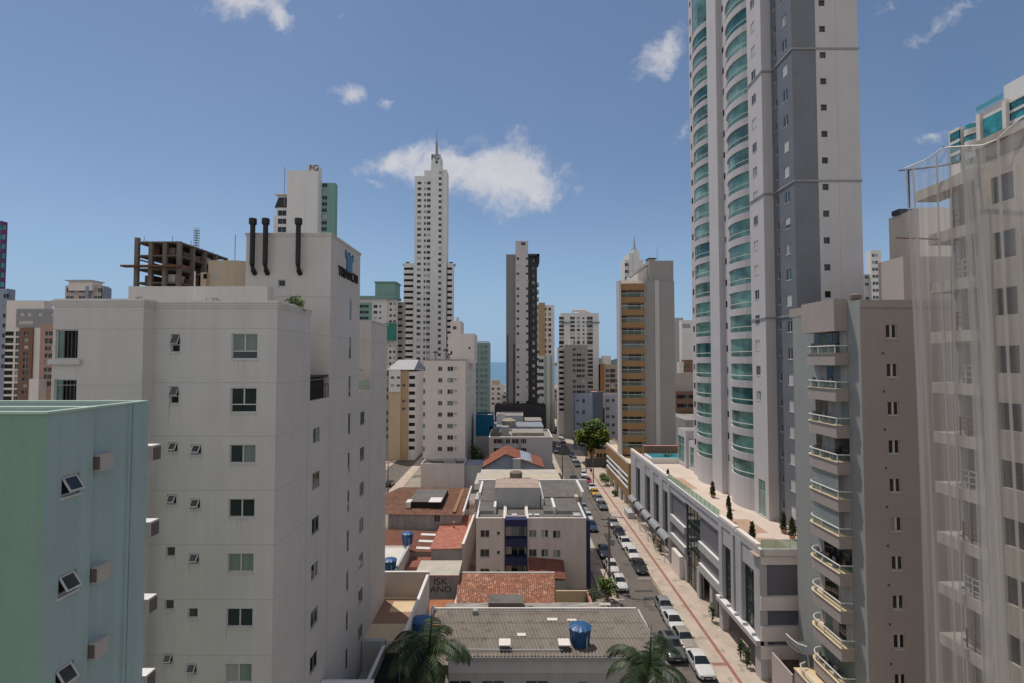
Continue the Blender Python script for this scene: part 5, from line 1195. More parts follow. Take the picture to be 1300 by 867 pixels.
# ------------------------------------------------------------------ low houses between the two streets
def ribbed(m, P00, P10, P11, P01, n, amp, mat, rows=1, lap=.03):
    """corrugated sheet over a quad: ribs run from the P00-P10 edge to the P01-P11 edge"""
    P00, P10, P11, P01 = map(Vector, (P00, P10, P11, P01))
    for rr in range(rows):
        r = []
        for v in (rr / rows, (rr + 1) / rows + (.012 if rr < rows - 1 else 0)):
            line = []
            for i in range(2 * n + 1):
                u = i / (2 * n); a = P00.lerp(P10, u); c = P01.lerp(P11, u); p = a.lerp(c, v); p.z += amp * (1 if i % 2 else -1) + (lap * (v - rr / rows) * -rows + lap * 1)
                line.append(p)
            r.append(line)
        m.grid(r, mat)
CORR = worn('corrugated fibre cement', (.20, .172, .145), (.255, .222, .19), .5, c3=(.165, .142, .122), s3=1.1, stretch=(1, .25, 1))
TILE = None
def tilemat(name, c1, c2, c3):
    m, t, b_ = newmat(name); g = N(t, 'ShaderNodeNewGeometry'); sp = N(t, 'ShaderNodeSeparateXYZ'); L(t, g.outputs['Position'], sp.inputs[0]); c = N(t, 'ShaderNodeCombineXYZ'); L(t, sp.outputs[0], c.inputs[0]); L(t, sp.outputs[1], c.inputs[1])
    br = N(t, 'ShaderNodeTexBrick'); br.offset = 0; L(t, c.outputs[0], br.inputs['Vector']); br.inputs['Scale'].default_value = 1; br.inputs['Brick Width'].default_value = .24; br.inputs['Row Height'].default_value = .36; br.inputs['Mortar Size'].default_value = .02; br.inputs['Bias'].default_value = -.1
    br.inputs['Color1'].default_value = (*c1, 1); br.inputs['Color2'].default_value = (*c2, 1); br.inputs['Mortar'].default_value = (.10, .05, .035, 1)
    wn_ = N(t, 'ShaderNodeTexWhiteNoise', noise_dimensions='2D'); sn = N(t, 'ShaderNodeVectorMath', operation='SNAP'); L(t, c.outputs[0], sn.inputs[0]); sn.inputs[1].default_value = (.24, .36, 1); L(t, sn.outputs[0], wn_.inputs['Vector'])
    cr = N(t, 'ShaderNodeValToRGB'); cr.color_ramp.elements[0].color = (*c1, 1); cr.color_ramp.elements[1].color = (*c2, 1); cr.color_ramp.elements[1].position = .8; e = cr.color_ramp.elements.new(.95); e.color = (*c3, 1); L(t, wn_.outputs['Value'], cr.inputs[0])
    mx = N(t, 'ShaderNodeMix', data_type='RGBA'); L(t, br.outputs['Fac'], mx.inputs['Factor']); L(t, cr.outputs[0], mx.inputs['A']); mx.inputs['B'].default_value = (.09, .045, .03, 1)
    n = N(t, 'ShaderNodeTexNoise'); n.inputs['Scale'].default_value = .7; n.inputs['Detail'].default_value = 5; L(t, g.outputs['Position'], n.inputs['Vector']); mr = N(t, 'ShaderNodeMapRange'); L(t, n.outputs['Fac'], mr.inputs[0]); mr.inputs[1].default_value = .3; mr.inputs[2].default_value = .7; mr.inputs[3].default_value = .75; mr.inputs[4].default_value = 1.2
    v = N(t, 'ShaderNodeVectorMath', operation='SCALE'); L(t, mx.outputs['Result'], v.inputs[0]); L(t, mr.outputs[0], v.inputs['Scale']); L(t, v.outputs[0], b_.inputs['Base Color']); b_.inputs['Roughness'].default_value = .9
    return m
TILE = tilemat('clay roof tiles', (.30, .115, .065), (.42, .19, .115), (.55, .34, .24))
# corrugated roof building in front
x0f, zf_ = onY(566, 833, 44); xr = 13.0; zb_ = onY(700, 773, 54.5)[1]; x0b = xa(553, 54.5) - .0
b = Bld('workshop_building', 'low grey building with ribbed fibre-cement roof and a blue tank at the bottom centre', 'building', (3, 49))
b.block(x0f + .2, xr - .2, 44.25, 54.2, 0, zb_ - .35, paint('grey plaster', (.34, .33, .325), streak=.2), [('F', x, 3.1, 1.9, 1.7, 'slideg') for x in (xa(585, 44), xa(626, 44), xa(681, 44))], roof=ROOFD)
m = MB(); ribbed(m, (x0f, 44, zf_), (xr, 44, zf_), (xr, 54.5, zb_), (x0b, 54.5, zb_), 58, .06, CORR, 3)
b.part('corrugated_roof', m)
m = MB(); m.box(x0f + .2, xr - .2, 44.2, 44.4, zb_ - .36, zf_ - .06, LGREY); m.box(x0f, xr, 43.92, 43.99, zf_ - .32, zf_ - .02, GREY); m.box(xr + .03, xr + .25, 44, 54.4, zb_ - .5, zb_ + .1, LGREY); m.box(x0b, xr, 54.52, 54.7, zb_ - .4, zb_ + .12, FARW)
m.box(x0b - .25, x0b + .05, 47, 54.6, zb_ - .6, zb_ + .35, OFFW); b.part('flashing', m)
for px in (641, 715): 
    m = MB(); x = xa(px, 45.2); z = zf_ - .1; m.box(x - .42, x + .42, 44.9, 45.8, z - .2, z + .52, DGREY); m.box(x - .5, x + .5, 44.8, 45.9, z + .52, z + .6, OFFW); b.part('skylight_box', m)
m = MB(); m.box(xa(717, 44) - .3, xa(717, 44) + .3, 44.2, 44.245, 3.0, 3.9, LGREY); b.part('meter_box', m)
m = MB(); m.box(xa(738, 44) - .35, xa(738, 44) + .35, 44.21, 44.245, 2.9, 3.9, paint('faded blue plate', (.10, .20, .36))); b.part('plaque', m)
m = MB(); m.tube([(xa(580, 44), 44.9, zf_ + .12), (xa(640, 44), 44.9, zf_ + .05), (xa(715, 44), 44.9, zf_ + .06)], .06, 6, LGREY); m.tube([(xa(601, 52), 53.2, zb_ + .45), (xa(630, 52), 53.2, zb_ + .42), (xa(760, 53), 53.6, zb_ + .25)], .04, 5, GREY); m.box(xa(600, 52), xa(606, 52), 52.9, 53.5, zb_, zb_ + .6, GREY); b.part('roof_pipe', m)
m = MB()
for (px, py, w, d) in ((701, 790, 1.0, .5), (726, 791, .9, .35), (662, 815, .8, .5)):
    t_ = .5; x, y = onZ(px, py, 5.05); z = zf_ + (zb_ - zf_) * (y - 44) / 10.5; m.box(x - w / 2, x + w / 2, y - d / 2, y + d / 2, z + .08, z + .12, OFFW)
b.part('roof_patch', m); b.done()
def tank(loc, r, h, label, stand=0):
    t = thing('water_tank', label, 'water tank', loc, 'blue rooftop water tanks'); x, y, z = loc
    m = MB(); m.lathe(x, y, [(r * .80, z), (r * .98, z + h * .9), (r * 1.03, z + h * .93), (r * 1.03, z + h)], 24, BLUET); 
    for k in range(12): a = k * math.pi / 6; m.tube([(x + r * .84 * math.cos(a), y + r * .84 * math.sin(a), z + .1), (x + r * .99 * math.cos(a), y + r * .99 * math.sin(a), z + h * .88)], .03, 4, BLUET)
    m.build('tank_body', t, 40)
    m = MB(); rows = []
    for j in range(6):
        rr = r * 1.06 * (1 - (j / 5) * .82); rows.append([(x + rr * math.cos(k * math.pi / 24) , y + rr * math.sin(k * math.pi / 24), z + h + .02 + (.30 * r) * (1 - (1 - j / 5) ** 1.6) + (.05 * r if k % 4 < 2 else 0) * (1 - j / 5)) for k in range(48)])
    m.grid(rows, BLUET, True); m.poly(rows[-1], BLUET); m.build('lid', t, 30)
    m = MB(); m.tube([(x + r * .5, y - r * .92, z - .2), (x + r * .5, y - r * .95, z + h * .7)], .035, 5, RAILW); m.build('pipe', t)
    return t
z = zf_ + (zb_ - zf_) * .16
tank((xa(735, 46), 46.1, z + .12), .95, 1.45, 'blue ribbed water tank standing on the ribbed fibre-cement roof')
# red tile house
b = Bld('tiled_house', 'low house with red clay tile roof between the ribbed roof and the blue-trimmed flats', 'house', (-1, 61))
y0, y1 = 57.6, 64.6; xl0, z0_ = onY(579, 765, y0); xr0 = onY(704, 765, y0)[0]; xl1, z1_ = onY(582, 727, y1); xr1 = onY(704, 727, y1)[0]
b.block(xl0 + .4, xr0 - .3, y0 + .5, y1 - .2, 0, z0_ - .1, CREAM, roof=ROOFD)
m = MB()
nn = 50; rows = []
for j in range(19):
    v = j / 18; r = []
    for i in range(2 * nn + 1):
        u = i / (2 * nn); x = xl0 + (xr0 - xl0) * u + ((xl1 - xl0) * (1 - u) + (xr1 - xr0) * u) * v; r.append((x, y0 + (y1 - y0) * v, z0_ + (z1_ - z0_) * v + (.035 if i % 2 else -.035) + .02 * (j % 2)))
    rows.append(r)
m.grid(rows, TILE); m.poly([(xl1, y1, z1_), (xr1, y1, z1_), (xr1, y1 + .4, 0), (xl1, y1 + .4, 0)], CREAM); b.part('tiled_roof', m)
m = MB(); m.tube([(xl1, y1, z1_ + .06), (xr1, y1, z1_ + .06)], .11, 6, FARW); m.box(xl0 - .05, xr0 + .1, y0 - .12, y0 + .02, z0_ - .25, z0_ - .06, WOODT); b.part('ridge', m); b.done()
# lean-to strips between tile house and ribbed roof
b = Bld('lean_to', 'jumble of thin pale lean-to roofs squeezed in front of the red tile house', 'shed', (1, 56))
m = MB(); 
def strip3(px0, py0, px1, py1, Y, w, z_add, mt):
    xa0, za0 = onY(px0, py0, Y); xb0, zb0 = onY(px1, py1, Y); m.box(min(xa0, xb0), max(xa0, xb0), Y - w / 2, Y + w / 2, min(za0, zb0) - .06 + z_add, min(za0, zb0) + z_add, mt)
strip3(566, 768, 762, 768, 56, 1.1, 0, ROOFC); strip3(700, 766, 775, 766, 57.4, .6, .0, ROOFL)
m.build('roof', b.o); m = MB(); x0, z0x = onY(620, 773, 55.2); x1 = xa(664, 55.2); m.box(x0, x1, 55.0, 57, z0x - .3, z0x + .75, paint('brown box', (.15, .12, .10)), ROOFD); m.build('water_box', b.o)
m = MB()
for (a, c) in (((566, 772), (622, 765)), ((664, 766), (700, 772)), ((690, 772), (760, 765))):
    p, q = onY(*a, 55.6), onY(*c, 56.4); m.tube([(p[0], 55.6, p[1]), (q[0], 56.4, q[1])], .07, 5, FARW)
m.build('gutter', b.o); m = MB(); m.box(xa(566, 56), xa(762, 56), 55.6, 56.4, 0, 2.4, GREY); m.build('wall', b.o); b.wall = MB()
# blue trimmed flats
Y = 70.7; x0, x1 = xa(605, Y), xa(743, Y); z1 = za(657.5, Y); yb = 88.4
b = Bld('apartment_building', 'four storey pinkish flats with navy blue balconies beside the street', 'building', ((x0 + x1) / 2, 79))
w = []
for k, py in enumerate((677, 701.5, 726)):
    z = za(py, Y)
    w += [('F', xa(616, Y), z, 1.25, 1.0, 'slideg' if k else 'slide'), ('F', xa(633, Y), z + .05, .45, .5, 'one'), ('F', xa(706, Y), z - .1, 1.05, 1.05, ('slideh', 'slidew', 'slide')[k])]
    if k < 2: w += [('F', xa(676, Y), z, 1.05, 1.0, ('slidec', 'slideg')[k]), ('F', xa(691, Y), z, .95, 1.0, ('twinc', 'slideh')[k])]
xm0, xm1 = xa(641, Y), xa(669, Y)
b.block(x0, xm0, Y, yb, 0, z1, PINK, [q for q in w if q[1] < xm0], par=.35, cap=OFFW, roof=ROOFD)
b.block(xm1, x1, Y, yb, 0, z1, PINK, [q for q in w if q[1] > xm1], par=.35, cap=OFFW, roof=ROOFD)
wz = [za(q, Y) for q in (676, 700, 725)]
b.block(xm0 + .002, xm1 - .002, Y + 1.1, yb, 0, z1 - .01, PINK, [('F', (xm0 + xm1) / 2 + .3, z - .1, 1.9, 1.7, s) for z, s in zip(wz, ('slidew', 'slide', 'slideh'))], par=.34, roof=ROOFD)
b.wall.box(x1 + .002, x1 + .55, Y - .03, Y + 9, 0, z1 - .3, NAVY); b.done()
for (p0, p1) in ((657.5, 667), (683, 692.5), (706.5, 716.5), (731, 741)):
    m = MB(); m.box(xm0 - .02, xm1 + .02, Y - .25, Y + 1.09, za(p1, Y), za(p0, Y) - (.02 if p0 > 660 else 0.1), NAVY); b.part('balcony', m)
m = MB(); m.box(xm1 - .12, xm1 + .02, Y - .2, Y - .01, 0, z1 - .3, NAVY); m.box(xm0 - .02, xm0 + .12, Y - .2, Y - .01, 0, z1 - .3, NAVY); b.part('balcony_post', m)
# its roofscape
zr = z1 - .35
m = MB(); xb0, xb1 = xa(628.5, 77), xa(685.5, 77); zc = za(618.5, 77)
m.box(xb0, xb1, 77, 83, zr, zc, LGREY, worn('terracotta slab', (.36, .27, .22), (.46, .36, .30), .8)); b.part('stair_tower', m)
for (p0, p1, yq0, yq1, zz_) in ((610, 628, 77.8, 87.4, 1.5), (687, 741, 80, 87.8, 1.5), (608, 628.5, 74.0, 77.7, .75), (690, 735, 74, 79.5, .75)):
    m = MB(); xq0, xq1 = xa(p0, yq0), xa(p1, yq0); m.poly([(xq0, yq0, zr + zz_ * .55), (xq1, yq0, zr + zz_ * .55), (xq1, yq1, zr + zz_), (xq0, yq1, zr + zz_)], ROOFD); m.box(xq0, xq1, yq0 + .02, yq0 + .2, zr, zr + zz_ * .55 - .02, GREY); b.part('roof_sheet', m)
m = MB()
for (p, yq0, yq1, h) in ((628, 74, 77, 1.0), (703, 74, 79, .95), (688, 76.5, 87, 1.5), (609, 80, 87.5, 1.5), (739, 80, 87.8, 1.6)): x = xa(p, yq0); m.box(x - .12, x + .22, yq0, yq1, zr, zr + h, FARW)
m.box(xa(608, 88), xa(744, 88), 87.9, 88.2, zr, zr + 1.6, FARW)
for p in (653, 672, 681): x = xa(p, 73); m.box(x - .35, x + .35, 72.7, 73.2, zr + .02, zr + .25, FARW)
m.box(xa(727, 73), xa(736, 73), 72.4, 74.2, zr + .02, zr + .2, LGREY); m.box(xa(729, 79), xa(733, 79), 78.6, 80, zr, zr + 1.2, CREAM); b.part('roof_wall', m)
m = MB(); x0_, x1_ = xa(671, 69), xa(716, 69); m.poly([(x0_, 67.6, 2.9), (x1_, 67.6, 2.6), (x1_, 70.65, 3.9), (x0_, 70.65, 4.3)], worn('dull red sheet', (.17, .065, .05), (.24, .10, .075), 1)); m.box(x0_ + 3, x1_, 67.7, 70.6, 0, 2.4, GREY); b.part('porch', m)
m = MB(); m.box(xa(705, 66), xa(745, 66), 66.0, 66.25, 0, 1.8, CREAM); m.box(xa(743, 66), xa(745, 66) + .1, 60, 66, 0, 1.7, TERRA); tag(m.build('garden_wall', org=(8, 66, 0)), 'cream and terracotta garden wall in front of the flats by the street', 'wall')
# ISK wall building
Yk = 62
b = Bld('low_building', 'flat pale-roofed shed whose grey wall carries dark painted letters', 'building', (-9, 64))
x0, x1 = xa(528, Yk), xa(583.5, Yk); z1 = za(729.5, Yk)
b.block(x0, x1, Yk, 66.5, 0, z1, paint('grey weathered wall', (.27, .255, .25), streak=.4, var=.25), roof=ROOFL); b.wall.box(x0 - .03, x1 + .05, Yk - .06, Yk - .003, z1 - .12, z1 + .0, TERRA); b.done()
for s_, py, sz in (('ISK', 738, 1.12), ('AND', 748, 1.02)):
    o = bpy.data.objects.new('lettering', text_mesh(s_, sz, DARK, .004)); COL.objects.link(o); o.parent = b.o; o.location = Vector((xa(560.5 if s_ == 'ISK' else 561, Yk), Yk - .006, za(py, Yk))) - ORG[b.o]; o.rotation_euler = (R(90), 0, 0); o.scale = (1.15, 1, 1)
# terrace behind the white block
b = Bld('terrace_yard', 'raised cream and brown terrace with pale walls at the foot of the big white block', 'terrace', (-11, 50))
ZY = 6.1
m = MB(); m.box(-26, -9.0, 46.4, 54.9, 0, ZY, OFFW, CREAMF); m.build('floor', b.o)
m = MB(); y_ = 51.6
m.poly([(-13.3, 49.4, ZY + .006), (-9.05, 49.4, ZY + .006), (-9.05, 51.7, ZY + .006), (-13.3, 51.7, ZY + .006)], BROWNF); m.poly([(-13.3, 51.7, ZY + .006), (-12.2, 51.7, ZY + .006), (-12.2, 54.4, ZY + .006), (-13.3, 54.4, ZY + .006)], BROWNF); m.poly([(-12.2, 53.9, ZY + .006), (-9.05, 53.9, ZY + .006), (-9.05, 54.4, ZY + .006), (-12.2, 54.4, ZY + .006)], BROWNF); m.build('floor_band', b.o)
m = MB(); m.box(-26, -8.75, 54.9, 55.2, 0, za(725, 55), BEIGE, FARW); m.box(-9.03, -8.75, 42, 54.899, 0, 8.45, OFFW, FARW); m.build('wall', b.o)
m = MB(); m.box(-13.2, -11.2, 45.9, 46.39, 0, 6.35, LGREY); m.box(-11.4, -11.1, 36.5, 46, 0, 6.0, LGREY, FARW); m.box(-13.1, -11.4, 36.8, 45.9, 0, 4.0, GREY); m.build('low_wall', b.o)
m = MB(); m.box(-11.1, -9.04, 36.5, 46.2, 0, 5.2, DARK, worn('near black roof', (.012, .012, .013), (.022, .021, .02), 1)); m.build('dark_roof', b.o)  # near-black sides and top, slightly mottled
m = MB(); z = za(857, 37)
m.box(-13.2, -9.6, 36.2, 36.48, 0, z - .5, LGREY); m.box(-13.2, -9.6, 36.15, 36.5, z - .08, z + .04, FARW)
for k in range(9): x = -13.1 + k * .42; m.lathe(x, 36.33, [(.11, z - .5), (.06, z - .42), (.13, z - .25), (.06, z - .12), (.1, z - .08)], 8, LGREY)
m.build('balustrade', b.o)
m = MB(); m.box(-9.2, -6.4, 37.0, 38.6, 0, 7.0, STAIN); m.build('side_block', b.o)
# tanks on a dark stand
b2 = thing('tank_stand', 'dark slatted tank stand behind the left palm tree', 'stand', (-7.8, 44, 0))
m = MB(); m.box(-8.7, -6.9, 40.6, 47.6, 0, 6.9, DARK, DGREY); m.build('deck', b2)
m = MB()
for yy in (40.8, 44, 47.3):
    for x in (-8.6, -7.0): m.box(x - .08, x + .08, yy - .08, yy + .08, 0, 6.95, WOODT)
m.build('post', b2)
tank((-8.0, 46.2, 6.95), .85, 1.1, 'blue water tank on the dark stand, farther of the two beside the palm'); tank((-7.75, 42.6, 6.95), .85, 1.1, 'blue water tank on the dark stand, nearer of the two beside the palm')
b = Bld('shed', 'small orange roofed shed in front of the lettered wall', 'shed', (-8, 58)); b.block(-9.3, -6.6, 57, 60.5, 0, 2.4, OFFW)
m = MB(); m.poly([(-9.5, 56.7, 2.3), (-6.4, 56.7, 2.3), (-6.4, 60.6, 3.2), (-9.5, 60.6, 3.2)], worn('orange tiles', (.36, .13, .06), (.46, .20, .10), 1.5)); b.part('tiled_roof', m); b.done()
m = MB(); m.box(-6.35, -6.1, 52, 61, 0, 4.2, OFFW); tag(m.build('boundary_wall', org=(-6.2, 56, 0)), 'thin pale boundary wall between the orange shed and the ribbed roof', 'wall')
shrub((-5.6, 59.5, .0), .8, 3.0, 'bright green bush in the gap beside the red tile roof', [LEAFY, LEAFA], 200)
# white flat roof house with two tanks
b = Bld('house', 'low house with white flat roof and two blue tanks beside the big white block', 'house', (-18, 69))
z1 = 4.6; b.block(-24, -14.6, 65, 74, 0, z1, OFFW, par=.12, roof=ROOFW); b.done()
m = MB(); m.box(-14.75, -14.45, 65, 74.2, z1 + .01, z1 + .25, LGREY); b.part('parapet', m)
tank((-15.5, 65.9, z1), .85, 1.1, 'blue water tank at the near corner of the white flat roof'); tank((-15.0, 74.4, z1 + .1), .8, 1.5, 'blue water tank at the far corner of the white flat roof')
b = Bld('house', 'house under a dull red sheet roof with pale strips behind the white flat roof', 'house', (-15, 78))
b.block(-20, -11.6, 74.6, 80.4, 0, 3.6, BEIGE); m = MB(); m.poly([(-20.2, 74.3, 3.9), (-11.4, 74.3, 3.6), (-11.4, 80.5, 4.5), (-20.2, 80.5, 4.8)], worn('maroon sheet roof', (.16, .065, .045), (.23, .10, .07), .8)); b.part('sheet_roof', m)
for k in range(3): m = MB(); m.poly([(-13.9, 75 + 2 * k, 3.83 + .29 * k), (-11.5, 75 + 2 * k, 3.74 + .29 * k), (-11.5, 75.6 + 2 * k, 3.84 + .29 * k), (-13.9, 75.6 + 2 * k, 3.93 + .29 * k)], FARW); b.part('skylight_strip', m)
m = MB(); m.box(-14.3, -11.4, 70.5, 74.2, 0, 3.0, TERRA, worn('red porch roof', (.22, .08, .06), (.30, .12, .09), 1)); m.box(-14.2, -11.5, 68.4, 70.4, 0, 1.9, BEIGE); b.part('porch', m); b.done()
# salmon roof house
b = Bld('house', 'house with sloping salmon roof and tall grey end wall left of the flats', 'house', (-9, 79))
m = MB(); P = [(-11.3, 72.5), (-6.7, 72.5), (-6.2, 86), (-9.8, 86)]; m.prism(P, 0, 4.7, STAIN, SALMON); m.build('wall', b.o)
m = MB(); m.poly([(-11.5, 72.3, 4.75), (-7.0, 72.3, 4.85), (-6.6, 85.6, 5.6), (-11.2, 83, 5.4)], SALMON); m.build('sheet_roof', b.o)
m = MB(); m.prism([(-7.0, 72.2), (-6.65, 72.2), (-6.1, 87), (-6.45, 87)], 0, 5.5, BEIGE, OFFW); m.box(-9.5, -6.4, 86, 88.5, 0, 6.3, OFFW, ROOFR); m.box(-9.8, -9.2, 84.5, 86, 4, 6.3, OFFW); m.build('side_wall', b.o)
m = MB(); m.lathe(-9.0, 80, [(.12, 5.3), (.12, 5.9), (.22, 5.95), (.22, 6.1)], 8, TERRA); m.build('flue', b.o)
# brown roof house
b = Bld('house', 'broad house with old brown tile roof and stained front wall by the left side street', 'house', (-14, 89))
b.block(-19.5, -8.0, 81.6, 97, 0, 6.7, STAIN, [('F', xa(556, 81.6), za(657, 81.6), .95, 1.2, 'slideg')], roof=ROOFD)
m = MB(); m.poly([(-20.4, 81.2, 6.9), (-7.7, 81.2, 6.75), (-7.5, 97.2, 7.1), (-21, 97.2, 7.2)], ROOFR); m.poly([(-20.4, 81.2, 6.9), (-21, 97.2, 7.2), (-24.5, 97, 5.6), (-23.5, 81.4, 5.4)], ROOFR); b.part('tiled_roof', m)
m = MB(); m.box(-17.0, -11.5, 84.6, 93, 6.9, 7.9, DARK, ROOFD); m.box(-17.3, -16.5, 84.2, 86, 7.0, 7.95, OFFW); m.box(-13.6, -11.6, 84.2, 87, 7.9, 8.0, OFFW); m.box(-7.75, -7.5, 81, 97.4, 6.8, 7.4, FARW); m.box(-9.4, -8.9, 82, 97, 6.95, 7.1, paint('ochre valley', (.30, .17, .09)))
b.part('roof_dormer', m); b.done()
shrub((-20.6, 80.6, 0), 1.1, 4.4, 'light green bush at the corner of the brown roof house', [LEAFA, LEAFY], 220)
m = MB(); m.box(-24.5, -24.2, 70, 97, 0, 2.2, BEIGE); tag(m.build('boundary_wall', org=(-24.3, 84, 0)), 'beige yard wall along the left side street', 'wall')
shrub((-17.6, 108, 6.0 - 6.0), 1.0, 3.4, 'yellowish small tree behind the brown roof house', [LEAFY], 160)
# beige flat roofs behind the flats
b = Bld('low_building', 'low building with two beige roof sheets and a dark green band behind the flats', 'building', (1, 100))
z1 = za(611, 95); b.block(xa(607, 95), xa(710, 95), 95, 106, 0, z1 - .05, paint('dark green grey wall', (.10, .12, .11)), roof=ROOFL)
m = MB(); m.poly([(xa(616, 94.6), 94.6, z1 + .2), (xa(713, 94.6), 94.6, z1 + .2), (xa(713, 94.6), 106, z1 - .2), (xa(616, 94.6), 106, z1 - .2)], worn('beige roof sheet', (.46, .40, .31), (.55, .48, .38), .6)); m.box(xa(616, 94.6), xa(713, 94.6), 94.4, 94.6, z1 - .9, z1 + .22, paint('green black fascia', (.05, .06, .055)))
m.box(xa(603, 95), xa(616, 95), 94, 103, z1 - 1.2, z1 - .1, OFFW, ROOFL); b.part('sheet_roof', m)
m = MB(); xq = xa(655, 97); m.lathe(xq, 97, [(1.15, z1 + .15), (1.2, z1 + 1.3), (.9, z1 + 1.5), (.3, z1 + 1.6)], 16, paint('grey brown tank', (.20, .16, .13))); b.part('roof_tank', m, 40)
m = MB()
for px in (641, 646, 649, 662, 666, 669, 672): x = xa(px, 96); m.box(x - .25, x + .25, 95.6, 96.1, z1 + .2, z1 + .5, DGREY)
b.part('roof_vent', m)
m = MB(); m.box(xa(620, 90), xa(634, 90), 90, 94.3, 0, z1 - 1.2, OFFW, ROOFC); m.box(xa(684, 90), xa(700, 90), 90, 94.3, 0, z1 - 1.2, OFFW, ROOFC); m.box(xa(605, 92), xa(610, 92), 88.8, 94, 0, z1 - 1.5, LGREY); b.part('wing', m); b.done()
# gabled red roof house
b = Bld('house', 'blue grey gabled house with red tile roof in the middle of the low houses', 'house', (1, 118))
xg, zg = onY(637, 575, 116); xl, zl = onY(612, 592, 116); xr_, zr_ = onY(691, 592, 116)
xr1, zr1 = onY(672, 583, 116)
m = MB(); pts = [(xl + .5, 0), (xr_ - .5, 0), (xr_ - .5, zr_ - .3), (xr1, zr1 - .3), (xg + .8, zg - .25), (xl + .5, zl - .2)]
fr = [(x, 116, z) for x, z in pts]; bk = [(x, 127, z) for x, z in pts]; m.poly(fr, BLUEG); m.poly(bk[::-1], BLUEG)
for i in range(len(pts)): j = (i + 1) % len(pts); m.poly([fr[i], bk[i], bk[j], fr[j]], BLUEG)
m.build('wall', b.o)
m = MB()
for (p, q) in (((xl, zl), (xg + .8, zg)), ((xg + .8, zg), (xr_, zr_))):
    m.poly([(p[0], 115.4, p[1]), (q[0], 115.4, q[1]), (q[0], 127.4, q[1]), (p[0], 127.4, p[1])], ROOFR if 0 else worn('red brown tiles', (.20, .07, .045), (.30, .12, .08), 1.2)); m.poly([(p[0], 115.4, p[1] - .22), (q[0], 115.4, q[1] - .22), (q[0], 115.4, q[1]), (p[0], 115.4, p[1])], WOODT)
m.build('tiled_roof', b.o); m = MB(); m.box(xa(651, 114), xa(661, 114), 114.6, 115.9, 0, za(582, 114.6), LGREY); m.build('stair_tower', b.o)
m = MB(); x, y = onZ(696, 593, 6.5); m.lathe(xa(694, 112), 112, [(.9, 5.2), (.9, 6.3), (.5, 6.8)], 12, paint('orange brown tank', (.36, .22, .12))); m.box(xa(660, 112), xa(706, 112), 109, 115, 0, 5.2, GREY, ROOFL); m.build('annex', b.o, 40)
# four storey block
Y = 130; x0, x1 = xa(621, Y), xa(701, Y); z1 = za(554.5, Y)
b = Bld('apartment_building', 'grey and white four storey block with white parapet in the centre distance', 'building', ((x0 + x1) / 2, 137))
w = []
for py in (557.5, 569, 580.5):
    z = za(py, Y) - .4
    w += [('F', xa(q, Y), z, ww, 1.1, 'far') for q, ww in ((631, 1.7), (637, .8), (645, 1.0), (654, 1.6), (663, .8), (666, .8))]
b.block(x0, x1, Y, 145, 0, z1, LGREY, w, par=.5, cap=FARW, roof=ROOFC, mats={'F': paint('cool light grey render', (.44, .43, .44))})
for p0, p1, mt in ((622.5, 627, BEIGE), (638.5, 642, GREY), (658, 661.5, GREY)): b.wall.box(xa(p0, Y), xa(p1, Y), Y - .12, Y - .003, 0, z1 - .3, mt)
b.done(); m = MB(); m.box(xa(637, 137), xa(646, 137), 136, 139, z1 - .5, z1 + 1.8, GREY); m.box(xa(625, 137), xa(636, 137), 136, 143, z1 - .4, z1 + .4, ROOFD); m.box(xa(650, 137), xa(690, 137), 136, 144, z1 - .4, z1 + .3, ROOFC); b.part('roof_house', m)
b = Bld('low_building', 'bluish grey roofs with small sheds in front of the black podium', 'building', (2, 165)); b.block(xa(622, 150), xa(690, 150), 150, 162, 0, za(541, 150), BLUEG, roof=worn('blue grey sheet roof', (.22, .24, .28), (.30, .32, .36), .4)); b.block(xa(630, 165), xa(664, 165), 163, 174, 0, za(526, 165), LGREY, par=.4); b.block(xa(631, 158), xa(641, 158), 156, 160, 4, za(524, 158), FARW); b.block(xa(666, 165), xa(688, 165), 164, 174, 0, za(533, 165), DGREY, [('F', xa(q, 164), za(537, 164), 1.4, .8, 'far') for q in (671, 677, 683)]); b.done()
m = MB(); m.lathe(xa(646, 152), 152, [(2.0, za(541, 150)), (2.2, za(541, 150) + 1.6), (1.0, za(541, 150) + 2.2)], 16, paint('ochre grey tank', (.38, .33, .26))); tag(m.build('water_tank', org=(xa(646, 152), 152, 5)), 'round ochre water tank on the bluish grey roofs', 'water tank')
# low far street fronts
for i, (x0, x1, y0, y1, h, mt, lb) in enumerate(((-4, 10.8, 205, 240, 9, BEIGE, 'low beige shop row beyond the black podium left of the street'), (23.8, 40, 240, 300, 9, OFFW, 'low off-white shop row far along the right sidewalk'), (-6, 10.8, 290, 340, 12, LGREY, 'grey block far along the left sidewalk near the beach'), (24, 44, 310, 370, 14, BEIGE, 'beige block far along the right sidewalk near the beach'), (12, 17, 470, 500, 16, CREAM, 'cream beachfront house closing the view down the street'),
        (-70, -40, 100, 130, 8, BEIGE, 'low beige house beyond the left side street'), (-75, -40, 60, 95, 12, OFFW, 'off-white block across the left side street'), (44, 70, 130, 160, 16, LGREY, 'grey block hidden behind the gold balcony tower'), (24.5, 34, 150, 172, 5, paint('ochre yard wall', (.45, .27, .13)), 'ochre walled yard behind the street tree'))):
    b = Bld('low_building', lb, 'building', ((x0 + x1) / 2, (y0 + y1) / 2)); rows = [z for z in (h - 1.6 - 3 * k for k in range(6)) if z > 1.4]
    b.block(x0, x1, y0, y1, 0, h, mt, [('F', x0 + (x1 - x0) * (i_ + .5) / 5, z, 1.6, 1.2, 'far') for z in rows for i_ in range(5)], par=.4); b.done()
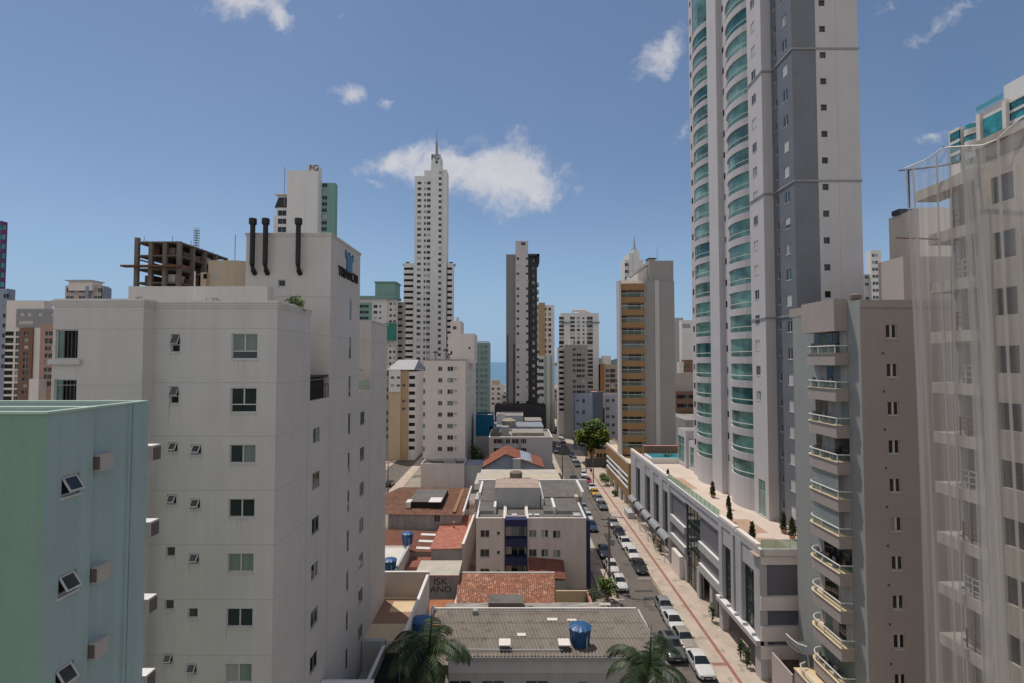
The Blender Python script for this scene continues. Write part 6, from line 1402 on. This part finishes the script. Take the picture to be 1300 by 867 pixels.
m = MB(); m.box(21.2, 33, 149.5, 149.8, .1, 2.6, DGREY); m.box(24, 31, 150.2, 162, 2.0, 3.4, paint('ochre wall face', (.48, .28, .14))); tag(m.build('yard_wall', org=(26, 149.6, 0)), 'dark wall with ochre wall above behind the trunk of the street tree', 'wall')
# ------------------------------------------------------------------ trees
def bigtree(loc, r, h, label, leaves=12000, name='street_tree'):
    t = thing(name, label, 'tree', loc); rnd = random.Random(11); X, Y, Z = loc
    m = MB(); m.tube([(X, Y, Z), (X + .1, Y, Z + 1.6), (X - .05, Y, Z + 3.2)], .34, 9, BARK, .24)
    for k in range(9):
        a = k * .7 + rnd.random(); l = r * rnd.uniform(.5, .85); m.tube([(X - .05, Y, Z + 2.9), (X + l * .4 * math.cos(a), Y + l * .4 * math.sin(a), Z + 4.4), (X + l * math.cos(a), Y + l * math.sin(a), Z + h * rnd.uniform(.6, .8))], .15, 6, BARK, .04)
    m.build('trunk', t, 50); m = MB()
    lumps = []
    for k in range(70):
        a = rnd.random() * 6.28; f = rnd.random() ** .33; e = rnd.random()
        ph_ = math.acos(1 - 2 * e); q_ = r * .80 * f * math.sin(ph_); lumps.append((q_ * math.cos(a), q_ * math.sin(a), h * (.60 + .31 * f * math.cos(ph_)), r * rnd.uniform(.22, .36)))
    for i in range(leaves):
        lx, ly, lz, lr = lumps[i % len(lumps)]; d = Vector((rnd.gauss(0, 1), rnd.gauss(0, 1), rnd.gauss(.25, .8))).normalized() * lr * rnd.uniform(.6, 1.12); d.z *= .72
        c = Vector((X + lx + d.x, Y + ly + d.y, Z + lz + d.z)); s = rnd.uniform(.2, .42)
        nrm = Vector((rnd.gauss(0, .6), rnd.gauss(0, .6), 1)).normalized(); u = nrm.cross(Vector((rnd.gauss(0, 1), rnd.gauss(0, 1), rnd.gauss(0, 1)))).normalized() * s; v = u.cross(nrm).normalized() * s * .7
        m.poly([c - u, c - v * .9, c + u, c + v], LEAFY if (i % len(lumps)) % 2 == 0 and rnd.random() < .75 else (LEAFA if rnd.random() < .8 else LEAFB))
    m.build('crown', t); return t
x, y = onZ(753, 587, 0.1)
bigtree((x - .4, y + 1, .12), 5.6, 13.6, 'large round yellow-green tree standing on the right sidewalk')
shrub((xa(776, 158), 158, 0), 2.4, 5.0, 'dark small tree between the big street tree and the gold tower', [LEAFB, LEAFA], 420, leafs=.3)
for i, (px, py, r_, h_, lb) in enumerate(((612, 572, 2.2, 4.2, 'green tree clump between the off-white block and the grey four storey block'), (619, 580, 1.6, 3.4, 'darker tree beside the corner of the grey four storey block'))):
    x, y = onZ(px, py + 10, 0); shrub((x, 140 - 6 * i, 0), r_, 8.4 - 1.6 * i, lb, [LEAFA, LEAFB, LEAFY], 500, name='tree', leafs=.32)
x, y = onZ(769, 762, 0.1); shrub((12.2, y - .2, .1), 1.6, 3.3, 'leafy green bush on the left sidewalk by the concrete pole', [LEAFA, LEAFY, LEAFB], 520, leafs=.2)
shrub((9.9, 65, .1), 1.3, 2.2, 'dark green shrub beside the terracotta garden wall', [LEAFB, LEAFA], 260)
shrub((xa(375, 32.2), 32.2, ZA - .5), .9, 1.25, 'green shrub growing on the roof edge of the big white block', [LEAFA, LEAFB, LEAFY], 420, leafs=.09)
for i, px in enumerate((171, 266)):
    x = xa(px, 30.5); shrub((x, 30.6, ZA - .5), .5, .9, ('reddish plant at the left of the white block roof edge', 'reddish plant at the middle of the white block roof edge')[i], [leaf('red brown leaf', (.16, .06, .04))], 60, leafs=.09)
def palm(loc, h, label, nf=15, fl=3.4, seed=1, spear=True, lean=.2):
    t = thing('palm_tree', label, 'palm tree', loc); rnd = random.Random(seed); X, Y, Z = loc
    m = MB(); P = [(X + lean * (k / 8) ** 2, Y, Z + h * k / 8) for k in range(9)]; m.tube(P, .20, 10, PALMB, .12)
    for k in range(1, 26): f = k / 26; m.lathe(X + lean * f * f, Y, [(.205 - .08 * f, Z + h * f - .02), (.225 - .08 * f, Z + h * f), (.205 - .08 * f, Z + h * f + .03)], 10, PALMB, False)
    m.build('trunk', t, 40); C = Vector((X + lean, Y, Z + h))
    m = MB(); m.tube([C - Vector((0, 0, .2)), C + Vector((0, 0, .5)), C + Vector((0, 0, 1.1))], .14, 8, LEAFP2, .06); m.build('crownshaft', t, 40); C = C + Vector((0, 0, .8))
    for k in range(nf):
        a = 2 * math.pi * k / nf + rnd.uniform(-.15, .15); el = rnd.uniform(.15, 1.15); l = fl * rnd.uniform(.85, 1.1); m = MB(); pts = []; p = C.copy(); e = el
        for j in range(13):
            pts.append(p.copy()); st = l / 12; p = p + Vector((math.cos(a) * math.cos(e), math.sin(a) * math.cos(e), math.sin(e))) * st; e -= (.10 + .05 * (j / 12)) * (1.2 + .5 * rnd.random())
        m.tube(pts, .035, 4, LEAFP2, .008)
        side = Vector((-math.sin(a), math.cos(a), 0))
        for j in range(1, 13):
            for q in range(4):
                f = (j + q / 4) / 13; b0 = pts[j].lerp(pts[min(j + 1, 12)], q / 4); dirn = (pts[min(j + 1, 12)] - pts[j - 1]).normalized(); ll = fl * .27 * math.sin(math.pi * min(1, .15 + f * .85)) ** .6 * rnd.uniform(.85, 1.1)
                for sg in (1, -1):
                    d = (side * sg * .8 + dirn * .5 + Vector((0, 0, -.35 + rnd.uniform(-.15, .1)))).normalized(); wv_ = dirn * .035; mid = b0 + d * ll * .55; tip = b0 + d * ll + Vector((0, 0, -.16 * ll))
                    mt = LEAFP if rnd.random() < .75 else LEAFP2; m.poly([b0 - wv_, b0 + wv_, mid + wv_ * 1.1, mid - wv_ * 1.1], mt); m.poly([mid - wv_ * 1.1, mid + wv_ * 1.1, tip], mt)
        m.build('frond', t)
    if spear:
        m = MB(); m.tube([C, C + Vector((.12, 0, 1.5)), C + Vector((.2, 0, 3.1))], .09, 6, LEAFP, .01); m.build('spear_leaf', t, 40)
x, z = onY(541, 826, 36); palm((x, 36, 0), z - .8, 'palm tree in front of the tank stand at the bottom centre left', 17, 3.7, 3)
x, z = onY(820, 850, 35); palm((x, 35, 0), z - .8, 'palm tree in front of the ribbed roof at the bottom centre right', 17, 3.7, 9)
pt = thing('potted_palm', 'small potted palm on the upper balcony of the big white block', 'plant', (XR - .7, ya(462, XR), ZC))
m = MB(); X, Y_ = XR - .7, ya(462, XR); m.lathe(X, Y_, [(.2, ZC), (.28, ZC + .4)], 10, TERRA); m.tube([(X, Y_, ZC + .4), (X, Y_, ZC + 1.7)], .05, 6, PALMB); m.build('pot', pt)
m = MB()
for k in range(12):
    a = k * .524; d = Vector((math.cos(a), math.sin(a), 0)); s_ = Vector((-d.y, d.x, 0)) * .07; c = Vector((X, Y_, ZC + 1.7)); m.poly([c, c + d * .4 + Vector((0, 0, .22)) + s_, c + d * .85 + Vector((0, 0, -.05)), c + d * .4 + Vector((0, 0, .22)) - s_], LEAFP2)
m.build('frond', pt)
for i, (px, py) in enumerate(((829, 655), (833, 668), (837, 680), (902, 793), (938, 828), (946, 835))):
    x, y = onZ(px, py, .13); x = XF - .55
    shrub((x, ya(px + 3, XF), .13), .5, 2.4 if i > 2 else 2.0, ('slim dark shrub by the podium canopies, farthest of three', 'slim reddish shrub by the podium canopies, middle of three', 'slim shrub by the podium canopies beside the kiosk wall', 'dark column shrub at the start of the near podium canopy', 'dark column shrub midway along the near podium canopy', 'dark column shrub near the end of the near podium canopy')[i], [LEAFB, LEAFA] if i != 1 else [TERRA, LEAFB], 150, leafs=.12)
# ------------------------------------------------------------------ poles and lamps
def pole(loc, h, label, arm=0, transformer=False, cross=True):
    t = thing('utility_pole', label, 'pole', loc); X, Y, Z = loc
    m = MB(); m.tube([(X, Y, Z), (X, Y, Z + h)], .16, 8, POLE, .10); m.build('pole', t, 40)
    if cross:
        m = MB()
        for zz_, w in ((h - .4, 1.1), (h - 1.3, .8)): m.box(X - w, X + w, Y - .05, Y + .05, Z + zz_, Z + zz_ + .1, WOODT)
        m.build('crossarm', t); m = MB()
        for k in range(4): x = X - 1.0 + k * .66; m.lathe(x, Y, [(.05, Z + h - .3), (.08, Z + h - .2), (.04, Z + h - .1)], 6, LGREY)
        m.build('insulator', t)
    if transformer:
        m = MB(); m.lathe(X + .45, Y, [(.26, Z + h * .60), (.28, Z + h * .60 + .1), (.28, Z + h * .60 + .8), (.2, Z + h * .60 + .9)], 12, GREY); m.build('transformer', t, 40)
    if arm:
        m = MB(); m.tube([(X, Y, Z + h - .3), (X + arm * .5, Y, Z + h), (X + arm, Y, Z + h)], .05, 6, STEEL); m.box(X + arm - .2, X + arm + .45, Y - .12, Y + .12, Z + h - .1, Z + h + .05, LGREY); m.build('lamp_arm', t)
    return t
pole((13.2, 70.5, .13), 9.6, 'concrete utility pole with grey transformer on the left sidewalk', transformer=True, arm=1.5)
m = MB(); m.tube([(13.2, 70.5, 5.0), (11.4, 67.5, .13)], .06, 6, WOODT); tag(m.build('stay_pole', org=(11.4, 67.5, .13)), 'dark slanting stay leaning on the concrete utility pole', 'pole')
t = thing('traffic_signal', 'grey gantry pole reaching out over the street behind the flats', 'signal', (13.9, 118, .13))
m = MB(); m.tube([(13.9, 118, .13), (13.9, 118, 6.1), (14.1, 118, 6.3), (18.2, 118, 6.4)], .09, 6, STEEL); m.build('pole', t)
m = MB(); m.box(17.9, 18.3, 117.8, 118.2, 5.6, 6.3, DGREY); m.build('signal_head', t)
pole((13.2, 135, .13), 9, 'thin pole on the left sidewalk beyond the gantry'); pole((20.4, 142, .13), 8, 'slim lamp post beside the trunk of the street tree', arm=-1.4, cross=False)
pole((20.3, 129, .13), 8.5, 'bare post on the right sidewalk just before the street tree', cross=False); pole((-26.9, 112, .13), 9, 'dark pole on the corner of the left side street', arm=1.2)
m = MB()
for (dx, dz_) in ((-1.0, 0), (-.34, 0), (.32, 0), (.98, 0), (0, -1.2)):
    P = []
    for k in range(13):
        f = k / 12; P.append((13.2 + dx + .0, 70.5 + (135 - 70.5) * f, 9.63 + dz_ - .5 * f - 1.1 * 4 * f * (1 - f)))
    m.tube(P, .018, 3, DARK)
tag(m.build('power_line', org=(13.2, 70.5, 9.6)), 'thin dark power lines running along the left sidewalk from the concrete pole', 'cable')
# ------------------------------------------------------------------ cars
GLC = plain('car glass', (.012, .016, .018), .04, spec=.8); TYRE = plain('tyre rubber', (.015, .015, .015), .8); RIM = plain('alloy rim', (.35, .35, .36), .35, metal=.7)
LAMP = plain('headlamp lens', (.55, .57, .58), .1); TAIL = plain('tail lamp red', (.30, .01, .01), .25); BLKP = plain('black trim', (.015, .015, .016), .5); PLATE = plain('number plate', (.5, .5, .5), .5)
def carpaint(name, col, metal=0): return plain(name, col, .32, metal=metal, coat=.7)
PAINTS = {'white': carpaint('white car paint', (.66, .65, .63)), 'silver': carpaint('silver car paint', (.38, .38, .38), .4), 'grey': carpaint('grey car paint', (.13, .14, .145), .4), 'black': carpaint('black car paint', (.016, .017, .02)), 'red': carpaint('red car paint', (.28, .015, .02)), 'yellow': carpaint('yellow car paint', (.62, .36, .02)), 'blue': carpaint('dark blue car paint', (.03, .05, .10), .3), 'beige': carpaint('beige silver car paint', (.44, .40, .34), .3)}
# side profiles: (y, bottom z, shoulder z, top z, half width low, half width top, cabin flag); front of the car is at -y
PROF = {
 'sedan': [(-2.18, .30, .52, .60, .70, .50, 0), (-2.08, .22, .62, .70, .80, .62, 0), (-1.75, .20, .74, .82, .855, .70, 0), (-1.05, .20, .84, .93, .86, .72, 0), (-.82, .20, .86, .98, .86, .70, 1), (-.12, .20, .90, 1.40, .865, .585, 1), (.35, .20, .91, 1.45, .865, .59, 2), (.95, .20, .92, 1.40, .86, .575, 2), (1.52, .20, .93, 1.06, .855, .66, 3), (1.95, .22, .90, 1.03, .83, .66, 0), (2.14, .28, .74, .90, .78, .60, 0), (2.20, .36, .60, .66, .68, .5, 0)],
 'hatch': [(-1.92, .30, .54, .62, .68, .50, 0), (-1.82, .22, .66, .74, .79, .62, 0), (-1.5, .20, .78, .87, .82, .68, 0), (-1.02, .20, .86, .98, .825, .68, 0), (-.85, .20, .88, 1.04, .825, .66, 1), (-.22, .20, .92, 1.43, .83, .575, 1), (.3, .20, .94, 1.49, .83, .58, 2), (1.15, .20, .96, 1.44, .825, .56, 2), (1.72, .20, .98, 1.14, .81, .60, 3), (1.84, .26, .84, 1.0, .78, .58, 0), (1.90, .34, .60, .68, .68, .5, 0)],
 'suv': [(-2.22, .42, .70, .80, .76, .58, 0), (-2.14, .32, .82, .92, .86, .70, 0), (-1.8, .30, .95, 1.04, .91, .76, 0), (-1.15, .30, 1.04, 1.13, .92, .77, 0), (-.95, .30, 1.06, 1.20, .92, .75, 1), (-.35, .30, 1.10, 1.64, .925, .66, 1), (.3, .30, 1.12, 1.71, .925, .665, 2), (1.55, .30, 1.14, 1.67, .92, .65, 2), (2.02, .30, 1.14, 1.32, .90, .68, 3), (2.14, .36, .96, 1.14, .87, .66, 0), (2.20, .46, .70, .80, .78, .58, 0)]}
WHEEL = {'sedan': (-1.33, 1.33, .31), 'hatch': (-1.22, 1.24, .30), 'suv': (-1.36, 1.38, .37)}
def car_meshes(kind, paint_):
    st = PROF[kind]; body, side, wind, rear = MB(), MB(), MB(), MB()
    def sec(s):
        y, zb, zs, zt, wl, wt, c = s; cab = zt > zs + .16
        return [(wl * .90, y, zb), (wl, y, zb + .14), (wl * 1.015, y, (zb + zs) / 2 + .05), (wl * .985, y, zs - .03), (wl * .95 if cab else wl * .93, y, zs + .03 if cab else zs + (zt - zs) * .35), (wt + (.03 if cab else 0), y, zt - (.09 if cab else .03)), (wt * .86, y, zt - .015), (0, y, zt)]
    S_ = [sec(s) for s in st]; flip = lambda p: (-p[0], p[1], p[2])
    for i in range(len(st) - 1):
        a, c = st[i][6], st[i + 1][6]
        for j in range(7):
            q = [S_[i][j], S_[i + 1][j], S_[i + 1][j + 1], S_[i][j + 1]]
            glass = None
            if a and c:
                if j == 4: glass = side
                elif j >= 5 and a == 1 and c == 1: glass = wind
                elif j >= 5 and a == 2 and c == 3: glass = rear
            tgt = glass or body; mt = GLC if glass else paint_
            if j == 0: mt = BLKP
            tgt.poly(q, mt); tgt.poly([flip(p) for p in q][::-1], mt)
    body.poly(S_[0] + [flip(p) for p in S_[0][::-1]], paint_); body.poly((S_[-1] + [flip(p) for p in S_[-1][::-1]])[::-1], paint_)
    yf, yr = st[0][0], st[-1][0]; zg = st[1][2]; w0 = st[1][4]
    body.box(-w0 * .55, w0 * .55, yf - .02, yf + .05, st[0][1] + .02, st[0][1] + .16, BLKP); body.box(-.26, .26, yf - .035, yf - .021, st[0][1] + .05, st[0][1] + .16, PLATE)
    yb_ = st[1][0]; body.box(-w0 * .45, w0 * .45, yf - .012, yf + .03, zg - .16, zg - .07, BLKP)
    for s_ in (-1, 1):                                        # pillars, mirrors, sill line
        P = [Vector((s_ * S_[k][5][0] * 1.005, S_[k][5][1], S_[k][5][2])) for k in range(len(st))]; Q = [Vector((s_ * S_[k][4][0] * 1.005, S_[k][4][1], S_[k][4][2])) for k in range(len(st))]
        ks = [k for k in range(len(st)) if st[k][6] == 2]
        for k in (ks[0],): body.tube([Q[k], P[k]], .035, 4, BLKP)
        kk = [k for k in range(len(st)) if st[k][6] == 1]; body.tube([Q[kk[0]], P[kk[1]]], .035, 4, paint_); body.tube([P[kk[1]], P[kk[1] + 1], P[ks[-1]]], .03, 4, paint_)
        m0 = Q[kk[0]]; body.box(min(m0.x * 1.02, m0.x * 1.02 + s_ * .18), max(m0.x * 1.02, m0.x * 1.02 + s_ * .18), m0.y + .18, m0.y + .30, m0.z + .02, m0.z + .17, paint_)
        for y in WHEEL[kind][:2]:
            r = WHEEL[kind][2] + .055; wl = max(s[4] for s in st); n = 14; x = s_ * (wl * 1.015 + .004)
            body.poly([(x, y + r * math.cos(2 * math.pi * k / n), WHEEL[kind][2] + r * math.sin(2 * math.pi * k / n) if math.sin(2 * math.pi * k / n) > -.35 else WHEEL[kind][2] - .1) for k in range(n)], BLKP)
    if kind == 'suv':
        for s_ in (-1, 1): body.tube([(s_ * .58, -.2, 1.74), (s_ * .58, .3, 1.79), (s_ * .57, 1.4, 1.76)], .03, 5, RIM)
        wind.box(-.36, .36, .25, 1.2, 1.705, 1.722, GLC)
    hl, tl = [], []
    for s_ in (-1, 1):
        q = S_[1]; h = MB(); x = w0 * .70 * s_; h.box(min(x - .17, x + .17), max(x - .17, x + .17), yf + .015, yf + .16, zg - .12, zg + .015, LAMP); hl.append(h)
        z = st[-2][2]; q = MB(); x = st[-2][4] * .78 * s_; q.box(x - .13, x + .13, yr - .12, yr - .02, z - .12, z + .10, TAIL); tl.append(q)
    ret = dict(body=body.mesh('body', smooth=38), window=side.mesh('window'), windscreen=wind.mesh('windscreen'), rear_window=rear.mesh('rear_window'), hl=[h.mesh('headlight') for h in hl], tl=[h.mesh('tail_light') for h in tl])
    return ret
def wheel_mesh(r):
    t, k = MB(), MB(); n = 20
    def ring(m, prof, mt):
        rows = [[(x, rr * math.cos(2 * math.pi * i / n), rr * math.sin(2 * math.pi * i / n)) for i in range(n)] for x, rr in prof]; m.grid(rows, mt, True); m.poly(rows[-1], mt); m.poly(rows[0][::-1], mt)
    ring(t, [(-.10, r * .8), (-.09, r), (.09, r), (.10, r * .8)], TYRE)
    ring(k, [(.08, r * .66), (.108, r * .64), (.112, r * .2)], RIM)
    for i in range(5):
        a = i * 1.2566; c, s_ = math.cos(a), math.sin(a); k.poly([(.114, r * .25 * c - .04 * s_, r * .25 * s_ + .04 * c), (.114, r * .25 * c + .04 * s_, r * .25 * s_ - .04 * c), (.114, r * .58 * c + .05 * s_, r * .58 * s_ - .05 * c), (.114, r * .58 * c - .05 * s_, r * .58 * s_ + .05 * c)], BLKP)
    return t.mesh('tyre', smooth=40), k.mesh('rim')
_car = {}; _wh = {k: wheel_mesh(v[2]) for k, v in WHEEL.items()}
def add(me, name, parent, loc=(0, 0, 0), rz=0):
    o = bpy.data.objects.new(name, me); COL.objects.link(o); o.parent = parent; o.location = loc; o.rotation_euler.z = rz; return o
def car(kind, colr, x, y, label, rz=0, group='cars parked along the street', near=True):
    key = (kind, colr)
    if key not in _car: _car[key] = car_meshes(kind, PAINTS[colr])
    d = _car[key]; t = thing('parked_car' if group and 'parked' in group else 'car', label, 'car', (x, y, .014), group, rz)
    for nm in ('body', 'window', 'windscreen', 'rear_window'): add(d[nm], nm, t)
    for h in d['hl']: add(h, 'headlight', t)
    for h in d['tl']: add(h, 'tail_light', t)
    ty, rm = _wh[kind]; wl = max(s[4] for s in PROF[kind]) * 1.015 - .09
    for s_ in (-1, 1):
        for yy in WHEEL[kind][:2]:
            w_ = bpy.data.objects.new('wheel', None); COL.objects.link(w_); w_.parent = t; w_.location = (s_ * wl, yy, WHEEL[kind][2]); w_.rotation_euler.z = 0 if s_ > 0 else math.pi
            add(ty, 'tyre', w_); add(rm, 'rim', w_)
    return t
def road_y(py): return onZ(650, py, .7)[1]
RIGHT = [(840, 'sedan', 'white', 'white sedan at the right kerb, nearest parked car'), (809, 'hatch', 'beige', 'beige silver hatchback at the right kerb beside the dark SUV'), (787, 'sedan', 'white', 'white sedan at the right kerb behind the beige silver hatchback'), (768, 'hatch', 'silver', 'silver hatchback at the right kerb at the far end of the near group'),
         (716.5, 'sedan', 'black', 'black sedan at the right kerb, front of the middle row'), (701.5, 'hatch', 'white', 'white hatchback at the right kerb just behind the black sedan'), (687.5, 'sedan', 'white', 'white sedan at the right kerb between a white hatchback and a black hatchback'), (674.5, 'hatch', 'black', 'black hatchback at the right kerb behind two white cars'), (662.5, 'hatch', 'silver', 'silver hatchback at the right kerb, last of the middle row'),
         (640, 'sedan', 'grey', 'dark grey sedan at the right kerb, front of the far row'), (632, 'hatch', 'silver', 'silver hatchback at the right kerb next to the yellow car'), (624.5, 'hatch', 'yellow', 'yellow car at the right kerb'), (617.5, 'sedan', 'white', 'white sedan at the right kerb behind the yellow car'), (609.5, 'hatch', 'red', 'red car at the right kerb'), (601, 'hatch', 'white', 'white hatchback at the right kerb behind the red car, last in the sun'),
         (588, 'hatch', 'grey', 'grey hatchback in the shade left of the street tree'), (582, 'sedan', 'silver', 'silver sedan in the shade behind the grey hatchback'), (576.5, 'hatch', 'blue', 'dark blue hatchback in the shade beside the tree crown'), (558.5, 'hatch', 'white', 'white car at the right kerb beyond the tree shade'), (553.5, 'sedan', 'white', 'white sedan at the right kerb, second beyond the tree shade'), (548, 'hatch', 'grey', 'dark hatchback far along the right kerb'), (543, 'sedan', 'silver', 'silver sedan far along the right kerb'), (538, 'hatch', 'black', 'black hatchback farthest along the right kerb')]
for i, (py, kd, cl, lb) in enumerate(RIGHT):
    y = road_y(py); car(kd, cl, 18.85 + max(0, y - 60) * .004 + random.uniform(-.06, .06), y, lb, R(random.uniform(-1.2, 1.2)))
LEFT = [(738, 'hatch', 'white', 'white hatchback at the left kerb, nearest on that side'), (718, 'hatch', 'white', 'white hatchback at the left kerb beside the utility pole'), (698, 'sedan', 'black', 'black sedan at the left kerb beside the navy pilaster'), (666, 'sedan', 'blue', 'dark blue sedan at the left kerb half hidden by the flats'), (655, 'hatch', 'white', 'white hatchback at the left kerb just past the flats roof'), (643.5, 'hatch', 'silver', 'silver hatchback at the left kerb before the beige roofs'), (632, 'sedan', 'grey', 'dark grey sedan at the left kerb beside the beige roofs'), (571, 'sedan', 'silver', 'silver sedan in the shade at the left kerb')]
for py, kd, cl, lb in LEFT:
    y = road_y(py); car(kd, cl, 14.72 + random.uniform(-.06, .06), y, lb, R(random.uniform(-1.2, 1.2)))
car('suv', 'grey', 16.9, road_y(820), 'dark silver SUV with glass roof driving beside the near parked cars', 0, 'cars driving down the street')
car('sedan', 'grey', 15.9, road_y(607), 'dark silver sedan driving toward the flats', 0, 'cars driving down the street'); car('sedan', 'white', 16.4, road_y(565), 'white sedan driving just beyond the tree shade', 0, 'cars driving down the street')
for i, (y, cl, kd) in enumerate(((70, 'black', 'sedan'), (78, 'grey', 'hatch'), (86, 'white', 'hatch'), (112, 'silver', 'sedan'), (128, 'black', 'hatch'))):
    car(kd, cl, -30.3, y, ('black sedan', 'grey hatchback', 'white hatchback', 'silver sedan', 'black hatchback')[i] + ' parked on the side street left of the brown roof house', R(180), 'cars on the left side street')
# two motorcycles beside the ribbed roof
def motorcycle(x, y, rz, label):
    t = thing('motorcycle', label, 'motorcycle', (x, y, .014), 'motorcycles at the left kerb', rz); o = Vector((x, y, .014))
    def bd(name, m, sm=40): ob = bpy.data.objects.new(name, m.mesh(name, smooth=sm)); COL.objects.link(ob); ob.parent = t
    for yy in (-.62, .62):
        m = MB(); n = 18; rows = [[(x_, yy + r * math.cos(2 * math.pi * i / n), .31 + r * math.sin(2 * math.pi * i / n)) for i in range(n)] for x_, r in ((-.05, .22), (-.06, .29), (0, .315), (.06, .29), (.05, .22))]; m.grid(rows, TYRE, True)
        for k in range(6): a = k * 1.047; m.tube([(0, yy, .31), (0, yy + .24 * math.cos(a), .31 + .24 * math.sin(a))], .012, 4, RIM)
        bd('wheel', m)
    m = MB(); m.tube([(0, -.62, .31), (0, -.42, .85), (0, -.35, 1.0)], .035, 6, STEEL); m.tube([(0, -.38, .9), (0, 0, .72), (0, .5, .72)], .05, 6, BLKP); m.tube([(0, .62, .31), (0, .1, .38), (0, -.3, .45), (0, -.4, .85)], .04, 6, BLKP); m.box(-.14, .14, -.2, .2, .25, .55, GREY); m.tube([(.13, -.1, .3), (.16, .3, .26), (.16, .75, .36)], .04, 6, STEEL); bd('frame', m)
    m = MB(); m.lathe(0, -.12, [(.05, .70), (.15, .78), (.14, .90), (.05, .95)], 10, BLKP); bd('fuel_tank', m); m = MB(); m.box(-.12, .12, .08, .72, .77, .85, BLKP); bd('saddle', m)
    m = MB(); m.tube([(-.36, -.28, 1.06), (-.15, -.36, 1.02), (.15, -.36, 1.02), (.36, -.28, 1.06)], .02, 5, BLKP); bd('handlebar', m); m = MB(); m.lathe(0, -.5, [(.04, .84), (.09, .88), (.09, .98), (.04, 1.02)], 8, LAMP); bd('headlight', m)
x, y = onZ(799, 790, .5); motorcycle(14.1, 61.6, R(75), 'black motorcycle at the left kerb seen over the ribbed roof'); motorcycle(14.95, 60.3, R(60), 'second motorcycle at the left kerb, nearer the lane and paler')
# hoarding trucks: none; a few roof antennas
for i, (px, py0, py1, Yq, lb) in enumerate(((245, 378, 372, 30, 'short stub vent pipe on the white block roof edge'),)):
    x = xa(px, Yq); m = MB(); m.tube([(x, Yq, za(py0, Yq) - .3), (x, Yq, za(345, Yq))], .035, 5, FARW); tag(m.build('vent_pipe', org=(x, Yq, za(py0, Yq))), 'thin white vent pipe rising from the roof edge of the big white block', 'pipe')
# ------------------------------------------------------------------ one object per separate piece where a part was gathered in one mesh
def split_pieces(names, gap=.08):
    for o in list(bpy.data.objects):
        if o.type != 'MESH' or o.name.split('.')[0] not in names or o.data.users > 1 or o.get('kind'): continue
        me = o.data; par = list(range(len(me.vertices)))
        def find(a):
            while par[a] != a: par[a] = par[par[a]]; a = par[a]
            return a
        for p in me.polygons:
            v = p.vertices
            for k in v[1:]: par[find(k)] = find(v[0])
        isl = {}
        for i in range(len(me.vertices)): isl.setdefault(find(i), []).append(i)
        keys = list(isl); bb = []
        for k in keys:
            c = [me.vertices[i].co for i in isl[k]]; bb.append(([min(q[a] for q in c) for a in range(3)], [max(q[a] for q in c) for a in range(3)]))
        g = list(range(len(keys)))
        def gf(a):
            while g[a] != a: a = g[a]
            return a
        for i in range(len(keys)):
            for j in range(i):
                if all(bb[i][0][a] - gap <= bb[j][1][a] and bb[j][0][a] - gap <= bb[i][1][a] for a in range(3)): g[gf(i)] = gf(j)
        groups = {}
        for i, k in enumerate(keys): groups.setdefault(gf(i), set()).update(isl[k])
        if not 1 < len(groups) <= 40: continue
        first = True
        for vs_ in groups.values():
            mb = MB()
            for p in me.polygons:
                if p.vertices[0] in vs_: mb.poly([tuple(me.vertices[i].co) for i in p.vertices], me.materials[p.material_index])
            nm = mb.mesh(me.name)
            if first: o.data = nm; first = False
            else:
                c = o.copy(); c.data = nm; COL.objects.link(c); c.parent = o.parent; c.matrix_local = o.matrix_local
split_pieces({'roof_vent', 'column', 'roof_tank', 'gutter', 'railing', 'roof_wall', 'rope', 'support_pole', 'post', 'flashing', 'roof_pipe', 'roof_patch', 'balcony_band', 'glass_parapet', 'wing', 'porch', 'roof_house', 'balcony_post', 'wall', 'floor_band', 'sheet_roof', 'tiled_roof', 'roof_duct', 'low_wall', 'side_balcony', 'roof_crown', 'side_wall', 'balcony'} - {'railing', 'wall', 'balcony'})
split_pieces({'railing'}, .9)
split_pieces({'roof'}, .6)
split_pieces({'balcony_chair'}, .05)
